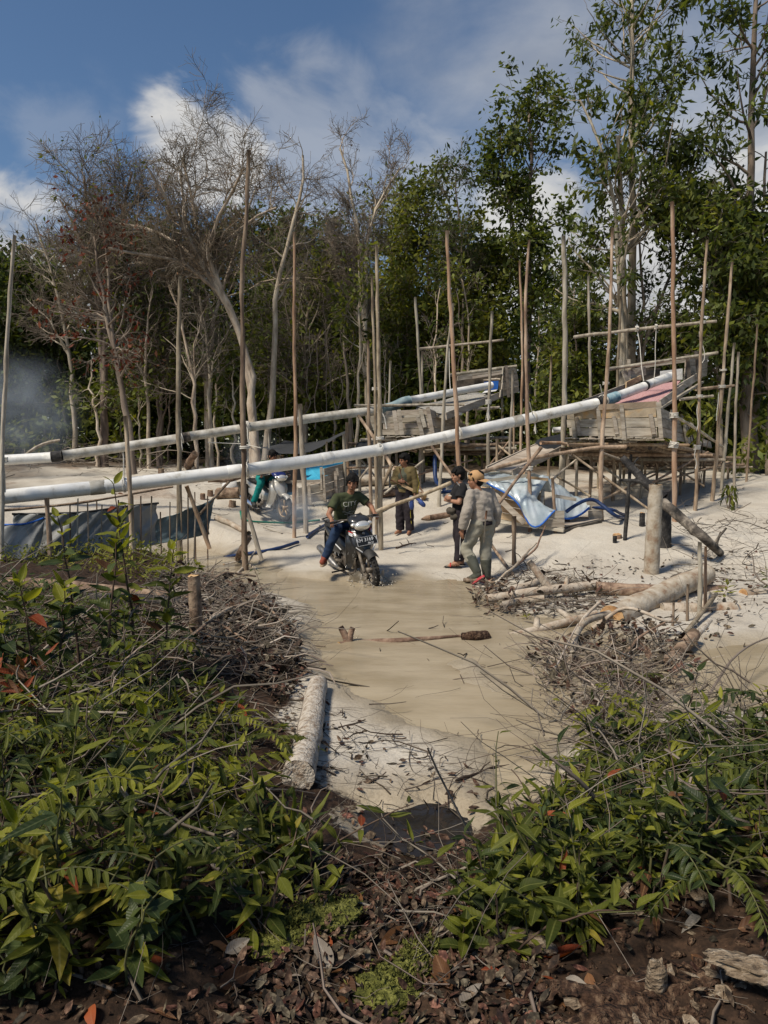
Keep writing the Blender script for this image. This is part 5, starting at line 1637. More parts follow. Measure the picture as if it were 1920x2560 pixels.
def tree(name, label, trunks, rt, spec, seed, bark='trunk_brown', twig='twig', leaf=None, group=None, cat='tree', stems=None):
    """trunks: list of point lists (first point the foot); rt: radius at foot
    spec: list of grow() levels; leaf: (material, count, size, aspect, droop, spread)"""
    rng = np.random.default_rng(seed)
    K0 = 14
    P = np.stack([path_smooth(t, K0) for t in trunks])
    P[:, 1:-1] += rng.normal(0, .03, (len(trunks), K0 - 2, 3))
    R = np.stack([np.linspace(q, q * .28, K0) for q in (rt if isinstance(rt, (list, tuple)) else [rt] * len(trunks))])
    org = P[0, 0].copy()
    t = thing(name, label, cat, org, group=group)
    tr = link('trunk', mesh_batches('trunk', [(P, R)], [10], bark, org), t)
    lv = [(P, R)]
    src = (P, R)
    for sp in spec:
        src = grow(src[0], src[1], rng=rng, **sp)
        lv.append(src)
    if len(lv) > 1:
        o = link('branches', mesh_batches('branches', lv[1:2], [5], bark, org), t)
        o['kind'] = 'stuff'
    if len(lv) > 2:
        o = link('twigs', mesh_batches('twigs', lv[2:], [3] * (len(lv) - 2), twig, org), t)
        o['kind'] = 'stuff'
    if leaf:
        for lf in (leaf if isinstance(leaf, list) else [leaf]):
            m, cnt, size, asp, droop, spread = lf
            V, F = leaves_at(src[0], cnt, size, asp, rng, droop, .1, spread)
            o = link('crown', mesh_np('crown', V - org, [F], m), t)
            o['kind'] = 'stuff'
    return t


def foot(px, Y):
    g = gnd(px, Y)
    return g - zup * .2


def tp(Y, *pix):
    return [foot(pix[0][0], Y)] + [at(px, py, Y + (pix[k][2] if len(pix[k]) > 2 else 0)) for k, (px, py, *_) in enumerate(pix) if k > 0 or py < 1140]


L1 = dict(n=16, tr=(.35, .98), ang=(30, 65), L=2.4, K=8, rr=.55, upb=.06, wob=.12)
FG = 'trees of the forest edge behind the works'

# --- dead trees with dense bare twigs (left half)
DEAD = [dict(n=26, tr=(.45, 1.0), ang=(25, 70), L=3.2, K=9, rr=.55, upb=.05, wob=.16), dict(n=300, tr=(.2, 1), ang=(25, 70), L=1.2, K=5, rr=.6, upb=.03, wob=.24, rmin=.008),
        dict(n=5200, tr=(.1, 1), ang=(20, 75), L=.62, K=3, rr=.6, upb=.0, wob=.32, rmin=.005)]


def dead(nf):
    return [dict(DEAD[0], n=int(26 * nf), L=3.9, tr=(.5, 1.0)), dict(DEAD[1], n=int(300 * nf)), dict(DEAD[2], n=int(4200 * nf))]


BY = 20.8
fk = [(640, 1160), (632, 1000), (622, 880), (600, 800), (560, 740), (520, 690), (492, 640)]
tree('dead_tree', 'large forked dead tree whose bare crown spreads widest at the left', [tp(BY, *fk, *q) for q in (((440, 600, .3), (370, 560, .8), (300, 560, 1.2)), ((450, 540, -.4), (405, 470, -.9), (370, 420, -1.2)), ((490, 540, .4), (480, 460, .8), (455, 400, 1.0)),
     ((530, 550, -.3), (580, 480, -.8), (610, 420, -1.0)), ((560, 590, .4), (630, 550, 1.0), (690, 520, 1.5)), ((400, 640, -.5), (320, 650, -1.2), (270, 620, -1.5)))], [.125, .12, .12, .115, .11, .11],
     [dict(n=70, tr=(.62, 1.0), ang=(25, 70), L=1.7, K=9, rr=.5, upb=.10, wob=.26), dict(n=620, tr=(.15, 1), ang=(25, 70), L=.85, K=5, rr=.55, upb=.02, wob=.3, rmin=.008), dict(n=5200, tr=(.1, 1), ang=(20, 75), L=.5, K=3, rr=.6, upb=-.02, wob=.35, rmin=.0045)], 3, 'trunk_pale', 'twig_dead', ('leaf_dry', 700, .08, .5, .3, .05), FG)
tree('dead_tree', 'bushy dead tree with dense brown twigs at the upper left', [tp(23.5, (262, 1180), (258, 900), (246, 700), (225, 560), (210, 440)), tp(23.5, (262, 1180), (262, 900), (268, 700), (300, 560), (330, 430)),
     tp(23.5, (262, 1180), (255, 800), (230, 650), (170, 540), (150, 500))], [.14, .12, .10], [dict(DEAD[0], n=44, L=2.6), dict(DEAD[1], n=520), dict(DEAD[2], n=7000)], 5, 'trunk_brown', 'twig_dead', [('leaf_mid', 900, .16, .45, .3, .12)], FG)
tree('dead_tree', 'dead tree with tangled twigs just left of the tallest pole', [tp(25, (520, 1150), (515, 900), (500, 780), (470, 600), (450, 430)), tp(25, (522, 1150), (522, 850), (560, 700), (610, 560), (640, 470))], [.13, .11], dead(.6), 6, 'trunk_pale', 'twig_dead', None, FG)
tree('dead_tree', 'snaking bare tree with a hooked top right of the tallest pole', [tp(22, (655, 1165), (690, 950), (682, 800), (700, 660), (730, 560), (740, 500), (785, 480), (790, 440), (770, 400), (757, 388))], .12,
     [dict(DEAD[0], n=14, L=1.4, tr=(.5, 1)), dict(DEAD[1], n=70, L=.8), dict(DEAD[2], n=700, L=.45)], 7, 'trunk_pale', 'twig', None, FG)
tree('dead_tree', 'slender bare tree with upswept thin branches near the middle', [tp(25, (928, 1120), (915, 900), (903, 760), (905, 620), (880, 480), (850, 370)), tp(25, (928, 1120), (918, 900), (905, 700), (920, 560), (960, 450), (1000, 420)),
      tp(25, (926, 1120), (900, 820), (890, 740), (850, 640), (820, 600))], [.12, .10, .08], [dict(DEAD[0], n=34, L=2.0, ang=(20, 45), upb=.1), dict(DEAD[1], n=330, L=.9, ang=(20, 50), upb=.06), dict(DEAD[2], n=3600, L=.45)], 8, 'trunk_pale', 'twig', ('leaf_dry', 400, .10, .4, .1, .04), FG)
tree('dead_tree', 'thin leaning bare tree against the pale cloud at the left edge', [tp(25, (190, 1180), (178, 900), (150, 760), (125, 650), (90, 560))], .10, [dict(DEAD[0], n=20, L=2.0), dict(DEAD[1], n=130, L=1.0), dict(DEAD[2], n=900, L=.5)], 9, 'trunk_pale', 'twig', None, FG)
tree('dead_tree', 'dead tree with rust red withered leaves at the left', [tp(20, (338, 1175), (318, 1050), (296, 900), (266, 790), (246, 690), (236, 590)), tp(20, (338, 1175), (315, 1040), (290, 880), (270, 780), (275, 650), (250, 540))], [.11, .08],
     [dict(DEAD[0], n=30, L=1.7, tr=(.4, 1), ang=(40, 80), upb=0), dict(DEAD[1], n=150, L=.7), dict(DEAD[2], n=700, L=.3)], 10, 'trunk_brown', 'twig', ('leaf_red', 560, .17, .42, .6, .06), FG)
tree('dead_tree', 'pale slim tree with white forked branches left of centre', [tp(22, (492, 1158), (484, 950), (470, 880), (455, 800), (430, 720), (415, 690)), tp(22, (492, 1158), (484, 960), (480, 880), (500, 800), (520, 760))], [.075, .05], [dict(DEAD[0], n=18, L=1.6, ang=(30, 60)), dict(DEAD[1], n=80, L=.9), dict(DEAD[2], n=400, L=.4)], 12, 'trunk_pale', 'twig', None, FG)
tree('dead_tree', 'pale slim tree beside the dark stake left of centre', [tp(22.4, (528, 1156), (522, 950), (516, 850), (505, 780), (500, 740)), tp(22.4, (528, 1156), (520, 930), (545, 860), (575, 820), (600, 790))], [.08, .05], [dict(DEAD[0], n=16, L=1.5, ang=(30, 60)), dict(DEAD[1], n=80, L=.9), dict(DEAD[2], n=300, L=.4)], 13, 'trunk_pale', 'twig', None, FG)
tree('dead_tree', 'tangled dead tree behind the reddish pole', [tp(26, (760, 1140), (770, 900), (755, 800), (790, 720), (830, 650)), tp(26, (760, 1140), (765, 900), (740, 800), (700, 720), (680, 650))], [.10, .10], [dict(DEAD[0], n=40, L=2.6, tr=(.3, 1)), dict(DEAD[1], n=420), dict(DEAD[2], n=3600)], 14, 'trunk_pale', 'twig', [('leaf_mid', 3200, .19, .42, .3, .2)], FG)
tree('dead_tree', 'grey twiggy dead tree low at the left forest edge', [tp(25, (400, 1160), (395, 1000), (380, 900), (370, 820), (385, 740)), tp(25, (400, 1160), (402, 960), (430, 850), (440, 780))], [.09, .08], [dict(DEAD[0], n=34, L=2.4, tr=(.3, 1)), dict(DEAD[1], n=320), dict(DEAD[2], n=2400)], 15, 'trunk_brown', 'twig', [('leaf_mid', 2600, .19, .42, .3, .2)], FG)

# --- leafy trees
def leafy(label, trunks, rt, seed, n1, n2, n3, L1_, L2_, leaf, tr=(.4, 1), bark='trunk_brown', ang=(35, 75), upb=.05, name='leafy_tree', L3_=.55):
    return tree(name, label, trunks, rt, [dict(n=n1, tr=tr, ang=ang, L=L1_, K=8, rr=.5, upb=upb, wob=.13), dict(n=n2, tr=(.25, 1), ang=(25, 65), L=L2_, K=5, rr=.55, upb=.03, wob=.16, rmin=.006),
                                          dict(n=n3, tr=(.3, 1), ang=(20, 70), L=L3_, K=3, rr=.6, upb=-.02, wob=.2, rmin=.004)], seed, bark, 'twig', leaf, FG)


leafy('tallest leafy tree at the right with a twin brown trunk', [tp(21.5, (1560, 1120), (1563, 850), (1555, 620), (1546, 420), (1544, 340)), tp(22, (1580, 1120), (1578, 850), (1580, 560), (1580, 300), (1582, 100), (1580, -60))], [.19, .17], 21, 38, 170, 520, 3.1, 1.1,
      [('leaf_dark', 3100, .23, .34, .6, .10), ('leaf_mid', 1700, .23, .34, .6, .12)], (.48, 1), 'trunk_pale', (40, 75), .07, L3_=.5)
leafy('broad leafy crown in front of the tallest tree', [tp(21, (1545, 1120), (1556, 900), (1546, 600), (1542, 450), (1480, 360), (1450, 250)), tp(21, (1548, 1120), (1556, 800), (1550, 560), (1640, 470), (1740, 420))], [.10, .10], 22, 28, 110, 320, 2.2, .9, [('leaf_dark', 1300, .25, .36, .7, .11), ('leaf_mid', 1200, .25, .36, .7, .13)], (.58, 1), 'trunk_pale', L3_=.5)
leafy('dark leafy tree at the top right corner', [tp(20.5, (1868, 1080), (1870, 800), (1876, 500), (1884, 200), (1890, -120)), tp(21, (1890, 1080), (1893, 800), (1900, 560), (1915, 380))], [.17, .11], 23, 54, 230, 620, 2.5, .9, [('leaf_dark', 5200, .26, .34, .65, .13), ('leaf_mid', 1200, .25, .34, .65, .13)], (.3, 1), L3_=.5)
leafy('tall green tree left of the tallest right tree', [tp(27, (1320, 1120), (1318, 900), (1325, 650), (1330, 420), (1322, 240)), tp(27, (1320, 1120), (1312, 860), (1300, 640), (1262, 460), (1250, 330))], [.15, .12], 24, 40, 210, 700, 1.8, .9, [('leaf_dark', 4200, .21, .5, .2, .16), ('leaf_mid', 3800, .21, .5, .2, .16)], (.42, 1))
leafy('yellow green tree in the middle of the forest edge', [tp(27.5, (1190, 1120), (1195, 900), (1185, 800), (1175, 700), (1165, 640)), tp(27.5, (1190, 1120), (1200, 850), (1240, 760), (1250, 680))], [.13, .11], 25, 40, 330, 1200, 2.0, .9, [('leaf_lime', 6500, .21, .5, .15, .2), ('leaf_mid', 4000, .21, .5, .2, .2)], (.35, 1))
leafy('olive green tree left of the yellow green tree', [tp(28.5, (1060, 1120), (1062, 900), (1070, 720), (1080, 600), (1060, 520))], .13, 26, 46, 420, 1800, 2.4, 1.0, [('leaf_mid', 6500, .22, .48, .2, .2), ('leaf_lime', 3000, .2, .5, .2, .2)], (.3, 1))
leafy('pale feathery tree behind the slender bare tree', [tp(29.5, (985, 1120), (985, 850), (975, 700), (980, 560))], .11, 27, 40, 360, 1500, 2.2, .9, [('leaf_lime', 4200, .2, .4, .3, .2), ('leaf_mid', 2500, .2, .4, .3, .2)], (.3, 1))
leafy('dark rounded tree behind the snaking bare tree', [tp(31, (745, 1120), (740, 850), (735, 700), (730, 600))], .14, 28, 44, 420, 1900, 2.6, 1.1, [('leaf_dark', 7000, .25, .5, .2, .25), ('leaf_mid', 3000, .25, .5, .2, .25)], (.3, 1))
leafy('second dark rounded tree, right of the snaking bare tree', [tp(31.5, (860, 1120), (862, 850), (858, 740), (850, 650))], .14, 29, 42, 400, 1800, 2.5, 1.1, [('leaf_dark', 6000, .25, .5, .2, .25), ('leaf_mid', 2600, .25, .5, .2, .25)], (.3, 1))
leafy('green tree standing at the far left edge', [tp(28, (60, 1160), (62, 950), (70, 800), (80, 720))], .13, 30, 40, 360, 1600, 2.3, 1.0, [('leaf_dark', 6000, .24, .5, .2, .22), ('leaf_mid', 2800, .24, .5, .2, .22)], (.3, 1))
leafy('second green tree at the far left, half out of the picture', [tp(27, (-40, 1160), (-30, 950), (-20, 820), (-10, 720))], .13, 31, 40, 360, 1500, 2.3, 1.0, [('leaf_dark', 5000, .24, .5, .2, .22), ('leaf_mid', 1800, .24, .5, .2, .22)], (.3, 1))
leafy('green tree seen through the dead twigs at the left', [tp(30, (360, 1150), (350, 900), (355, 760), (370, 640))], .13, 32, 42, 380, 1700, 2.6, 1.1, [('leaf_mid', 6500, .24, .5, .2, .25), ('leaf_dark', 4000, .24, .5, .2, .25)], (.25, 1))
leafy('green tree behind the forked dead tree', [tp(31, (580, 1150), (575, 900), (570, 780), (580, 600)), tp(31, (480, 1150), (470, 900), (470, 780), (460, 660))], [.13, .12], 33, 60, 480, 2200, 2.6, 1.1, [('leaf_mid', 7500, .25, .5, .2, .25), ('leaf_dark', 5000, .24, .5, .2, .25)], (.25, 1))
leafy('mid height leafy tree right of the long crossbar', [tp(20.5, (1800, 1100), (1798, 900), (1790, 760), (1770, 640), (1760, 560))], .10, 34, 30, 170, 520, 1.6, .9, [('leaf_dark', 2000, .24, .38, .5, .16), ('leaf_mid', 2600, .24, .38, .5, .16)], (.3, 1))
leafy('leafy tree at the right edge above the brush', [tp(20, (1925, 1090), (1920, 900), (1915, 780), (1905, 640))], .10, 35, 34, 220, 700, 1.7, .9, [('leaf_dark', 4000, .25, .38, .5, .16), ('leaf_mid', 2200, .24, .38, .5, .16)], (.2, 1))
leafy('thin crooked tree leaning right behind the pink sluice', [tp(22, (1590, 1100), (1596, 900), (1640, 760), (1700, 660), (1722, 560), (1745, 480)), tp(22, (1592, 1100), (1600, 860), (1612, 700), (1590, 560))], [.09, .09], 36, 22, 120, 420, 1.4, .8, [('leaf_dark', 1500, .16, .5, .2, .08)], (.4, 1))
leafy('sparse tree between the yellow green and the tallest tree', [tp(25, (1420, 1110), (1424, 900), (1416, 780), (1405, 680))], .09, 37, 26, 160, 500, 1.5, .8, [('leaf_dark', 2200, .2, .5, .2, .18), ('leaf_mid', 1800, .2, .5, .2, .18)], (.25, 1))
leafy('low dark tree behind the rusty box', [tp(24, (1480, 1110), (1490, 950), (1500, 860), (1510, 800))], .09, 38, 30, 240, 900, 1.4, .8, [('leaf_mid', 4500, .22, .48, .2, .2), ('leaf_dark', 2500, .2, .5, .2, .2)], (.15, 1))
leafy('dark tree at the right behind the leaning poles', [tp(24, (1680, 1100), (1685, 1000), (1690, 940), (1680, 890))], .10, 39, 34, 240, 900, 1.4, .8, [('leaf_dark', 5000, .23, .45, .3, .2), ('leaf_mid', 3000, .22, .45, .3, .2)], (.15, 1))
leafy('feathery sapling poking above the yellow green tree', [tp(26, (1150, 1120), (1160, 800), (1150, 560), (1140, 420))], .07, 40, 30, 160, 700, 1.0, .6, [('leaf_dark', 1500, .20, .35, .2, .08)], (.6, 1))

# --- slim trunks of the understory
rng = np.random.default_rng(77)
UNDER = [(372, 1158, 720, 'slim straight trunk'), (418, 1160, 880, 'thin straight trunk'), (548, 1150, 820, 'thin trunk'), (580, 1152, 900, 'thin trunk'), (672, 1150, 760, 'slim trunk'), (700, 1148, 880, 'thin trunk'), (716, 1146, 800, 'thin trunk'), (785, 1146, 830, 'slim pale trunk'), (805, 1145, 760, 'slim trunk'),
         (828, 1144, 900, 'thin trunk'), (872, 1142, 700, 'slim trunk'), (895, 1140, 640, 'brown trunk'), (975, 1130, 850, 'thin trunk'), (1010, 1130, 760, 'slim trunk'), (1090, 1130, 720, 'brown trunk'), (1166, 1130, 700, 'slim pale trunk'), (1205, 1130, 820, 'pale trunk'), (1255, 1120, 700, 'grey trunk'),
         (1342, 1130, 760, 'grey trunk'), (1440, 1120, 720, 'slim forked trunk'), (1456, 1110, 700, 'slim trunk'), (1640, 1100, 760, 'dark trunk'), (1715, 1090, 820, 'dark trunk'), (1852, 1080, 800, 'dark trunk'), (300, 1165, 940, 'pale trunk'), (240, 1170, 900, 'thin trunk'), (160, 1180, 860, 'thin trunk'), (110, 1180, 900, 'thin trunk'), (350, 1160, 960, 'leaning pale trunk')]
for k, (px, b_, tpy, lb) in enumerate(sorted(UNDER)):
    Y = 22.5 + 6 * rng.random()
    q = [(px, 1160)] + [(px + rng.normal(0, 9), 1160 + (tpy - 1160) * f) for f in (.35, .7, 1)]
    tree('understory_tree', '%s, %s of the forest edge from the %s' % (lb, (ORD[k] if k < 15 else ORD[len(UNDER) - 1 - k]) + ' of the understory', 'left' if k < 15 else 'right'), [tp(Y, *q)], .045 + .035 * rng.random(), [dict(DEAD[0], n=7, L=1.2, tr=(.45, 1)), dict(DEAD[1], n=26, L=.7), dict(DEAD[2], n=130, L=.35)], 100 + k,
         ['trunk_pale', 'trunk_brown'][k % 3 == 0], 'twig', (['leaf_mid', 'leaf_dark'][k % 2], 160 + int(200 * rng.random()), .2, .45, .3, .12), 'slim trees of the understory')

# hanging vines
for k, px in enumerate((560, 655, 690, 715, 770, 795, 812, 835, 850, 880, 1000, 1075, 1150)):
    Y = 23 + 3 * rng.random()
    top = 700 + 160 * rng.random()
    bot = 1010 + 120 * rng.random()
    q = [at(px + rng.normal(0, 7), top + (bot - top) * f, Y) for f in np.linspace(0, 1, 9)]
    o = MB().tube(wobble(q, 22, .012, rng), np.full(22, .012 + .008 * rng.random()), 5).build('hanging_vine', 'twig', None, org=q[0])
    tag(o, 'thin twisting vine hanging in the dark gaps between trunks', 'vine', 'hanging vines in the forest')

# --- undergrowth mass deep in the wood
def mass(name, label, n, box, size, m, seed, shape=None, dens=None):
    rng = np.random.default_rng(seed)
    x = box[0] + (box[1] - box[0]) * rng.random(n)
    y = box[2] + (box[3] - box[2]) * rng.random(n)
    h = rng.random(n) ** .8
    top = box[5] * (.75 + .35 * vnoise(x * .35, y * .25, seed)) * (1 + .25 * vnoise(x * 1.3, y, seed + 1))
    z = gz_exact(x, y) + box[4] + (top - box[4]) * h
    keep = vnoise(x * .9, z * .9 + y * .5, seed + 2) > (dens if dens is not None else -.35)
    S = np.stack([x, y, z], -1)[keep]
    d = rng.normal(0, 1, S.shape)
    d[:, 2] -= .4
    V, F = blades(S, d, size * (.6 + .8 * rng.random(len(S))), .45, rng)
    o = link(name, mesh_np(name, V, [F], m))
    return tag(o, label, 'undergrowth', kind='stuff')


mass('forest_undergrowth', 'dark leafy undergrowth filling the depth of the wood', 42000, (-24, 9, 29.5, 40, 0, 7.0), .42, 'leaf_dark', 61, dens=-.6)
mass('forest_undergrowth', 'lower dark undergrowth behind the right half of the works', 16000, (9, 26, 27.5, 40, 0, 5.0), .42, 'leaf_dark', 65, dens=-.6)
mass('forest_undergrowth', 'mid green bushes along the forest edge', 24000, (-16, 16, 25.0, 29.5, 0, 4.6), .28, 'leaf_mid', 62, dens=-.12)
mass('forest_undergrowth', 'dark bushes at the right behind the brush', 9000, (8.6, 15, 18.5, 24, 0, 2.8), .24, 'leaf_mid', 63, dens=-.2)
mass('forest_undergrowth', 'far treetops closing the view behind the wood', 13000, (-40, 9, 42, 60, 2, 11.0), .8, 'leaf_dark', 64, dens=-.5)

# ------------------------------------------------------------------ motorbikes
def sup(x, zc, w, h, n=18, p=2.6, yc=0.0):
    a = np.linspace(0, 2 * PI, n, endpoint=False)
    c, s = np.cos(a), np.sin(a)
    return np.stack([np.full(n, x), yc + w * np.sign(c) * np.abs(c) ** (2 / p), zc + h * np.sign(s) * np.abs(s) ** (2 / p)], -1)


def loft(rings, mb=None, close=True):
    mb = mb or MB()
    n, k = len(rings[0]), len(rings)
    V = np.concatenate(rings)
    F = [[i * n + j, i * n + (j + 1) % n, (i + 1) * n + (j + 1) % n, (i + 1) * n + j] for i in range(k - 1) for j in range(n)]
    mb.add(V, F)
    if close:
        for r, fl in ((rings[0], 1), (rings[-1], 0)):
            c = r.mean(0)
            t = [[j, (j + 1) % n, n] for j in range(n)]
            mb.add(np.concatenate([r, c[None]]), (), [q[::-1] for q in t] if fl else t)
    return mb


def shell(outline, th, mb=None):
    """a curved panel: rows of points (left to right), thickened towards -x"""
    G = np.array(outline, float)
    nv, nu, _ = G.shape
    n = nu * nv
    B = G + np.array([-th, 0, 0])
    F = [[i * nu + j, i * nu + j + 1, (i + 1) * nu + j + 1, (i + 1) * nu + j] for i in range(nv - 1) for j in range(nu - 1)]
    b = [k for k in range(nu)] + [i * nu + nu - 1 for i in range(1, nv)] + [(nv - 1) * nu + k for k in range(nu - 2, -1, -1)] + [i * nu for i in range(nv - 2, 0, -1)]
    E = [[b[i], b[(i + 1) % len(b)], b[(i + 1) % len(b)] + n, b[i] + n] for i in range(len(b))]
    return (mb or MB()).add(np.concatenate([G.reshape(-1, 3), B.reshape(-1, 3)]), F + [[x + n for x in q[::-1]] for q in F] + E)


def wheel(parent, c, R, m_rim, spokes=5, knobs=True):
    M = Matrix.Translation(c) @ Matrix.Rotation(PI / 2, 4, 'X')
    w = bpy.data.objects.new('wheel', None)
    COL.objects.link(w)
    w.parent = parent
    mb = MB()
    prof = [(R - .085, -.032), (R - .05, -.046), (R - .02, -.042), (R - .004, -.022), (R, 0), (R - .004, .022), (R - .02, .042), (R - .05, .046), (R - .085, .032)]
    mb.lathe(prof, 40, M)
    if knobs:
        for k in range(36):
            a = 2 * PI * k / 36
            for z in (-.024, .024):
                q = M @ Vector((math.cos(a + z * 3) * (R - .003), math.sin(a + z * 3) * (R - .003), z))
                mb.box(q, (.022, .018, .022), (Matrix.Rotation(0, 3, 'X')))
    o = mb.build('tyre', 'tyre', w)
    mb = MB().lathe([(R - .088, -.030), (R - .075, -.034), (R - .075, .034), (R - .088, .030), (R - .088, -.030)], 32, M)
    mb.lathe([(.001, -.045), (.045, -.045), (.05, 0), (.045, .045), (.001, .045)], 16, M)
    for k in range(spokes):
        a = 2 * PI * k / spokes + .3
        p = [M @ Vector((math.cos(a) * r, math.sin(a) * r, 0)) for r in (.03, R - .085)]
        mb.beam(p[0], p[1], .026, .030, M.to_3x3() @ Vector((0, 0, 1)))
    mb.build('rim', m_rim, w)
    return w


def text_mesh(s, size, m, parent, M, name='lettering'):
    cu = bpy.data.curves.new(name, 'FONT')
    cu.body = s
    cu.size = size
    cu.extrude = .0012
    cu.align_x, cu.align_y = 'CENTER', 'CENTER'
    o = bpy.data.objects.new(name, cu)
    COL.objects.link(o)
    me = bpy.data.meshes.new_from_object(o.evaluated_get(bpy.context.evaluated_depsgraph_get()))
    bpy.data.objects.remove(o)
    me.transform(M)
    me.materials.clear()
    me.materials.append(MATS[m])
    return link(name, me, parent)


def motorbike(label, loc, rz, black, plate=None, steer=0.0):
    t = thing('motorbike', label, 'motorbike', loc, rz)
    paint = 'paint_black' if black else 'paint_silver'
    wheel(t, Vector((.63, 0, .28)), .28, 'metal_dirty' if black else 'rim_gold')
    wheel(t, Vector((-.60, 0, .28)), .28, 'metal_dirty' if black else 'rim_gold')
    for s in (-1, 1):
        MB().chain([(.63, s * .085, .28), (.50, s * .085, .60), (.46, s * .07, .72)], [.022, .026, .026], 10).build('fork_leg', 'metal_dirty' if black else 'plastic_black', t)
    # front mudguard
    rows = []
    for a in np.linspace(-.75, 1.15, 12):
        r = .325
        x, z = .63 - .0 + r * math.sin(-a), .28 + r * math.cos(a)
        rows.append([(x - .02 * abs(u) * math.sin(-a), .085 * u, z - .05 * u * u) for u in np.linspace(-1, 1, 9)])
    shell(rows, .008).build('mudguard', 'plastic_black' if black else 'paint_silver', t)
    # body, seat, tail
    loft([sup(-.90, .84, .03, .02), sup(-.78, .80, .09, .05), sup(-.55, .70, .125, .10), sup(-.28, .60, .13, .14), sup(-.02, .50, .11, .14), sup(.18, .46, .075, .10), sup(.34, .56, .06, .11), sup(.46, .72, .06, .12)]).build('body', paint, t)
    loft([sup(-.80, .865, .07, .02), sup(-.62, .86, .13, .035), sup(-.30, .82, .14, .045), sup(-.02, .76, .115, .05), sup(.10, .70, .07, .03)]).build('seat', 'plastic_black', t)
    for s in (-1, 1):
        loft([sup(-.62, .62, .012, .06, yc=s * .125), sup(-.35, .56, .014, .10, yc=s * .145), sup(-.10, .50, .012, .05, yc=s * .125)]).build('side_panel', paint, t)
        # leg shield wing
        rows = []
        for z, x, y0, y1 in ((.86, .43, .08, .15), (.76, .50, .10, .205), (.64, .52, .11, .225), (.50, .47, .12, .215), (.38, .38, .13, .20), (.28, .28, .14, .175)):
            rows.append([(x - .13 * u ** 1.5, s * (y0 + (y1 - y0) * u), z) for u in np.linspace(0, 1, 5)])
        if s > 0:
            rows = [r[::-1] for r in rows]
        shell(rows, .012).build('leg_shield', paint, t)
    # front cowl, pointed below
    rows = []
    for z, x, w in ((.90, .44, .10), (.84, .52, .15), (.76, .575, .185), (.68, .61, .17), (.60, .64, .125), (.53, .66, .07), (.47, .665, .018)):
        rows.append([(x - .10 * u * u, -w * u, z) for u in np.linspace(-1, 1, 11)])
    shell(rows, .02).build('front_cowl', paint, t)
    # headlight and handlebar cowl
    loft([sup(.24, 1.0, .06, .03), sup(.34, 1.02, .14, .05), sup(.46, .99, .165, .07), sup(.53, .965, .13, .055), sup(.56, .96, .07, .03)]).build('handlebar_cowl', 'paint_black' if black else 'paint_blue', t)
    lamp = MB().ell((.545, 0, .925), (.075, .125, .072), Matrix.Rotation(-.25, 3, 'Y'), 20, 12).build('headlight', 'lamp_glass', t)
    shell([[(.50 - .14 * u * u, -.13 * u, 1.035) for u in np.linspace(-1, 1, 9)], [(.40 - .10 * u * u, -.10 * u, 1.085) for u in np.linspace(-1, 1, 9)]], .012).build('visor', 'paint_black' if black else 'paint_blue', t)
    for s in (-1, 1):
        MB().ell((.53, s * .125, .95), (.04, .045, .03), None, 10, 7).build('indicator', 'lamp_glass', t)
        MB().tube([(.36, s * .12, 1.01), (.33, s * .24, 1.02), (.29, s * .36, 1.0)], [.013, .013, .013], 8).build('handlebar', 'metal_dirty', t)
        MB().tube([(.312, s * .27, 1.015), (.285, s * .385, .998)], [.019, .019], 10).build('grip', 'rubber_black', t)
        MB().tube([(.37, s * .20, 1.005), (.375, s * .28, .995), (.35, s * .37, .975)], [.007, .007, .006], 6).build('brake_lever', 'metal_grey', t)
    # engine, frame, exhaust
    MB().box((.08, 0, .34), (.34, .20, .16)).box((.26, 0, .36), (.16, .15, .12)).box((-.10, .03, .33), (.22, .22, .13)).build('engine', 'metal_dirty', t, smooth=False)
    MB().chain([(.32, -.05, .36), (.30, -.09, .22), (.08, -.13, .17), (-.2, -.15, .22)], [.02] * 4, 8).build('exhaust_pipe', 'metal_dirty', t)
    MB().tube([(-.20, -.15, .22), (-.28, -.16, .25), (-.34, -.165, .27), (-.72, -.18, .42), (-.86, -.185, .47), (-.88, -.186, .48)], [.022, .03, .05, .055, .05, .035], 12).build('silencer', 'metal_grey' if black else 'chrome', t)
    MB().tube([(.0, -.34, .22), (.0, .34, .22)], [.013, .013], 8).build('footrest', 'rubber_black', t)
    MB().tube([(-.6, -.08, .28), (-.1, -.09, .33)], [.025, .03], 8).tube([(-.6, .08, .28), (-.1, .09, .33)], [.025, .03], 8).build('swing_arm', 'metal_dirty', t)
    for s in (-1, 1):
        MB().tube([(-.58, s * .11, .32), (-.45, s * .11, .66)], [.022, .028], 8).build('shock_absorber', 'metal_dirty', t)
    shell([[(-.95 + .02 * abs(u), -.07 * u, .42) for u in np.linspace(-1, 1, 5)], [(-.88, -.08 * 0 - .07 * -u, .62) for u in np.linspace(1, -1, 5)], [(-.80, -.07 * u, .76) for u in np.linspace(-1, 1, 5)]], .01).build('rear_mudguard', 'plastic_black', t)
    MB().tube([(-.55, -.11, .90), (-.80, -.10, .92), (-.86, 0, .92), (-.80, .10, .92), (-.55, .11, .90)], [.011] * 5, 7).build('grab_rail', 'plastic_black' if black else 'metal_grey', t)
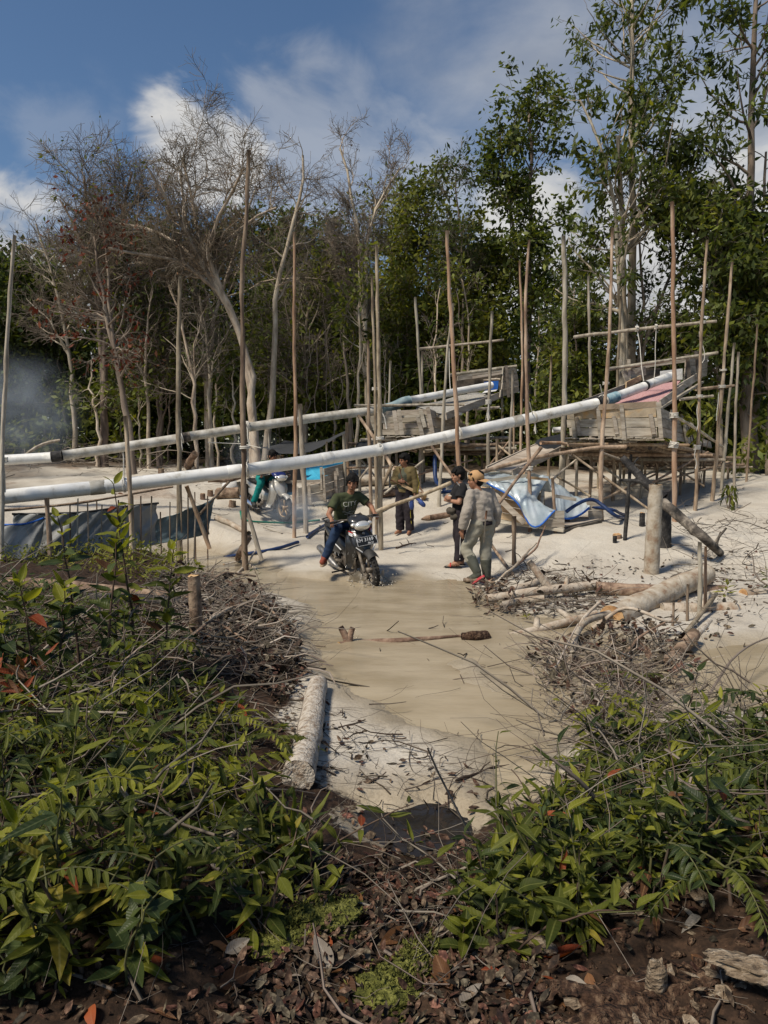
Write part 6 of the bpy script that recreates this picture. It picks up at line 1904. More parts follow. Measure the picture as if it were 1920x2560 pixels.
    if black:
        for s in (-1, 1):
            for k, m in ((0, 'stripe_red'), (1, 'stripe_white'), (2, 'stripe_white')):
                z = .835 - k * .022
                x = .50 - k * -.012
                MB().beam((x, s * (.135 + .01 * k), z), (x - .06, s * (.175 + .004 * k), z + .028), .012, .012).build('decal', m, t, smooth=False)
            MB().beam((.655, s * .055, .54), (.60, s * .155, .64), .012, .012).build('decal', 'stripe_white', t, smooth=False)
            MB().beam((-.30, s * .15, .62), (-.04, s * .135, .52), .012, .012).build('decal', 'stripe_white', t, smooth=False)
        MB().ell((.567, 0, .815), (.012, .022, .022), None, 10, 7).build('badge', 'metal_grey', t)
    if plate:
        # number plate tilted back on the front cowl
        Mx = Matrix.Translation((.664, 0, .72)) @ Matrix.Rotation(math.radians(-14), 4, 'Y') @ Matrix.Scale(1.18, 4)
        p = bpy.data.objects.new('number_plate', None)
        COL.objects.link(p)
        p.parent = t
        MB().add(xf(Mx, [(-.004, -.135, -.055), (.004, -.135, -.055), (.004, .135, -.055), (-.004, .135, -.055), (-.004, -.135, .055), (.004, -.135, .055), (.004, .135, .055), (-.004, .135, .055)]),
                 [[3, 2, 1, 0], [4, 5, 6, 7], [0, 1, 5, 4], [1, 2, 6, 5], [2, 3, 7, 6], [3, 0, 4, 7]]).build('plate', 'plate_black', p, smooth=False)
        fr = MB()
        for a, b in (((-.13, -.05), (.13, -.05)), ((-.13, .05), (.13, .05)), ((-.13, -.05), (-.13, .05)), ((.13, -.05), (.13, .05))):
            fr.beam(Mx @ Vector((.0055, a[0], a[1])), Mx @ Vector((.0055, b[0], b[1])), .005, .003)
        fr.build('plate_border', 'stripe_white', p, smooth=False)
        B = Mx @ Matrix(((0, 0, 1, .0055), (1, 0, 0, 0), (0, 1, 0, .014), (0, 0, 0, 1)))
        text_mesh(plate[0], .062, 'stripe_white', p, B)
        B = Mx @ Matrix(((0, 0, 1, .0055), (1, 0, 0, .045), (0, 1, 0, -.031), (0, 0, 0, 1)))
        text_mesh(plate[1], .034, 'stripe_white', p, B)
    return t


fw, rw = onz(926, 1466, -.04), onz(848, 1404, .02)
f1 = at(926, 1468, 10.15)
r1 = at(850, 1410, 11.2)
hd = math.atan2(f1.y - r1.y, f1.x - r1.x)
mid = (f1 + r1) / 2
bike1 = motorbike('black motorbike splashing into the muddy creek', (mid.x, mid.y - .05, -.085), hd, True, ('KH 3169 Y', '06-21'))
LEAN = math.radians(7)
bike1.rotation_euler = (LEAN, 0, hd)
f2 = gnd(712, 15.3)
r2 = gnd(634, 16.25)
hd2 = math.atan2(f2.y - r2.y, f2.x - r2.x)
mid2 = (f2 + r2) / 2
bike2 = motorbike('silver motorbike with a blue cowl standing under the near pipe', (mid2.x, mid2.y, mid2.z), hd2, False)


# ------------------------------------------------------------------ people
def remesh(mb, vox, smooth=4, fold=0.0, seed=0, fscale=14.0):
    me = mb.mesh('tmp', 'skin')
    o = link('tmp', me)
    md = o.modifiers.new('r', 'REMESH')
    md.mode = 'VOXEL'
    md.voxel_size = vox
    sm = o.modifiers.new('s', 'SMOOTH')
    sm.factor = .5
    sm.iterations = smooth
    ev = o.evaluated_get(bpy.context.evaluated_depsgraph_get())
    r = bpy.data.meshes.new_from_object(ev)
    bpy.data.objects.remove(o)
    n = len(r.vertices)
    V = np.zeros(n * 3, np.float32)
    r.vertices.foreach_get('co', V)
    V = V.reshape(-1, 3)
    if fold:
        N = np.zeros(n * 3, np.float32)
        r.vertices.foreach_get('normal', N)
        N = N.reshape(-1, 3)
        w = vnoise(V[:, 0] * fscale * .6 + V[:, 2] * fscale, V[:, 1] * fscale * .8 - V[:, 2] * fscale * .6, seed) + .5 * vnoise(V[:, 2] * fscale * 2.2 + V[:, 0] * 9, V[:, 1] * fscale * 1.5, seed + 1)
        V = V + N * (fold * w)[:, None]
        r.vertices.foreach_set('co', V.astype(np.float32).ravel())
    r.polygons.foreach_set('use_smooth', np.ones(len(r.polygons), bool))
    r.update()
    return r


def cloth(name, mb, m, parent, vox=.014, fold=.006, seed=3, smooth=3):
    r = remesh(mb, vox, smooth, fold, seed)
    r.materials.clear()
    r.materials.append(MATS[m])
    return link(name, r, parent)


def hand(mb, w, d, nrm, side, curl):
    """palm and five fingers from wrist w along d; nrm points out of the back of the hand"""
    d, nrm = Vector(d).normalized(), Vector(nrm)
    nrm = (nrm - d * nrm.dot(d)).normalized()
    s = d.cross(nrm) * side
    w = Vector(w)
    for k in (-1, 0, 1):
        mb.capsule(w + s * (.012 * k), w + d * .075 + s * (.022 * k), .016, .0135, 8)
    for k, L in ((-1.5, .062), (-.5, .075), (.5, .080), (1.5, .072)):
        p = w + d * .078 + s * (.0175 * k)
        a = 0.0
        for j, f in enumerate((.45, .32, .23)):
            a += curl * (.9 if j == 0 else 1.0)
            dd = d * math.cos(a) - nrm * math.sin(a)
            q = p + dd * (L * f)
            mb.capsule(p, q, .0098 - .0009 * j, .0090 - .0009 * j, 7)
            p = q
    p = w + d * .022 + s * .026
    for j, L in enumerate((.038, .030, .024)):
        dd = (d * .75 + s * (.85 - .45 * j) - nrm * (.25 + .3 * curl * j)).normalized()
        q = p + dd * L
        mb.capsule(p, q, .0115 - .001 * j, .0105 - .001 * j, 7)
        p = q


def head(mb, c, F, U):
    """skull, jaw, nose, ears; F faces forward, U up"""
    F, U = Vector(F).normalized(), Vector(U).normalized()
    S = U.cross(F).normalized()
    U = F.cross(S)
    R = np.array([[F.x, S.x, U.x], [F.y, S.y, U.y], [F.z, S.z, U.z]])
    c = Vector(c)

    H_ = 1.08

    def P(a, b, z):
        return c + F * (a * H_) + S * (b * H_) + U * (z * H_)
    R = R * H_
    mb.ell(P(-.008, 0, .03), (.098, .077, .092), R)
    mb.ell(P(.022, 0, -.035), (.068, .060, .075), R)
    mb.ell(P(.052, 0, -.085), (.030, .032, .025), R)
    mb.capsule(P(.085, 0, .018), P(.104, 0, -.022), .010, .014, 8)
    mb.ell(P(.070, 0, .030), (.022, .055, .012), R)
    mb.ell(P(.084, 0, -.058), (.012, .024, .012), R)
    for s in (-1, 1):
        mb.ell(P(-.005, s * .078, -.005), (.018, .010, .030), R)
        mb.ell(P(.055, s * .040, -.022), (.026, .022, .022), R)
    return P, R


def face_parts(parent, P, R):
    for s in (-1, 1):
        MB().ell(P(.083, s * .030, .012), (.008, .013, .006), R, 10, 7).build('eye', 'hair', parent)
        MB().ell(P(.086, s * .031, .030), (.007, .021, .005), R, 10, 7).build('eyebrow', 'hair', parent)
    MB().ell(P(.0925, 0, -.058), (.007, .024, .0075), R, 10, 7).build('lips', 'leather', parent)


def hair(parent, P, R, F, fringe=.02, side=0.0, m='hair', long=0.0):
    mb = MB()
    mb.ell(P(-.018, 0, .048), (.108, .090, .096), R, 18, 12)
    mb.ell(P(-.040, 0, -.005 - long), (.072, .083, .085), R, 16, 10)
    for k in range(9):
        y = (k - 4) * .018
        mb.capsule(P(.045, y, .108 - abs(y) * .3), P(.090 - abs(y) * .25, y * 1.1 + .004 * math.sin(k * 5), .062 - fringe - .012 * math.sin(k * 2.3)), .020, .011, 8)
    for s in (-1, 1):
        mb.capsule(P(.035, s * .072, .06), P(.030, s * .080, .0 - side), .018, .012, 8)
    return cloth('hair', mb, m, parent, .008, .009, 5, 1)


def person(label, loc, rz, J, Ff, skin='skin', hands=(), shoes=None, voxel=.012, scale=1.0):
    """J: joint positions. Builds the continuous body; returns root and head frame"""
    t = thing('person', label, 'person', loc, rz)
    t.scale = (scale,) * 3
    mb = MB()
    V = {k: Vector(v) for k, v in J.items()}
    P, R = head(mb, V['head'], Ff, (V['head'] - V['neck']).normalized() * .6 + Vector((0, 0, .6)))
    mb.capsule(V['neck'] - Vector((0, 0, .03)), V['head'] + Vector((0, 0, -.03)), .056, .050)
    mb.capsule(V['pelvis'], V['chest'], .105, .10)
    for s in 'lr':
        mb.capsule(V['chest'] + (V['sh_' + s] - V['chest']) * .3, V['sh_' + s], .08, .048)
        mb.capsule(V['neck'] - Vector((0, 0, .03)), V['sh_' + s], .045, .045)
        mb.chain([V['sh_' + s], V['el_' + s], V['wr_' + s]], [.050, .040, .027])
        mb.chain([V['hip_' + s], V['kn_' + s], V['an_' + s]], [.085, .056, .038])
        mb.chain([V['an_' + s], V['toe_' + s]], [.04, .03])
        mb.capsule(V['an_' + s] + Vector((0, 0, -.03)), V['toe_' + s], .035, .028)
    for (s, d, nr, curl) in hands:
        hand(mb, V['wr_' + s], d, nr, 1 if s == 'l' else -1, curl)
    body = remesh(mb, voxel, 2)
    body.materials.clear()
    body.materials.append(MATS[skin])
    link('body', body, t)
    face_parts(t, P, R)
    return t, V, P, R


def torso_rings(V, hem, loose, top=.10):
    S = (V['sh_l'] - V['sh_r']).normalized()
    U = (V['chest'] - V['pelvis']).normalized()
    L = (V['chest'] - V['pelvis']).length
    D = S.cross(U).normalized()
    R_ = []
    for f, w, d in ((hem, .152, .118), (hem + .25 * (1 - hem), .150, .115), (.55, .155, .116), (.85, .168, .120), (1.05, .172, .116), (1.0 + top / L, .150, .085), (1.0 + (top + .05) / L, .085, .06)):
        c = V['pelvis'] + U * (L * f) + (V['neck'] - V['chest'] - U * (V['neck'] - V['chest']).dot(U)) * max(0, f - 1) * 1.5
        q = []
        for a in np.linspace(0, 2 * PI, 22, endpoint=False):
            q.append(list(c + S * (math.cos(a) * (w + loose)) + D * (math.sin(a) * (d + loose))))
        R_.append(np.array(q))
    return R_


def shirt(t, V, m, sleeve=1.0, hem=-.12, loose=.012, seed=3, name='shirt', fold=.007, **kw):
    mb = loft(torso_rings(V, hem, loose))
    for s in 'lr':
        a, e, w = V['sh_' + s], V['el_' + s], V['wr_' + s]
        mb.capsule(V['neck'] - Vector((0, 0, .045)), a, .062, .060 + loose * .4)
        mb.capsule(a, a.lerp(V['chest'], .35), .060 + loose * .5, .080 + loose * .5)
        if sleeve <= 1:
            mb.tube([a, a.lerp(e, .4 * sleeve), a.lerp(e, .85 * sleeve)], [.060 + loose * .5, .060 + loose, .062 + loose * 1.3], 14)
        else:
            mb.chain([a, e], [.060 + loose * .5, .052 + loose])
            mb.tube([e, e.lerp(w, .5), e.lerp(w, .96)], [.052 + loose, .046 + loose, .040 + loose * .7], 14)
    return cloth(name, mb, m, t, .011, fold, seed, 2)


def trousers(t, V, m, loose=.02, seed=9, end=.95, name='trousers', fold=.007):
    mb = MB()
    mb.capsule(V['hip_l'], V['hip_r'], .105 + loose * .5, .105 + loose * .5)
    R_ = torso_rings(V, -.05, -.012 + loose * .3)[:2]
    loft(R_, mb)
    for s in 'lr':
        h, k, a = V['hip_' + s], V['kn_' + s], V['an_' + s]
        mb.chain([h, k], [.098 + loose * .5, .066 + loose])
        mb.tube([k, k.lerp(a, end * .5), k.lerp(a, end)], [.066 + loose, .060 + loose, .054 + loose], 14)
    return cloth(name, mb, m, t, .015, fold, seed, 2)


def shoe(t, an, toe, m, sole, name='shoe', h=.05):
    an, toe = Vector(an), Vector(toe)
    d = (toe - an)
    d2 = d.normalized()
    o = bpy.data.objects.new(name, None)
    COL.objects.link(o)
    o.parent = t
    mb = MB().capsule(an - d2 * .03, toe, .050, .042).capsule(an + Vector((0, 0, .03)), an - d2 * .02, .045, .048)
    cloth('upper', mb, m, o, .010, .002, 4, 2)
    n = d2.cross(d2.cross(Vector((0, 0, 1)))).normalized()
    if n.z > 0:
        n = -n
    s = d2.cross(n).normalized()
    V = []
    for k, q in ((0, n * .036), (1, n * .062)):
        for a in np.linspace(0, 2 * PI, 16, endpoint=False):
            V.append(list((an + toe) / 2 + d2 * (math.cos(a) * (d.length / 2 + .058)) + s * (math.sin(a) * .048) + q))
    F = [[j, (j + 1) % 16, 16 + (j + 1) % 16, 16 + j] for j in range(16)]
    mb = MB().add(V, F)
    for b in (0, 16):
        c = np.array(V[b:b + 16]).mean(0)
        mb.add(np.concatenate([np.array(V[b:b + 16]), c[None]]), (), [[j, (j + 1) % 16, 16] for j in range(16)])
    mb.build('sole', sole, o)
    return o


# the rider ---------------------------------------------------------------------------
J = dict(pelvis=(-.20, 0, .90), chest=(-.03, .04, 1.20), neck=(.02, .09, 1.36), head=(.07, .13, 1.505), sh_l=(-.01, .235, 1.30), sh_r=(-.01, -.115, 1.32), el_l=(.12, .37, 1.11), el_r=(.08, -.31, 1.10),
         wr_l=(.245, .345, 1.045), wr_r=(.245, -.335, 1.045), hip_l=(-.16, .09, .88), hip_r=(-.16, -.09, .88), kn_l=(.24, .20, .84), kn_r=(.20, -.27, .86), an_l=(.06, .25, .40), an_r=(.10, -.47, .46), toe_l=(.20, .27, .36), toe_r=(.22, -.55, .45))
a_ = hd
fw_ = Vector((math.cos(-hd) * -.10 - math.sin(-hd) * -1.0, math.sin(-hd) * -.10 + math.cos(-hd) * -1.0, -.16))
t, V, P_, R_ = person('rider in an olive T-shirt and jeans on the black motorbike', bike1.location, hd, J, fw_, hands=(('l', (.35, .12, -.35), (.55, 0, .8), .75), ('r', (.35, -.12, -.35), (.55, 0, .8), .75)))
t.rotation_euler = (LEAN, 0, hd)
sh_o = shirt(t, V, 'cloth_olive', .78, seed=11, loose=.008)
trousers(t, V, 'denim', .008, seed=12, end=.96)
hair(t, P_, R_, None, .018, .035)
shoe(t, V['an_l'], V['toe_l'], 'shoe_red', 'sole_tan')
shoe(t, V['an_r'], V['toe_r'], 'shoe_red', 'sole_tan')
# chest print
from mathutils.bvhtree import BVHTree
bvh = BVHTree.FromPolygons([v.co for v in sh_o.data.vertices], [p.vertices for p in sh_o.data.polygons])
pr = bpy.data.objects.new('shirt_print', None)
COL.objects.link(pr)
pr.parent = t
cdir = (V['chest'] - V['pelvis']).normalized()
pn = Vector((cdir.z, 0, -cdir.x)).normalized()


def onchest(M2, dz):
    c = V['chest'] + cdir * dz + pn * .176
    return Matrix(((0, cdir.x, pn.x, c.x), (1, cdir.y, pn.y, c.y), (0, cdir.z, pn.z, c.z), (0, 0, 0, 1))) @ M2


def drape(me):
    """lay flat print on the shirt"""
    for v in me.vertices:
        h = bvh.ray_cast(v.co + pn * .1, -pn, .3)
        if h[0]:
            v.co = h[0] + pn * (.0025 + .0012 * (v.index % 2))


o = text_mesh('CITY', .085, 'print_pale', pr, onchest(Matrix.Scale(1.2, 4, (1, 0, 0)), .055), 'print_word')
drape(o.data)
o = text_mesh('BEAR', .080, 'bag_brown', pr, onchest(Matrix.Scale(1.1, 4, (1, 0, 0)), -.015), 'print_word')
drape(o.data)
M_ = onchest(Matrix.Identity(4), -.075)
for k in range(4):
    mb = MB()
    pts = [M_ @ Vector((x, .012 - .016 * k + .008 * math.sin(x * 60 + k), .0)) for x in np.linspace(-.10 + .016 * k, .10 - .018 * k, 12)]
    mb.tube([bvh.ray_cast(p + pn * .1, -pn, .3)[0] or p for p in pts], [.0035] * 12, 5)
    mb.build('print_line', 'print_pale' if k % 2 == 0 else 'bag_brown', pr)

# second rider ---------------------------------------------------------------------------
J2 = dict(J, chest=(.02, 0, 1.15), neck=(.12, 0, 1.28), head=(.20, 0, 1.39), sh_l=(.07, .175, 1.24), sh_r=(.07, -.175, 1.24), el_l=(.12, .33, 1.06), el_r=(.10, -.34, 1.06), kn_r=(.10, -.24, .84), an_r=(-.10, -.33, .36), toe_r=(.05, -.38, .33), kn_l=(.22, .22, .84), an_l=(.02, .30, .40), toe_l=(.16, .32, .36), pelvis=(-.20, 0, .92), hip_r=(-.18, -.09, .90), hip_l=(-.18, .09, .90))
t, V, P_, R_ = person('rider in a green hooded top and teal trousers on the silver motorbike', bike2.location, hd2, J2, (1, .1, -.3), hands=(('l', (.35, .12, -.35), (.55, 0, .8), .75), ('r', (.35, -.12, -.35), (.55, 0, .8), .75)))
shirt(t, V, 'cloth_green', 2, seed=21, loose=.028, name='hooded_top')
trousers(t, V, 'teal', .016, seed=22)
hair(t, P_, R_, None, .01)
shoe(t, V['an_l'], V['toe_l'], 'plastic_black', 'rubber_black')
shoe(t, V['an_r'], V['toe_r'], 'plastic_black', 'rubber_black')

# man in khaki with the blue clogs ----------------------------------------------------------
b = gp(1012, 1344)
ST = dict(pelvis=(0, 0, .90), chest=(0, 0, 1.20), neck=(0, 0, 1.37), head=(.025, 0, 1.51), sh_l=(0, .175, 1.32), sh_r=(0, -.175, 1.32), el_l=(-.03, .24, 1.05), el_r=(-.02, -.25, 1.06), wr_l=(.08, .25, .83), wr_r=(.10, -.22, .86),
          hip_l=(0, .085, .88), hip_r=(0, -.085, .88), kn_l=(.02, .10, .48), kn_r=(.02, -.10, .48), an_l=(-.01, .11, .08), an_r=(-.01, -.11, .08), toe_l=(.14, .14, .03), toe_r=(.14, -.14, .03))
J = dict(ST, wr_r=(.20, -.03, 1.10), el_r=(.02, -.25, 1.08), wr_l=(.10, .27, .84))
rzk = math.radians(-118)
t, V, P_, R_ = person('man in a khaki jacket and dark trousers holding blue clogs', b, rzk, J, (.8, -.55, -.12), hands=(('l', (.1, .0, -1), (-.2, 1, 0), .5), ('r', (.2, .8, -.1), (1, -.2, .2), .6)))
shirt(t, V, 'cloth_khaki', 2, seed=31, loose=.022, name='jacket')
mb = MB().capsule(V['pelvis'] + Vector((.045, 0, .10)), V['chest'] + Vector((.05, 0, -.02)), .125, .125).capsule(V['chest'] + Vector((.06, 0, -.02)), V['chest'] + Vector((.04, 0, .10)), .115, .07)
cloth('vest', mb, 'cloth_vest', t, .014, .005, 33)
trousers(t, V, 'cloth_dark', .034, seed=32, end=.98)
hair(t, P_, R_, None, -.004, -.01)
mb = MB()
for x in (.0, .012):
    mb.tube([V['sh_l'] + Vector((x, .07, .02)), V['el_l'] + Vector((x, .075, 0)), V['wr_l'] + Vector((x - .01, .055, .03))], [.005] * 3, 5)
mb.build('sleeve_stripe', 'yellow_trim', t)['kind'] = 'stuff'
MB().tube([V['hip_l'] + Vector((.06, .105, -.1)), V['kn_l'] + Vector((.07, .07, -.02)), V['an_l'] + Vector((.05, .065, .06))], [.005] * 3, 5).build('trouser_piping', 'yellow_trim', t)
MB().tube([V['sh_r'] + Vector((.10, .10, .04)), V['chest'] + Vector((.19, .03, -.06)), V['pelvis'] + Vector((.13, .15, .13))], [.012] * 3, 6).build('strap', 'leather', t)
MB().tube([P_(.10, .008, -.062), P_(.155, .03, -.085)], [.0045, .0045], 6).build('cigarette', 'white_trim', t)
# sheathed machete at the waist
q0 = t.matrix_basis @ Vector((.24, -.20, 1.10))
Mw = Matrix.Translation(b) @ Matrix.Rotation(rzk, 4, 'Z')
k = thing('machete', 'wooden sheathed machete hanging at the waist of the man in khaki', 'machete', Mw @ Vector((.16, -.2, 1.1)))
w0, w1, w2 = Mw @ Vector((.22, -.22, 1.12)), Mw @ Vector((.18, .02, 1.02)), Mw @ Vector((.02, .40, .82))
MB().beam(w1, w2, .022, .055, (0, 0, 1)).build('sheath', 'plank_new', k, smooth=False, org=k.location)
MB().tube([w0, w1], [.016, .014], 8).build('handle', 'leather', k, org=k.location)


def clog(p, d, upv, label):
    """a rubber clog, toe along d"""
    d, u = Vector(d).normalized(), Vector(upv).normalized()
    s = d.cross(u).normalized()
    u = s.cross(d)
    R = np.array([[d.x, s.x, u.x], [d.y, s.y, u.y], [d.z, s.z, u.z]])
    t = thing('clog', label, 'shoe', p, group='pair of blue clogs held in one hand')
    rings = []
    for x, w, h0, h1 in ((-.13, .02, 0, .03), (-.11, .036, 0, .035), (-.04, .038, 0, .03), (0, .044, 0, .055), (.06, .050, 0, .058), (.11, .044, 0, .040), (.135, .02, 0, .018)):
        a = np.linspace(0, 2 * PI, 14, endpoint=False)
        rings.append(np.stack([np.full(14, x), w * np.cos(a), np.where(np.sin(a) > 0, h1 * np.sin(a), .004 * np.sin(a)) + .012], -1) @ R.T + np.array(p))
    loft(rings).build('upper', 'clog_blue', t, org=p)
    V = []
    for z in (-.010, .012):
        for a in np.linspace(0, 2 * PI, 18, endpoint=False):
            V.append((math.cos(a) * .145, math.sin(a) * .052, z))
    V = np.array(V) @ R.T + np.array(p)
    MB().add(V, [[j, (j + 1) % 18, 18 + (j + 1) % 18, 18 + j] for j in range(18)], []).add(np.concatenate([V[:18], V[:18].mean(0)[None]]), (), [[(j + 1) % 18, j, 18] for j in range(18)]).build('sole', 'clog_white', t, org=p)
    MB().tube([np.array(q) @ R.T + np.array(p) for q in ((-.02, .045, .04), (-.10, .045, .06), (-.135, 0, .065), (-.10, -.045, .06), (-.02, -.045, .04))], [.007] * 5, 6).build('heel_strap', 'clog_white', t, org=p)


hw = Mw @ Vector((.11, .28, .80))
cx = Vector((-1, 0, 0))
clog(hw + Vector((-.075, -.06, -.13)), (.05, -.05, -1), (.25, -1, .15), 'blue clog hanging straight down from the hand of the man in khaki')
clog(hw + Vector((.10, -.07, -.11)), (.75, -.1, -.75), (.2, -1, .1), 'blue clog tilted outward from the hand of the man in khaki')

mat('bag_dark', (.05, .043, .033), (.085, .072, .056), scale=9, rough=.9)
# boy in black ------------------------------------------------------------------------------
b = gp(1150, 1416)
J = dict(ST, head=(.045, 0, 1.50), neck=(.01, 0, 1.37), el_l=(.08, .26, 1.08), wr_l=(.25, -.02, 1.10), el_r=(.08, -.26, 1.10), wr_r=(.25, .03, 1.15), an_l=(.05, .09, .08), toe_l=(.20, .10, .03), an_r=(-.06, -.10, .08), toe_r=(.09, -.12, .03))
t, V, P_, R_ = person('boy in a black T-shirt with folded arms', b, math.radians(186), J, (1, .05, -.12), 'skin_light', hands=(('l', (.0, -1, .1), (1, 0, .2), .5), ('r', (-.1, 1, -.05), (1, 0, .2), .5)), scale=.955)
shirt(t, V, 'cloth_black', .85, seed=41, loose=.02)
trousers(t, V, 'cloth_dark', .02, seed=42, end=.94)
hair(t, P_, R_, None, .004, -.01)
mb = MB().capsule((.15, .10, .93), (.17, -.06, .92), .055, .06).capsule((.10, .12, .84), (.15, .05, .82), .045, .04)
cloth('waist_bag', mb, 'bag_dark', t, .014, .006, 43)
MB().tube([(.10, .14, 1.40), (.02, .20, 1.30), (-.10, .17, 1.12), (-.02, .17, .98)], [.010] * 4, 6).build('strap', 'white_trim', t)
MB().tube([V['hip_l'] + Vector((.02, .125, -.15)), V['kn_l'] + Vector((.02, .088, -.02)), V['an_l'] + Vector((-.01, .072, .06))], [.005] * 3, 5).build('trouser_piping', 'white_trim', t)
for s in 'lr':
    an, toe = V['an_' + s], V['toe_' + s]
    o = bpy.data.objects.new('sandal', None)
    COL.objects.link(o)
    o.parent = t
    c = (an + toe) / 2
    MB().box((c.x + .012, c.y, .008), (.27, .092, .02)).build('sole', 'rubber_black', o, smooth=False)
    MB().tube([(toe.x - .01, toe.y - .05, .02), (toe.x - .02, toe.y, .075), (toe.x - .01, toe.y + .05, .02)], [.010] * 3, 6).build('strap', 'stripe_red', o)
    MB().tube([(an.x + .05, an.y - .05, .03), (an.x + .06, an.y, .125), (an.x + .05, an.y + .05, .03)], [.010] * 3, 6).build('strap', 'leather', o)

# man in the cap ------------------------------------------------------------------------------
b = gp(1205, 1458)
J = dict(ST, pelvis=(0, 0, .90), chest=(.05, 0, 1.19), neck=(.09, 0, 1.36), head=(.13, .02, 1.49), sh_l=(.05, .195, 1.30), sh_r=(.05, -.195, 1.30), el_l=(.03, .30, 1.04), el_r=(-.02, -.27, 1.03), wr_l=(.10, .31, .80), wr_r=(.04, -.28, .80),
         hip_l=(.01, .09, .87), hip_r=(-.01, -.09, .87), kn_l=(.16, .17, .50), kn_r=(.02, -.08, .46), an_l=(-.06, .15, .17), an_r=(-.02, -.08, .08), toe_l=(.10, .19, .05), toe_r=(.14, -.08, .03))
rzc = math.radians(128)
t, V, P_, R_ = person('man in a tan cap, grey shirt and rubber boots seen from behind', b, rzc, J, (.75, .75, -.10), hands=(('l', (.1, .0, -1), (-.2, 1, 0), .35), ('r', (.1, 0, -1), (-.2, -1, 0), .35)))
shirt(t, V, 'shirt_grey', 2, hem=-.02, seed=51, loose=.03, fold=.010)
mb = loft(torso_rings(V, -.20, .016)[:2])
cloth('undershirt', mb, 'cloth_dark', t, .014, .006, 55)
trousers(t, V, 'trouser_grey', .022, seed=52, end=.50, fold=.010)
hair(t, P_, R_, None, -.02, 0)
cp = bpy.data.objects.new('cap', None)
COL.objects.link(cp)
cp.parent = t
mb = MB().ell(P_(-.012, 0, .055), (.112, .096, .092), R_, 20, 12)
cloth('crown', mb, 'cap_tan', cp, .012, .002, 56)
br = [[list(P_(-.085 - .10 * v + .06 * u * u, .085 * u, .030 - .035 * v - .03 * u * u)) for u in np.linspace(-1, 1, 9)] for v in np.linspace(0, 1, 5)]
shell(br, .006).build('brim', 'cap_tan', cp)
bd = P_(-.035, -.093, .055)
MB().ell(bd, (.022, .008, .024), R_, 12, 8).build('badge', 'white_trim', cp)
MB().ell(P_(-.035, -.099, .055), (.012, .006, .013), R_, 10, 7).build('badge_emblem', 'plastic_black', cp)
for s in 'lr':
    an, toe, kn = V['an_' + s], V['toe_' + s], V['kn_' + s]
    o = bpy.data.objects.new('rubber_boot', None)
    COL.objects.link(o)
    o.parent = t
    d = (toe - an).normalized()
    mb = MB().tube([an.lerp(kn, .70), an.lerp(kn, .45), an.lerp(kn, .15), an], [.086, .078, .066, .062], 14).capsule(an - Vector((0, 0, .02)), toe + d * .02, .056, .046)
    cloth('shaft', mb, 'boot_green', o, .012, .003, 57)
    n = Vector((0, 0, -1))
    n = (n - d * n.dot(d)).normalized()
    sd = d.cross(n).normalized()
    Vv = []
    for q in (.045, .075):
        for a in np.linspace(0, 2 * PI, 18, endpoint=False):
            Vv.append(list((an + toe) / 2 + d * (math.cos(a) * ((toe - an).length / 2 + .075)) + sd * (math.sin(a) * .056) + n * q + n * (.02 if s == 'l' else 0)))
    mb = MB().add(Vv, [[j, (j + 1) % 18, 18 + (j + 1) % 18, 18 + j] for j in range(18)])
    for bb in (0, 18):
        c = np.array(Vv[bb:bb + 18]).mean(0)
        mb.add(np.concatenate([np.array(Vv[bb:bb + 18]), c[None]]), (), [[j, (j + 1) % 18, 18] for j in range(18)])
    mb.build('sole', 'sole_red', o)
Mw = Matrix.Translation(b) @ Matrix.Rotation(rzc, 4, 'Z')
k = thing('machete', 'thin machete hanging from the belt of the man in the cap', 'machete', Mw @ Vector((-.16, .12, .95)))
MB().beam(Mw @ Vector((-.17, .12, .96)), Mw @ Vector((-.16, .14, .62)), .014, .030, (0, 1, 0)).build('sheath', 'bag_brown', k, smooth=False, org=k.location)
MB().tube([Mw @ Vector((-.17, .12, .96)), Mw @ Vector((-.18, .11, 1.08))], [.016, .014], 8).build('handle', 'leather', k, org=k.location)

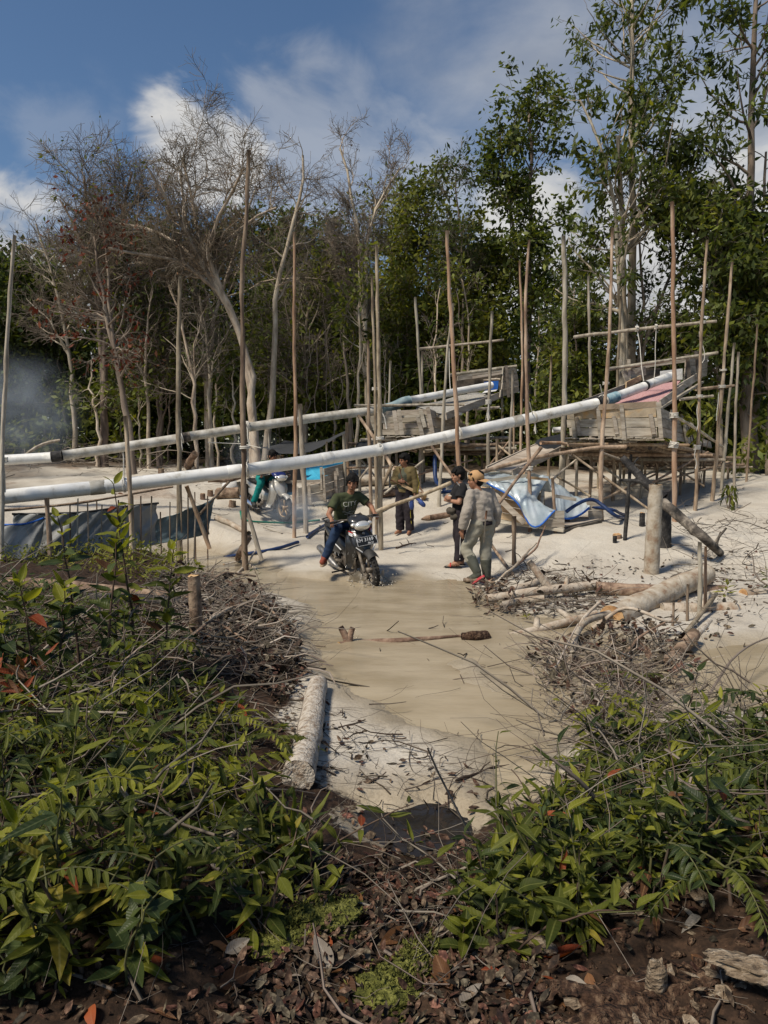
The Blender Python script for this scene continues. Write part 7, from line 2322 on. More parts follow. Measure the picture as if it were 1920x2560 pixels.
# ------------------------------------------------------------------ leaf blades of the near plants
def leaf_material(name, c1, c2, vein, tr=.34, rough=.58):
    m = bpy.data.materials.new(name)
    m.use_nodes = True
    n, l = m.node_tree.nodes, m.node_tree.links.new
    p = n['Principled BSDF']
    p.inputs['Roughness'].default_value = rough
    p.inputs['Specular IOR Level'].default_value = .16
    oi = n.new('ShaderNodeObjectInfo')
    tcn = n.new('ShaderNodeTexCoord')
    sx = n.new('ShaderNodeSeparateXYZ')
    l(tcn.outputs['Object'], sx.inputs[0])

    def mth(op, a, b=None, c=None):
        q = n.new('ShaderNodeMath')
        q.operation = op
        for i, v in enumerate((a, b, c)):
            if v is None:
                continue
            if isinstance(v, (int, float)):
                q.inputs[i].default_value = v
            else:
                l(v, q.inputs[i])
        return q.outputs[0]
    ab = mth('ABSOLUTE', sx.outputs['Y'])
    rib = n.new('ShaderNodeMapRange')
    rib.inputs['From Min'].default_value = .004
    rib.inputs['From Max'].default_value = .022
    rib.inputs['To Min'].default_value = 1
    rib.inputs['To Max'].default_value = 0
    l(ab, rib.inputs[0])
    sidev = mth('SINE', mth('MULTIPLY', mth('SUBTRACT', sx.outputs['X'], mth('MULTIPLY', ab, .7)), 62))
    nz = n.new('ShaderNodeTexNoise')
    nz.inputs['Scale'].default_value = 3.0
    nz.inputs['Detail'].default_value = 5
    ad = n.new('ShaderNodeVectorMath')
    ad.operation = 'ADD'
    l(tcn.outputs['Object'], ad.inputs[0])
    l(oi.outputs['Location'], ad.inputs[1])
    l(ad.outputs[0], nz.inputs['Vector'])
    mx = n.new('ShaderNodeMix')
    mx.data_type = 'RGBA'
    f = mth('ADD', mth('MULTIPLY', mth('POWER', oi.outputs['Random'], 1.7), .95), mth('MULTIPLY', mth('SUBTRACT', nz.outputs[0], .5), 1.0))
    l(f, mx.inputs[0])
    mx.inputs[6].default_value = (*c1, 1)
    mx.inputs[7].default_value = (*c2, 1)
    m2 = n.new('ShaderNodeMix')
    m2.data_type = 'RGBA'
    l(mth('MULTIPLY', rib.outputs[0], .6), m2.inputs[0])
    l(mx.outputs[2], m2.inputs[6])
    m2.inputs[7].default_value = (*vein, 1)
    spot = n.new('ShaderNodeTexNoise')
    spot.inputs['Scale'].default_value = 11
    spot.inputs['Detail'].default_value = 3
    l(ad.outputs[0], spot.inputs['Vector'])
    sm = n.new('ShaderNodeMapRange')
    sm.inputs['From Min'].default_value = .66
    sm.inputs['From Max'].default_value = .74
    l(spot.outputs[0], sm.inputs[0])
    m3 = n.new('ShaderNodeMix')
    m3.data_type = 'RGBA'
    l(mth('MULTIPLY', sm.outputs[0], .6), m3.inputs[0])
    l(m2.outputs[2], m3.inputs[6])
    m3.inputs[7].default_value = (.09, .05, .02, 1)
    l(m3.outputs[2], p.inputs['Base Color'])
    bp = n.new('ShaderNodeBump')
    bp.inputs['Strength'].default_value = .10
    bp.inputs['Distance'].default_value = .02
    l(sidev, bp.inputs['Height'])
    l(bp.outputs[0], p.inputs['Normal'])
    t = n.new('ShaderNodeBsdfTranslucent')
    mm = n.new('ShaderNodeMix')
    mm.data_type = 'RGBA'
    mm.blend_type = 'MULTIPLY'
    mm.inputs[0].default_value = 1
    l(m3.outputs[2], mm.inputs[6])
    mm.inputs[7].default_value = (1.7, 1.7, .6, 1)
    l(mm.outputs[2], t.inputs['Color'])
    ms = n.new('ShaderNodeMixShader')
    ms.inputs[0].default_value = tr
    l(p.outputs[0], ms.inputs[1])
    l(t.outputs[0], ms.inputs[2])
    l(ms.outputs[0], n['Material Output'].inputs['Surface'])
    MATS[name] = m


leaf_material('near_green', (.036, .048, .009), (.140, .150, .022), (.17, .18, .05))
leaf_material('near_lime', (.115, .128, .014), (.26, .255, .034), (.30, .29, .09), .38)
leaf_material('near_dark', (.020, .032, .011), (.060, .078, .020), (.10, .12, .05), .26, .42)
leaf_material('near_yellow', (.19, .16, .025), (.30, .24, .04), (.34, .29, .10), .32)
leaf_material('near_brown', (.06, .028, .014), (.16, .075, .032), (.2, .11, .05), .12, .6)
leaf_material('near_grey', (.16, .135, .11), (.27, .24, .20), (.3, .27, .23), .05, .7)
leaf_material('near_red', (.16, .035, .015), (.30, .08, .03), (.3, .12, .05), .25, .5)
mat('moss', (.05, .055, .012), (.12, .125, .025), (.22, .22, .06), scale=30, bump=1.0, bscale=90, rough=.95)
mat('stem_green', (.06, .065, .025), (.11, .105, .045), scale=9, rand=.2)
mat('stem_brown', (.06, .04, .028), (.12, .085, .06), scale=9, rand=.2)
mat('litter', (.014, .009, .006), (.052, .032, .020), (.18, .125, .082), scale=60, island=.75, rough=.75, lo=.3, hi=.7)
mat('twig_wet', (.025, .018, .014), (.06, .045, .034), (.11, .085, .065), scale=2, island=.4, rough=.7)
mat('twig_pale', (.17, .135, .10), (.29, .245, .195), (.42, .37, .31), scale=2, island=.4, rough=.85)

LEAVES = {}


def leaf_mesh(kind, m, var):
    key = (kind, m, var)
    if key in LEAVES:
        return LEAVES[key]
    rng = np.random.default_rng(hash((kind, var)) % 1000 if False else (len(kind) * 31 + var * 7))
    W_, tip = {'ovate': (.25, .55), 'lance': (.15, .75), 'narrow': (.075, .9), 'leaflet': (.17, .7)}[kind]
    n = 8
    x = np.linspace(0, 1, n)
    w = W_ * (np.sin(PI * x ** .78) ** .9) * (1 - .25 * x * tip) + .004
    bend = [.10, .28, .50, -.12][var % 4]
    z = -bend * x ** 2 + .05 * np.sin(x * 5 + var)
    fold = [.22, .45, .10, .6][var % 4]
    tw = [.0, .25, -.3, .15][var % 4]
    V = []
    for i in range(n):
        for s in (-1, -.5, 0, .5, 1):
            y = s * w[i]
            V.append((x[i] * (1 - .12 * bend), y * math.cos(tw * x[i]), z[i] + abs(y) * fold + y * math.sin(tw * x[i]) + .012 * math.sin(x[i] * 22 + var) * abs(s)))
    F = [[i * 5 + j, i * 5 + j + 1, (i + 1) * 5 + j + 1, (i + 1) * 5 + j] for i in range(n - 1) for j in range(4)]
    LEAVES[key] = mesh_np('leaf', np.array(V), [np.array(F)], m)
    return LEAVES[key]


def put_leaf(parent, p, d, nr, size, kind, m, rng):
    d = Vector(d).normalized()
    nr = Vector(nr)
    s = nr.cross(d)
    if s.length < 1e-3:
        s = Vector((1, 0, 0)).cross(d)
    s.normalize()
    u = d.cross(s)
    o = bpy.data.objects.new('leaf', leaf_mesh(kind, m, int(rng.integers(4))))
    COL.objects.link(o)
    o.parent = parent
    o.matrix_local = Matrix(((d.x * size, s.x * size, u.x * size, p[0]), (d.y * size, s.y * size, u.y * size, p[1]), (d.z * size, s.z * size, u.z * size, p[2]), (0, 0, 0, 1)))
    return o


def plant(base, label, kind='lance', m='near_green', h=.35, n=10, size=.12, seed=0, lean=None, group=None, stem='stem_green', mode='pairs', stems=1, name='leafy_plant', top=None, spread=.5, r=.004, t0=.15):
    """a seedling: stem(s) with single leaves set in pairs or in a spiral"""
    rng = np.random.default_rng(seed)
    base = Vector(base)
    t = thing(name, label, 'plant', base, group=group)
    for q in range(stems):
        hh = h * (.75 + .5 * rng.random())
        ln = Vector(lean) if lean else Vector((rng.normal(0, .3), rng.normal(0, .3), 0))
        if q:
            ln = ln + Vector((rng.normal(0, spread), rng.normal(0, spread), 0))
        c = [Vector((0, 0, -.03)), ln * (hh * .35) + Vector((0, 0, hh * .5)), ln * hh + Vector((0, 0, hh))]
        P = path_smooth(c, 9)
        P[1:] += rng.normal(0, .006, (8, 3))
        MB().tube(P, np.linspace(r * (1 + h), r * .5, 9), 6).build('stem', stem, t)
        k = max(3, int(n / stems))
        a0 = rng.random() * 6.28
        for i in range(k):
            f = t0 + (1 - t0) * (i + .5) / k if mode != 'rosette' else .86 + .14 * i / k
            if mode == 'pairs':
                f = t0 + (1 - t0) * ((i // 2) + .8) / max(1, (k + 1) // 2)
                a = a0 + (i // 2) * 1.57 + (i % 2) * PI
            else:
                a = a0 + i * 2.4
            f = min(f, 1.0)
            g = f * 8
            j = min(7, int(g))
            p = P[j] * (1 - (g - j)) + P[j + 1] * (g - j)
            el = rng.normal(.30, .32) + (.5 if f > .9 else 0) - (.25 if f < .4 else 0)
            d = Vector((math.cos(a) * math.cos(el), math.sin(a) * math.cos(el), math.sin(el)))
            sz = size * (.65 + .6 * rng.random()) * (1.0 if f < .85 else .75)
            nrm = Vector((rng.normal(0, .25), rng.normal(0, .25) - .15, 1))
            mm = (top if (top and f > .78) else m)
            if rng.random() < .035:
                mm = ['near_yellow', 'near_brown', 'near_red'][int(rng.integers(3))]
            put_leaf(t, p + np.array(d) * .012, d, nrm, sz, kind, mm, rng)
    return t


def pinnate(base, label, h=.5, fronds=3, pairs=7, size=.08, flen=.35, m='near_green', seed=0, group=None, kind='leaflet', lean=None, droop=.35, name='pinnate_sapling'):
    """compound leaves: every frond an axis with leaflets in two rows"""
    rng = np.random.default_rng(seed)
    base = Vector(base)
    t = thing(name, label, 'plant', base, group=group)
    ln = Vector(lean) if lean else Vector((rng.normal(0, .15), rng.normal(0, .15), 0))
    P = path_smooth([Vector((0, 0, -.03)), ln * h * .4 + Vector((0, 0, h * .5)), ln * h + Vector((0, 0, h))], 8)
    MB().tube(P, np.linspace(.008, .004, 8), 6).build('stem', 'stem_brown', t)
    a0 = rng.random() * 6.28
    for q in range(fronds):
        a = a0 + q * 6.283 / fronds + rng.normal(0, .25)
        p0 = Vector(P[-1 - (q % 2)])
        d0 = Vector((math.cos(a), math.sin(a), .55))
        L = flen * (.8 + .4 * rng.random())
        pts = [p0 + d0 * (L * f) + Vector((0, 0, -droop * L * f * f * 1.6)) for f in np.linspace(0, 1, 10)]
        MB().tube(pts, np.linspace(.0035, .0015, 10), 5).build('leaf_axis', 'stem_green', t)
        for i in range(pairs):
            f = .18 + .80 * i / pairs
            k = f * 9
            j = min(8, int(k))
            p = pts[j].lerp(pts[j + 1], k - j)
            ax = (pts[j + 1] - pts[j]).normalized()
            sd = ax.cross(Vector((0, 0, 1))).normalized()
            for s in (-1, 1):
                d = sd * s + ax * .55 + Vector((0, 0, -.15 - .2 * rng.random()))
                put_leaf(t, p, d, (rng.normal(0, .15), rng.normal(0, .15), 1), size * (.8 + .35 * rng.random()) * (1 - .45 * abs(f - .5)), kind, m, rng)
        put_leaf(t, pts[-1], pts[-1] - pts[-2], (0, 0, 1), size * .8, kind, m, rng)
    return t


# ------------------------------------------------------------------ thickets
def pick(region, n, rng, margin=1.0):
    """n pixels inside the polygon"""
    p = np.array(region, float)
    out = []
    while len(out) < n:
        x = p[:, 0].min() + np.ptp(p[:, 0]) * rng.random(400)
        y = p[:, 1].min() + np.ptp(p[:, 1]) * rng.random(400)
        d = sdist(region, x, y)
        d = np.where(vnoise(x / 95 + 3.3, y / 70, 67) > -.22, d, 1)
        out += [(a, b) for a, b, c in zip(x, y, d) if c < 0]
    return out[:n]


LEFT = [(-60, 1500), (160, 1540), (330, 1590), (470, 1640), (550, 1720), (590, 1800), (580, 1960), (680, 2050), (775, 2130), (820, 2220), (740, 2290), (640, 2400), (500, 2480), (-60, 2520)]
RIGHT = [(1460, 1900), (1580, 1850), (1760, 1900), (1980, 1900), (1980, 2200), (1700, 2230), (1520, 2340), (1320, 2400), (1160, 2370), (1150, 2270), (1250, 2180), (1370, 2090), (1470, 2000)]
rng = np.random.default_rng(5)
GL, GR = 'seedlings of the left thicket', 'seedlings of the right thicket'
KINDS = [('lance', 'near_green', .32, 11, .155, 'pairs', 'green lance leaved seedling'), ('lance', 'near_green', .24, 10, .13, 'spiral', 'small green lance leaved seedling'), ('ovate', 'near_green', .34, 10, .13, 'pairs', 'broad leaved green seedling'),
         ('lance', 'near_dark', .36, 10, .155, 'pairs', 'dark green lance leaved seedling'), ('lance', 'near_lime', .30, 12, .14, 'spiral', 'yellow green lance leaved seedling'), ('ovate', 'near_dark', .30, 9, .13, 'pairs', 'dark broad leaved seedling'),
         ('narrow', 'near_green', .22, 10, .16, 'rosette', 'narrow leaved green tuft'), ('lance', 'near_lime', .20, 9, .09, 'pairs', 'low yellow green seedling')]


def zone(px, py, left):
    a = 'at the water side' if (px > 480 if left else px < 1420) else ('at the outer edge' if (px < 160 if left else px > 1760) else 'in the middle')
    b = 'near the camera' if py > 2120 else ('halfway back' if py > 1800 else 'at the back')
    return a + ' of the %s thicket, %s' % ('left' if left else 'right', b)


for left, reg, n in ((True, LEFT, 132), (False, RIGHT, 98)):
    for i, (px, py) in enumerate(pick(reg, n, rng)):
        g = gp(px, py)
        k = KINDS[int(rng.choice(len(KINDS), p=[.22, .15, .10, .18, .15, .08, .04, .08]))]
        sc = (.62 + .5 * rng.random()) * (1.0 if left else .9)
        tall = .9 + .9 * max(0.0, rng.random() - .55) * 2
        plant(g, k[6] + ' ' + zone(px, py, left), k[0], k[1], k[2] * sc * tall, k[3] + 2 + int(4 * tall), k[4] * sc * .80, 1000 + i + 500 * left, group=GL if left else GR, mode=k[5], stems=1 + int(rng.random() < .5), stem=['stem_green', 'stem_brown'][i % 2], top='near_lime' if i % 4 == 0 else None)

# tall glossy shrub with pale new leaves at the left
for i, (px, py, topy, m) in enumerate(((205, 1700, 1290, 'near_dark'), (268, 1720, 1250, 'near_dark'), (345, 1700, 1225, 'near_green'), (150, 1720, 1400, 'near_dark'), (90, 1740, 1440, 'near_green'), (410, 1700, 1380, 'near_green'), (30, 1760, 1460, 'near_dark'))):
    g = gp(px, py)
    hh = at(px, topy, g.y).z - g.z
    plant(g, ('tall glossy shrub stem with pale new tips, %s' % ['third from the left edge', 'fourth from the left edge', 'second from the right end', 'behind the charred log', 'left of the charred log end', 'rightmost', 'at the left edge'][i]), 'ovate', m, hh * .92, 26, .15, 300 + i, lean=(.10 * (1 if i % 2 else -1), 0, 0), group='tall glossy shrub stems at the left', stem='stem_brown', top='near_lime', r=.006, name='glossy_shrub', t0=.30)
for i, (px, py, hpx, m, kind, sz, lb) in enumerate(((655, 1470, 90, 'near_dark', 'lance', .10, 'small dark sapling at the water edge below the tallest pole'), (1575, 1890, 130, 'near_green', 'lance', .13, 'glossy sapling beside the forked root stump'), (1480, 1880, 110, 'near_green', 'lance', .14, 'leafy sapling left of the forked root stump'),
                                                     (1810, 1490, 40, 'near_lime', 'lance', .12, 'yellow green tuft on the cut logs at the right'), (1925, 1470, 50, 'near_green', 'lance', .12, 'green sprig at the right edge above the logs'), (1840, 1990, 170, 'near_dark', 'lance', .16, 'dark sapling at the right edge of the thicket'),
                                                     (690, 2180, 130, 'near_dark', 'lance', .13, 'dark drooping seedling beside the strap leaves'), (1160, 2390, 95, 'near_green', 'ovate', .10, 'young climbing seedling on the mossy root'), (840, 2260, 60, 'near_green', 'lance', .09, 'star shaped seedling beside the leaf strewn path'),
                                                     (1320, 1560, 24, 'near_lime', 'lance', .07, 'tiny green sprout on the brush pile'), (495, 1440, 24, 'near_lime', 'ovate', .12, 'pale sprout on top of the reddish stump post'))):
    g = gp(px, py)
    plant(g, lb, kind, m, hpx * g.y / FPX, 12, sz, 400 + i, group='single saplings', stem='stem_brown', top='near_lime' if m == 'near_green' else None)
# tuft of strap leaves, big leaved plant at the lower left
g = gp(700, 2215)
t = thing('strap_leaved_tuft', 'tuft of long strap shaped leaves in the left thicket', 'plant', g)
for k in range(9):
    a = rng.random() * 6.28
    put_leaf(t, (rng.normal(0, .02), rng.normal(0, .02), 0), (math.cos(a) * .45, math.sin(a) * .35, 1), (math.cos(a), math.sin(a), .4), .30 + .18 * rng.random(), 'narrow', 'near_green', rng)
for i, (px, py, h, sz, m) in enumerate(((330, 2330, .26, .17, 'near_green'), (160, 2440, .24, .18, 'near_yellow'), (70, 2300, .2, .15, 'near_dark'), (450, 2300, .26, .15, 'near_green'), (620, 2080, .3, .17, 'near_lime'), (260, 2150, .34, .17, 'near_green'))):
    plant(gp(px, py), 'large leaved plant %s of the left thicket' % ['low in the middle', 'with yellowing leaves at the front', 'dark, at the front left edge', 'bushy, at the front', 'pale, at the sandy side', 'tall, in the heart'][i], 'lance', m, h, 11, sz, 700 + i, group='large leaved plants at the left', stem='stem_brown', r=.005)
# pinnate saplings and ferns
for i, (px, py, h, fr, pr_, sz, fl, m, lb) in enumerate(((370, 1780, .42, 4, 6, .10, .34, 'near_green', 'sapling with drooping pinnate leaves in the middle of the left thicket'), (320, 1870, .30, 3, 6, .07, .26, 'near_lime', 'small pinnate sapling with pale leaflets in the left thicket'), (640, 2020, .22, 4, 5, .08, .24, 'near_lime', 'low pinnate seedling at the sandy side of the left thicket'),
                                                          (300, 1690, .40, 3, 6, .08, .30, 'near_green', 'pinnate sapling at the back of the left thicket'), (1580, 1760, .22, 4, 7, .06, .24, 'near_green', 'pinnate seedling growing on the right brush pile'), (1450, 1980, .2, 3, 7, .06, .25, 'near_lime', 'pale pinnate seedling at the water side of the right thicket'), (1880, 1880, .3, 4, 7, .08, .3, 'near_dark', 'dark pinnate sapling at the right edge'))):
    pinnate(gp(px, py), lb, h, fr, pr_, sz, fl, m, 800 + i, 'pinnate saplings')
for i, (px, py, h, m, lb) in enumerate(((560, 1870, .18, 'near_lime', 'bright yellow green fern arching over a fallen stick'), (470, 1950, .14, 'near_lime', 'low fern left of the bright arching fern'), (690, 1900, .14, 'near_green', 'green fern beside the flaky white log'), (1640, 2010, .12, 'near_lime', 'pale fern in the heart of the right thicket'),
                                        (1740, 1960, .14, 'near_lime', 'yellow fern below the long pale log'), (1830, 2260, .12, 'near_green', 'green fern on the rotten log'), (1530, 2060, .10, 'near_lime', 'small fern at the front of the right thicket'), (590, 2140, .1, 'near_green', 'small fern low in the left thicket'))):
    pinnate(gp(px, py), lb, h, 5, 15, .055, .42 if i == 0 else .30, m, 900 + i, 'ferns in the thickets', 'narrow' if False else 'leaflet', droop=.5, name='fern')
for i in range(16):
    left = i < 10
    px, py = pick(LEFT if left else RIGHT, 1, rng)[0]
    pinnate(gp(px, py), '%s pinnate sprig %s' % (['pale', 'green', 'dark'][i % 3], zone(px, py, left)), .22 + .16 * rng.random(), 3, 7, .055 + .02 * rng.random(), .24, ['near_lime', 'near_green', 'near_dark'][i % 3], 950 + i, 'pinnate sprigs in the thickets')
# clump on the far sand
g = gp(1822, 1278)
t = thing('drooping_bush', 'small drooping bush alone on the sand at the right', 'plant', g)
for k in range(3):
    MB().tube([(0, 0, -.05), (rng.normal(0, .05), 0, .2), (rng.normal(0, .1), 0, .40)], [.012, .010, .006], 6).build('stem', 'stem_brown', t)
for k in range(60):
    z = .45 * rng.random() ** .8
    a = rng.random() * 6.28
    rr = .12 * (1.1 - z)
    put_leaf(t, (math.cos(a) * rr, math.sin(a) * rr, z + .05), (math.cos(a) * .6, math.sin(a) * .6, -.7), (math.cos(a), math.sin(a), .6), .12 + .05 * rng.random(), 'lance', 'near_green', rng)
g = at(1730, 1040, 15.5)
t = thing('yellow_leaved_branch', 'branch of large yellow green leaves hanging right of the rusty box', 'plant', gnd(1745, 16.0))
o_ = Vector(t.location)
for k, (px, py) in enumerate(((1700, 1010), (1720, 1040), (1745, 1000), (1770, 1012), (1735, 1070), (1745, 1090), (1790, 1050))):
    q = at(px, py, 15.8) - o_
    MB().tube([(0, 0, 0), (q.x * .5, q.y * .5, q.z * .7), q], [.012, .009, .005], 5).build('stem', 'stem_brown', t)
    for j in range(7):
        put_leaf(t, q + Vector(rng.normal(0, .05, 3)), (rng.normal(0, .6), rng.normal(0, .4), -.6), (rng.normal(0, .4), -.6, .8), .22 + .08 * rng.random(), 'lance', 'near_lime' if (k + j) % 3 else 'near_green', rng)


# ------------------------------------------------------------------ loose stuff: low cover, litter, twigs
def scatter_px(region, n, rng):
    """ground points seen inside a pixel polygon (vectorised over the lattice of the ground)"""
    R = [onz(x, y, .15) for x, y in region]
    p = np.array([(q.x, q.y) for q in R])
    out = []
    tot = 0
    while tot < n:
        x = p[:, 0].min() + np.ptp(p[:, 0]) * rng.random(n)
        y = p[:, 1].min() + np.ptp(p[:, 1]) * rng.random(n)
        k = sdist(R, x, y) < 0
        out.append(np.stack([x[k], y[k]], -1))
        tot += k.sum()
    return np.concatenate(out)[:n]


def blades8(S, d, ln, asp, rng):
    """curled leaves of eight points"""
    n = len(S)
    d = d / np.linalg.norm(d, axis=1, keepdims=True)
    nr = rng.normal(0, .45, (n, 3)) + np.array([0, 0, 1.1])
    s = np.cross(nr, d)
    s /= np.linalg.norm(s, axis=1, keepdims=True)
    u = np.cross(d, s)
    l = ln[:, None]
    w = l * asp * .5 * (.7 + .6 * rng.random((n, 1)))
    cu = l * rng.normal(.05, .14, (n, 1))
    cp = l * (.10 * rng.random((n, 1)) - .02)
    jt = lambda: 1 + rng.normal(0, .18, (n, 1))
    V = np.stack([S, S + d * l * .30 + s * w * .85 * jt() + u * (cp + cu * .3), S + d * l * .32 + u * cu * .3, S + d * l * .30 - s * w * .85 * jt() + u * (cp + cu * .3),
                  S + d * l * .66 + s * w * .8 * jt() + u * (cp + cu), S + d * l * .68 + u * cu, S + d * l * .66 - s * w * .8 * jt() + u * (cp + cu), S + d * l + u * cu * 1.8], 1).reshape(-1, 3)
    b = np.arange(n)[:, None] * 8
    T = np.concatenate([b + np.array([q]) for q in ([0, 2, 1], [0, 3, 2], [4, 5, 7], [5, 6, 7])])
    Q = np.concatenate([b + np.array([q]) for q in ([1, 2, 5, 4], [2, 3, 6, 5])])
    return V, [Q, T]


def carpet_leaves(name, label, regs, n, size, asp, m, seed, lift=.02, hgt=0.0, tilt=.35, cat='leaves', zmin=-9):
    rng = np.random.default_rng(seed)
    xy = np.concatenate([scatter_px(r, int(n * f), rng) for r, f in regs])
    z = gz(xy[:, 0], xy[:, 1]) + lift * rng.random(len(xy)) + hgt * rng.random(len(xy)) ** 1.5
    S = np.column_stack([xy, np.maximum(z, zmin)])
    a = rng.random(len(S)) * 2 * PI
    d = np.stack([np.cos(a), np.sin(a), rng.normal(0, tilt, len(S))], -1)
    V, F = blades8(S, d, size * (.5 + .9 * rng.random(len(S))), asp, rng)
    return tag(link(name, mesh_np(name, V, F, m)), label, cat, kind='stuff')


PATH = [(700, 2200), (880, 2110), (1000, 2150), (1180, 2130), (1250, 2250), (1300, 2400), (1500, 3200), (400, 3200), (620, 2400)]
ALLSOIL = [(-80, 1500), (600, 1560), (720, 1700), (760, 1960), (900, 2120), (1180, 2130), (1300, 2000), (1600, 1840), (2700, 1860), (2900, 3300), (-900, 3300), (-800, 1500)]
carpet_leaves('leaf_litter', 'brown fallen leaves covering the path and the forest floor', [(PATH, .30), (ALLSOIL, .70)], 15000, .040, .5, 'litter', 71, .03, .0, .4)
carpet_leaves('leaf_litter', 'scattered brown leaves on the pale sand bank', [([(690, 1700), (800, 1700), (900, 1780), (1000, 1840), (1190, 1880), (1230, 1960), (1180, 2030), (880, 2040), (780, 1960), (700, 1850)], 1.0)], 190, .05, .5, 'litter', 72, .02, 0, .3)
carpet_leaves('leaf_litter', 'wet leaves floating on the dark puddle', [([(890, 2030), (1050, 2005), (1200, 2040), (1180, 2110), (1060, 2160), (920, 2110)], 1.0)], 110, .055, .5, 'litter', 80, .004, 0, .08, zmin=.016)
carpet_leaves('leaf_litter', 'dry leaf debris washed up along the left brush pile', [([(600, 1500), (720, 1560), (770, 1660), (700, 1760), (640, 1700), (560, 1600)], 1.0)], 900, .07, .5, 'litter', 73, .05, .05, .5)
carpet_leaves('leaf_litter', 'dead brown leaves caught in the brush below the large slanting trunk', [([(1320, 1580), (1500, 1540), (1700, 1560), (1760, 1640), (1640, 1740), (1480, 1780), (1380, 1720)], .7), ([(1170, 1440), (1500, 1440), (1560, 1500), (1200, 1520)], .3)], 1300, .09, .5, 'litter', 78, .02, .2, .6)
carpet_leaves('leaf_litter', 'dead brown leaves caught in the left brush heap', [([(430, 1440), (600, 1450), (720, 1540), (770, 1640), (700, 1720), (600, 1700), (450, 1640)], 1.0)], 1500, .085, .5, 'litter', 79, .02, .16, .6)
carpet_leaves('leaf_litter', 'reddish leaf debris scattered over the sand of the works', [([(380, 1190), (1000, 1180), (1060, 1250), (1000, 1300), (760, 1340), (560, 1340), (400, 1250)], .8), ([(1150, 1430), (1500, 1400), (1900, 1400), (1900, 1600), (1300, 1540)], .2)], 2600, .07, .5, 'litter', 74, .03, 0, .3)
carpet_leaves('ground_cover', 'low green seedlings covering the ground of the left thicket', [(LEFT, 1.0)], 2600, .09, .34, 'leaf_dark', 75, .02, .20, .5, 'ground cover')
carpet_leaves('ground_cover', 'low green seedlings covering the ground of the right thicket', [(RIGHT, 1.0)], 2100, .09, .34, 'leaf_dark', 76, .02, .18, .5, 'ground cover')
carpet_leaves('ground_cover', 'leafy weeds going on beyond both sides of the thickets', [([(1940, 1880), (2700, 1880), (2700, 2700), (1960, 2500)], .55), ([(-700, 1520), (-40, 1520), (-40, 2600), (-700, 2700)], .45)], 5000, .11, .34, 'leaf_mid', 70, .02, .40, .5, 'ground cover')
carpet_leaves('ground_cover', 'weeds growing along the foot of the sheet fence', [([(0, 1395), (340, 1385), (430, 1400), (480, 1450), (350, 1480), (0, 1450)], 1.0)], 2600, .07, .35, 'leaf_lime', 77, .02, .22, .6, 'ground cover')


def twigs(name, label, regs, n, L, r, m, seed, hgt, K=5, wob=.30, cat='twigs', flat=.25, sides=3, lift=.01, gravity=0.0):
    rng = np.random.default_rng(seed)
    xy = np.concatenate([scatter_px(q, int(n * f), rng) for q, f in regs])
    N = len(xy)
    a = rng.random(N) * 2 * PI
    d = np.stack([np.cos(a), np.sin(a), rng.normal(0, flat, N)], -1)
    P = np.zeros((N, K, 3))
    P[:, 0, :2] = xy
    P[:, 0, 2] = gz(xy[:, 0], xy[:, 1]) + lift + hgt * rng.random(N) ** 1.6
    ln = L * (.35 + 1.1 * rng.random(N) ** 2)
    for k in range(1, K):
        d = d + rng.normal(0, wob, (N, 3)) * np.array([1, 1, .6])
        d[:, 2] -= gravity
        d /= np.linalg.norm(d, axis=1, keepdims=True)
        P[:, k] = P[:, k - 1] + d * (ln / (K - 1))[:, None]
        P[:, k, 2] = np.maximum(P[:, k, 2], gz(P[:, k, 0], P[:, k, 1]) + lift * .6)
    R = (r * (.35 + 1.9 * rng.random(N) ** 4))[:, None] * np.linspace(1, .45, K)[None]
    V, F = tubes(P, R, sides)
    return tag(link(name, mesh_np(name, V, [F], m)), label, cat, kind='stuff')


LP = [(430, 1440), (600, 1450), (720, 1540), (770, 1640), (700, 1720), (600, 1700), (450, 1640), (400, 1520)]
RP1 = [(1170, 1440), (1300, 1410), (1500, 1440), (1560, 1500), (1400, 1530), (1200, 1520)]
RP2 = [(1340, 1600), (1480, 1580), (1660, 1580), (1720, 1640), (1640, 1740), (1480, 1780), (1380, 1720)]
RP3 = [(1640, 1340), (1920, 1360), (1940, 1560), (1700, 1520)]
twigs('brush_pile', 'heap of pale dead twigs and roots on the left bank', [(LP, 1)], 620, .42, .0065, 'twig_pale', 81, .17)
twigs('brush_pile', 'dark twigs mixed into the heap on the left bank', [(LP, 1)], 1050, .5, .007, 'twig', 82, .17)
twigs('brush_pile', 'tangle of twigs round the logs beside the man in boots', [(RP1, 1)], 620, .5, .006, 'twig', 83, .07)
twigs('brush_pile', 'heap of pale twigs and curling roots below the large slanting trunk', [(RP2, 1)], 650, .5, .0075, 'twig_pale', 84, .15)
twigs('brush_pile', 'dark twigs and roots in the heap below the large slanting trunk', [(RP2, .85), (RP3, .15)], 1100, .5, .007, 'twig', 85, .15)
twigs('brush_pile', 'thin dark twigs fanned over the sand at the right edge', [([(1720, 1370), (1930, 1380), (1940, 1470), (1760, 1460)], 1)], 70, .9, .006, 'twig_wet', 86, .25)
twigs('brush_pile', 'dead brush heaped behind the sheet fence', [([(0, 1180), (330, 1170), (420, 1240), (380, 1280), (0, 1290)], 1)], 2000, 1.5, .013, 'twig', 87, .9, 5)
twigs('brush_pile', 'grey brush heaped at the foot of the forest at the right edge', [([(1740, 1170), (1990, 1165), (1990, 1210), (1800, 1200)], 1)], 1800, 1.9, .013, 'twig', 88, 2.3, 5)
twigs('brush_pile', 'dead brush and vines along the forest foot', [([(350, 1158), (1500, 1150), (1500, 1180), (350, 1190)], 1)], 2000, 1.6, .012, 'twig', 89, 1.3, 5)
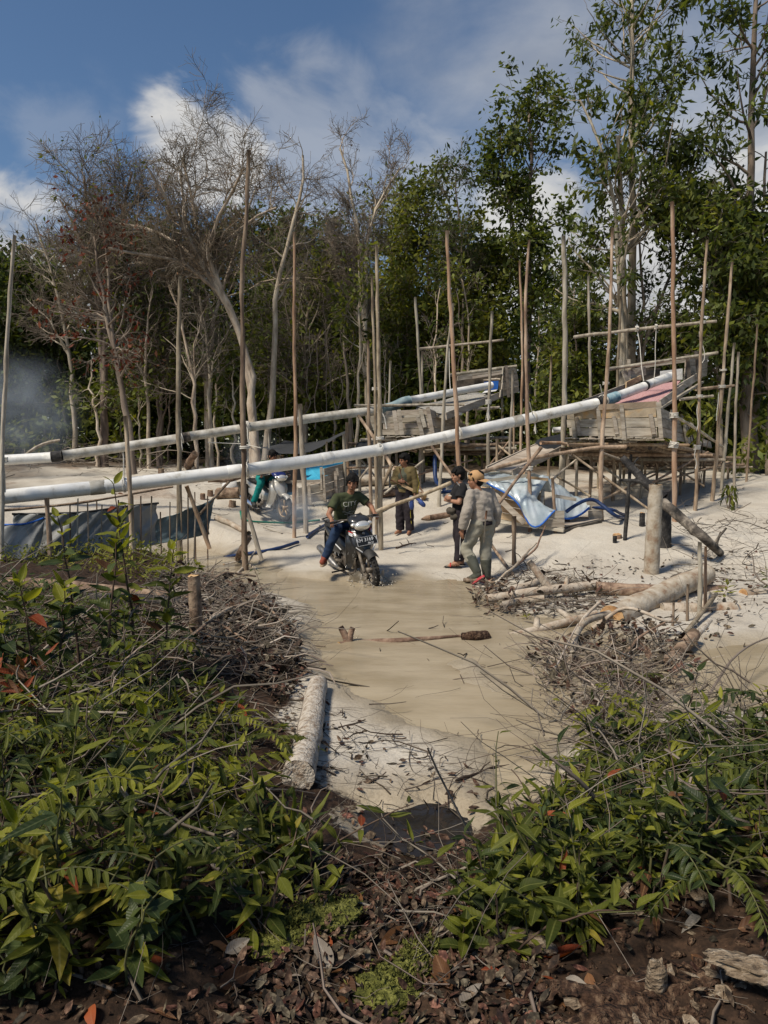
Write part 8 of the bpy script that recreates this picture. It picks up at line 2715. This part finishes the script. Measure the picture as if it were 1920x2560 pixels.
twigs('twig_litter', 'small twigs lying in and along the shallow water', [([(700, 1500), (1250, 1480), (1330, 1800), (1150, 1850), (900, 1760)], 1)], 130, .5, .005, 'twig_wet', 90, .05, lift=.015, flat=.1)
twigs('twig_litter', 'small sticks on the sand bank and the path', [([(690, 1700), (900, 1760), (1240, 1880), (1230, 2030), (1100, 2130), (880, 2100), (760, 1960)], 1)], 200, .30, .004, 'twig_wet', 91, .03, flat=.08)
twigs('twig_litter', 'sticks and roots strewn over the dark forest floor', [(PATH, .05), (ALLSOIL, .95)], 1500, .30, .0038, 'twig', 92, .06)
twigs('twig_litter', 'sticks strewn over the sand behind the motorbikes', [([(400, 1200), (1000, 1190), (1100, 1250), (960, 1300), (800, 1340), (540, 1380), (420, 1330)], 1)], 900, .6, .009, 'twig_pale', 93, .10)
twigs('twig_litter', 'a few dark twigs lying on the clean sand', [([(1000, 1330), (1250, 1330), (1500, 1350), (1880, 1260), (1900, 1400), (1500, 1440), (1050, 1430)], 1)], 90, .4, .005, 'twig_wet', 94, .03, flat=.1)

twigs('brush_pile', 'dead stems and sticks crossing the left thicket', [(LEFT, 1)], 620, .7, .005, 'twig', 95, .30, flat=.5)
twigs('brush_pile', 'dead stems and sticks crossing the right thicket', [(RIGHT, .6), ([(1300, 1800), (1900, 1780), (1920, 1950), (1400, 1960)], .4)], 420, .9, .006, 'twig', 96, .30, flat=.5)

# long single sticks
STICKS = [
    ([(106, 2000, 3.35), (320, 1875, 3.9), (535, 1753, 4.5)], .011, 'twig_pale', 'long straight grey stick lying across the left thicket'),
    ([(0, 1724, 4.3), (130, 1605, 5.0), (266, 1484, 5.8)], .011, 'twig_pale', 'long pale stick leaning over the back of the left thicket'),
    ([(180, 2240, 2.9), (165, 2150, 3.1), (140, 2050, 3.3)], .009, 'twig_pale', 'upright bare grey stem at the left'),
    ([(150, 2140, 3.0), (120, 2080, 3.2), (70, 2060, 3.3)], .008, 'twig_pale', 'forked grey stem left of the upright bare stem'),
    ([(455, 2320, 2.75), (560, 2430, 2.6), (680, 2560, 2.35)], .010, 'twig_pale', 'grey root running down to the lower edge'),
    ([(1300, 2000, 4.3), (1330, 1800, 5.1), (1380, 1680, 5.8), (1445, 1560, 6.9)], .013, 'twig_pale', 'white winding branch rising at the water side of the right thicket'),
    ([(1710, 2060, 4.0), (1740, 1900, 4.5), (1780, 1720, 5.0), (1850, 1620, 5.6), (1930, 1590, 6.2)], .013, 'twig', 'dark arching branch at the right edge'),
    ([(1280, 2200, 3.5), (1430, 2110, 3.7), (1620, 2030, 3.9), (1720, 2000, 4.0)], .010, 'twig', 'thin branch lying over the right thicket'),
    ([(1920, 2050, 3.9), (1760, 2010, 4.0), (1600, 1960, 4.2), (1420, 1830, 4.7), (1330, 1800, 5)], .010, 'twig', 'long bending branch crossing the right thicket'),
    ([(1920, 2140, 3.6), (1800, 2080, 3.8), (1620, 1990, 4.1)], .009, 'twig', 'second long branch at the right edge of the thicket'),
    ([(1700, 2200, 3.3), (1690, 2260, 3.2), (1660, 2330, 3.1)], .009, 'twig_pale', 'pale upright twig over the rotten log'),
    ([(1370, 2410, 2.7), (1480, 2470, 2.6), (1590, 2560, 2.45)], .013, 'twig', 'brown root reaching toward the lower right corner'),
    ([(1800, 2480, 2.5), (1700, 2560, 2.4)], .01, 'twig', 'short root end at the lower right corner'),
    ([(1180, 2080, 3.7), (1080, 2110, 3.6), (980, 2140, 3.5)], .010, 'twig_wet', 'wet dark stick lying across the puddle'),
    ([(1140, 2050, 3.8), (1230, 1990, 4.1), (1300, 1960, 4.2)], .010, 'twig_wet', 'dark stick at the upper edge of the puddle'),
    ([(880, 2110, 3.5), (960, 2150, 3.4), (1040, 2180, 3.3)], .009, 'twig_wet', 'dark stick along the lower edge of the puddle'),
    ([(990, 1370, 12.2), (1010, 1365, 12.3), (1040, 1358, 12.5)], .02, 'twig_wet', 'dark forked stick on the sand behind the motorbike'),
    ([(1160, 1450, 10.1), (1200, 1452, 10.05), (1260, 1462, 9.9)], .03, 'pole_bark', 'thin pale stick under the boots of the man in the cap'),
]
for pts, r, m, lb in STICKS:
    P = [at(*q) for q in pts]
    for p in P:
        p.z = max(p.z, gz(p.x, p.y) + r)
    n = 14
    rg = np.random.default_rng(int(pts[0][0]) + 9)
    Q = wobble(P, n, r * .55, rg)
    mb = MB().tube(Q, np.linspace(r, r * .5, n) * (1 + rg.normal(0, .08, n)), 7)
    for k in range(3):
        j = int(rg.integers(3, n - 2))
        d = Vector(rg.normal(0, 1, 3)).normalized() * .10
        mb.tube([Q[j], np.array(Q[j]) + np.array(d) * .5 + np.array([0, 0, .01]), np.array(Q[j]) + np.array(d)], [r * .5, r * .4, r * .25], 5)
    tag(mb.build('fallen_stick', m, None, org=Q[0]), lb, 'stick', 'long sticks in the foreground')


# ------------------------------------------------------------------ rotten wood and moss at the front
def lump(name, label, cat, c, size, m, seed, freq=6, amp=.25, rz=0.0, res=(40, 22)):
    mb = MB().ell((0, 0, 0), (1, 1, 1), None, *res)
    V = mb.v[0]
    w = 1 + amp * (vnoise(V[:, 0] * freq * .35 + seed, V[:, 2] * freq * .35 + V[:, 1] * 2, seed) + .5 * vnoise(V[:, 0] * freq, V[:, 1] * freq + V[:, 2] * freq, seed + 1) + .25 * vnoise(V[:, 0] * freq * 3, V[:, 1] * freq * 3 + V[:, 2] * 9, seed + 2))
    V = V * w[:, None] * np.array(size)
    V = V @ np.array(Matrix.Rotation(rz, 3, 'Z')).T
    mb.v[0] = V + np.array(c)
    t = thing(name, label, cat, c)
    mb.build('mass', m, t, org=c)
    return t, V + np.array(c)


def chips(t, V, n, m, size, seed, name='bark_piece', upz=.15):
    rng = np.random.default_rng(seed)
    top = V[V[:, 2] > np.quantile(V[:, 2], .45)]
    for k in range(n):
        p = top[int(rng.integers(len(top)))]
        a = rng.random() * 6.28
        L, w, h = size * (.5 + rng.random()), size * (.2 + .3 * rng.random()), size * (.08 + .1 * rng.random())
        mb = MB()
        nseg = 5
        rings = []
        for i in range(nseg):
            f = i / (nseg - 1)
            ww = w * (.5 + .6 * math.sin(PI * min(.95, f + .1))) * (1 + rng.normal(0, .2))
            rings.append(np.array([(L * (f - .5), -ww, rng.normal(0, h * .3)), (L * (f - .5) + rng.normal(0, .01), 0, h + rng.normal(0, h * .3)), (L * (f - .5), ww, rng.normal(0, h * .3)), (L * (f - .5), 0, -h * .5)]))
        loft(rings, mb)
        R = np.array(Matrix.Rotation(a, 3, 'Z') @ Matrix.Rotation(rng.normal(0, .35), 3, 'X') @ Matrix.Rotation(rng.normal(0, .35), 3, 'Y'))
        mb.v = [v @ R.T + p for v in mb.v]
        mb.build(name, m if isinstance(m, str) else m[k % len(m)], t, org=t.location, smooth=False)


g = gp(1780, 2480)
t, V = lump('rotten_log', 'crumbling rotten log filling the lower right corner', 'log', g - zup * .12, (.46, .20, .15), 'rotten', 3, 9, .30, .15, (90, 44))
chips(t, V, 120, ['rotten', 'rotten_pale', 'rotten', 'rotten_pale', 'rotten'], .045, 5)
g = gp(1890, 2480, .06)
t, V = lump('bark_slab', 'large pale slab of bark at the lower right corner', 'bark', g, (.11, .05, .022), 'rotten_pale', 9, 9, .35, -.5, (44, 22))
g = gp(1650, 2210)
t, V = lump('rotten_log', 'splintered brown log half buried in the right thicket', 'log', g - zup * .03, (.26, .08, .07), 'rotten', 13, 9, .28, -.35, (60, 30))
chips(t, V, 26, ['rotten_pale', 'rotten', 'rotten'], .10, 6, 'splinter')
g = gp(1330, 2370)
t, V = lump('wood_chunk', 'weathered chunk of wood on the forest floor', 'wood', g + zup * .02, (.075, .035, .04), 'rotten_pale', 17, 5, .25, -.6, (22, 14))
g = gp(1640, 2490)
t, V = lump('wood_chunk', 'pale upright splinter of wood before the rotten log', 'wood', g + zup * .03, (.03, .025, .09), 'rotten_pale', 19, 5, .2, 0, (20, 14))
for px, py, sz, sd, lb in ((1010, 2480, (.22, .14, .06), 23, 'yellow green cushion of moss beside the path'), (730, 2330, (.24, .13, .05), 24, 'flat olive patch of moss left of the path'), (1060, 2400, (.12, .09, .05), 25, 'small bright cushion of moss on the root')):
    g = gp(px, py)
    t, V = lump('moss_cushion', lb, 'moss', g - zup * .015, sz, 'moss', sd, 9, .3, .5, (44, 24))
    rg = np.random.default_rng(sd)
    top = V[V[:, 2] > np.quantile(V[:, 2], .35)]
    S = top[rg.integers(0, len(top), 1500)] + rg.normal(0, .008, (1500, 3))
    d = rg.normal(0, .6, S.shape) + np.array([0, 0, 1])
    VV, F = blades(S, d, .012 + .012 * rg.random(len(S)), .45, rg)
    o = link('moss_tuft', mesh_np('moss_tuft', VV - np.array(t.location), [F], 'moss'), t)
    o['kind'] = 'stuff'
rg = np.random.default_rng(66)
xy = scatter_px([(-80, 2150), (700, 2150), (1250, 2130), (2000, 2100), (2400, 3200), (-500, 3200)], 2600, rg)
mb0 = MB().ell((0, 0, 0), (1, 1, 1), None, 6, 4)
bv, bf = mb0.v[0], mb0.f4[0]
sz = (.004 + .014 * rg.random(len(xy)) ** 3)[:, None, None] * (.6 + .8 * rg.random((len(xy), 1, 3)))
V = bv[None] * sz * (1 + .25 * rg.normal(size=(len(xy), len(bv), 1))) + np.column_stack([xy, gz(xy[:, 0], xy[:, 1]) + .003])[:, None, :]
F = (bf[None] + (np.arange(len(xy)) * len(bv))[:, None, None]).reshape(-1, 4)
tag(link('soil_crumbs', mesh_np('soil_crumbs', V.reshape(-1, 3), [F], 'rotten')), 'crumbs of dark soil and rotten wood on the forest floor', 'soil', kind='stuff')
# bigger single fallen leaves near the camera
for i in range(90):
    px, py = 520 + 900 * rng.random(), 2140 + 400 * rng.random()
    if i > 55:
        px, py = 150 + 1700 * rng.random(), 2180 + 360 * rng.random()
    g = gp(px, py, .012)
    a = rng.random() * 6.28
    o = put_leaf(None, g, (math.cos(a), math.sin(a), rng.normal(0, .2)), (rng.normal(0, .4), rng.normal(0, .4), 1), .06 + .07 * rng.random(), ['ovate', 'lance'][i % 2], ['near_brown', 'near_brown', 'near_grey', 'near_red', 'near_brown'][i % 5], rng)
    o.name = 'fallen_leaf'
    c_ = ['brown', 'brown', 'pale grey', 'rust red', 'brown'][i % 5]
    tag(o, 'curled %s fallen leaf lying %s' % (c_, 'on the path' if 700 < px < 1200 else ('left of the path' if px < 700 else 'right of the path')), 'leaf', 'single fallen leaves near the camera')
# heap of orange dead leaves at the left edge
g = gp(40, 1800)
t = thing('dead_leaf_clump', 'clump of orange brown dead leaves at the left edge', 'leaves', g)
for k in range(26):
    put_leaf(t, Vector(rng.normal(0, .09, 3)) + Vector((0, 0, .22)), rng.normal(0, 1, 3), (rng.normal(0, .5), -.5, .8), .10 + .06 * rng.random(), 'lance', 'near_red' if k % 2 else 'near_brown', rng)

# ------------------------------------------------------------------ splash at the front wheel
mat('splash_water', (.42, .37, .29), (.62, .58, .50), scale=20, rough=.15, spec=.6, trans=.35)
rg = np.random.default_rng(44)
c = Matrix.Translation(bike1.location) @ Matrix.Rotation(hd, 4, 'Z') @ Vector((.66, 0, .085))
V, F3 = [], []
mb = MB()
for side in (-1, 1):
    rings = []
    for i in range(14):
        f = i / 13
        x = -.55 * f + .16
        wv = .05 + .16 * f
        h = .13 * math.sin(PI * min(1, f * 1.1 + .08)) * (1 + .3 * rg.normal())
        row = []
        for j in range(6):
            u = j / 5
            row.append((x - .05 * u, side * (wv + .10 * u * u), max(-.05, h * u * (1 + .25 * rg.normal()))))
        rings.append(row)
    G = np.array(rings)
    G = G @ np.array(Matrix.Rotation(hd, 3, 'Z')).T + np.array([c.x, c.y, 0.0])
    n6 = [[i * 6 + j, i * 6 + j + 1, (i + 1) * 6 + j + 1, (i + 1) * 6 + j] for i in range(13) for j in range(5)]
    keep = [q for q in n6 if rg.random() > .18]
    mb.add(G.reshape(-1, 3), keep)
for k in range(160):
    a, r = rg.random() * 6.28, .05 + .30 * rg.random() ** .7
    p = (c.x + math.cos(a) * r, c.y + math.sin(a) * r, .01 + .16 * rg.random() ** 2)
    mb.ell(p, (.006 + .006 * rg.random(),) * 3, None, 5, 4)
tag(mb.build('splash', 'splash_water', None), 'muddy splash thrown up by the front wheel', 'water', kind='stuff')


# ------------------------------------------------------------------ smoke
def smoke(name, label, c, size, dens, seed, col=(.62, .70, .80)):
    m = bpy.data.materials.new(name)
    m.use_nodes = True
    n, l = m.node_tree.nodes, m.node_tree.links.new
    n.remove(n['Principled BSDF'])
    v = n.new('ShaderNodeVolumePrincipled')
    v.inputs['Color'].default_value = (*col, 1)
    tcn = n.new('ShaderNodeTexCoord')
    nz = n.new('ShaderNodeTexNoise')
    nz.inputs['Scale'].default_value = 2.2
    nz.inputs['Detail'].default_value = 3
    nz.inputs['Distortion'].default_value = .6
    mp = n.new('ShaderNodeMapping')
    mp.inputs['Location'].default_value = (seed, seed * 2, 0)
    l(tcn.outputs['Object'], mp.inputs[0])
    l(mp.outputs[0], nz.inputs['Vector'])
    ln = n.new('ShaderNodeVectorMath')
    ln.operation = 'LENGTH'
    l(tcn.outputs['Object'], ln.inputs[0])
    fo = n.new('ShaderNodeMapRange')
    fo.interpolation_type = 'SMOOTHSTEP'
    for k_, v_ in (('From Min', .25), ('From Max', 1.0), ('To Min', 1), ('To Max', 0)):
        fo.inputs[k_].default_value = v_
    l(ln.outputs['Value'], fo.inputs['Value'])
    th = n.new('ShaderNodeMapRange')
    for k_, v_ in (('From Min', .38), ('From Max', .70), ('To Min', 0), ('To Max', dens)):
        th.inputs[k_].default_value = v_
    l(nz.outputs[0], th.inputs['Value'])
    mu = n.new('ShaderNodeMath')
    mu.operation = 'MULTIPLY'
    l(fo.outputs[0], mu.inputs[0])
    l(th.outputs[0], mu.inputs[1])
    l(mu.outputs[0], v.inputs['Density'])
    l(v.outputs[0], n['Material Output'].inputs['Volume'])
    MATS[name] = m
    mb = MB().ell((0, 0, 0), (1, 1, 1), None, 16, 10)
    o = mb.build('smoke', name, None)
    o.location = c
    o.scale = size
    return tag(o, label, 'smoke', kind='stuff')


smoke('smoke_left', 'drifting blue grey smoke at the left forest edge', at(40, 1040, 19.0), (2.0, 1.4, 2.0), .85, 1.0)
smoke('smoke_exhaust', 'thin exhaust smoke between the two motorbikes', at(740, 1280, 13.2), (.85, .8, .5), 1.5, 4.0)
smoke('smoke_fire', 'faint smoke hanging behind the tallest pole', at(630, 1130, 19.5), (1.0, .8, .8), .4, 7.0)
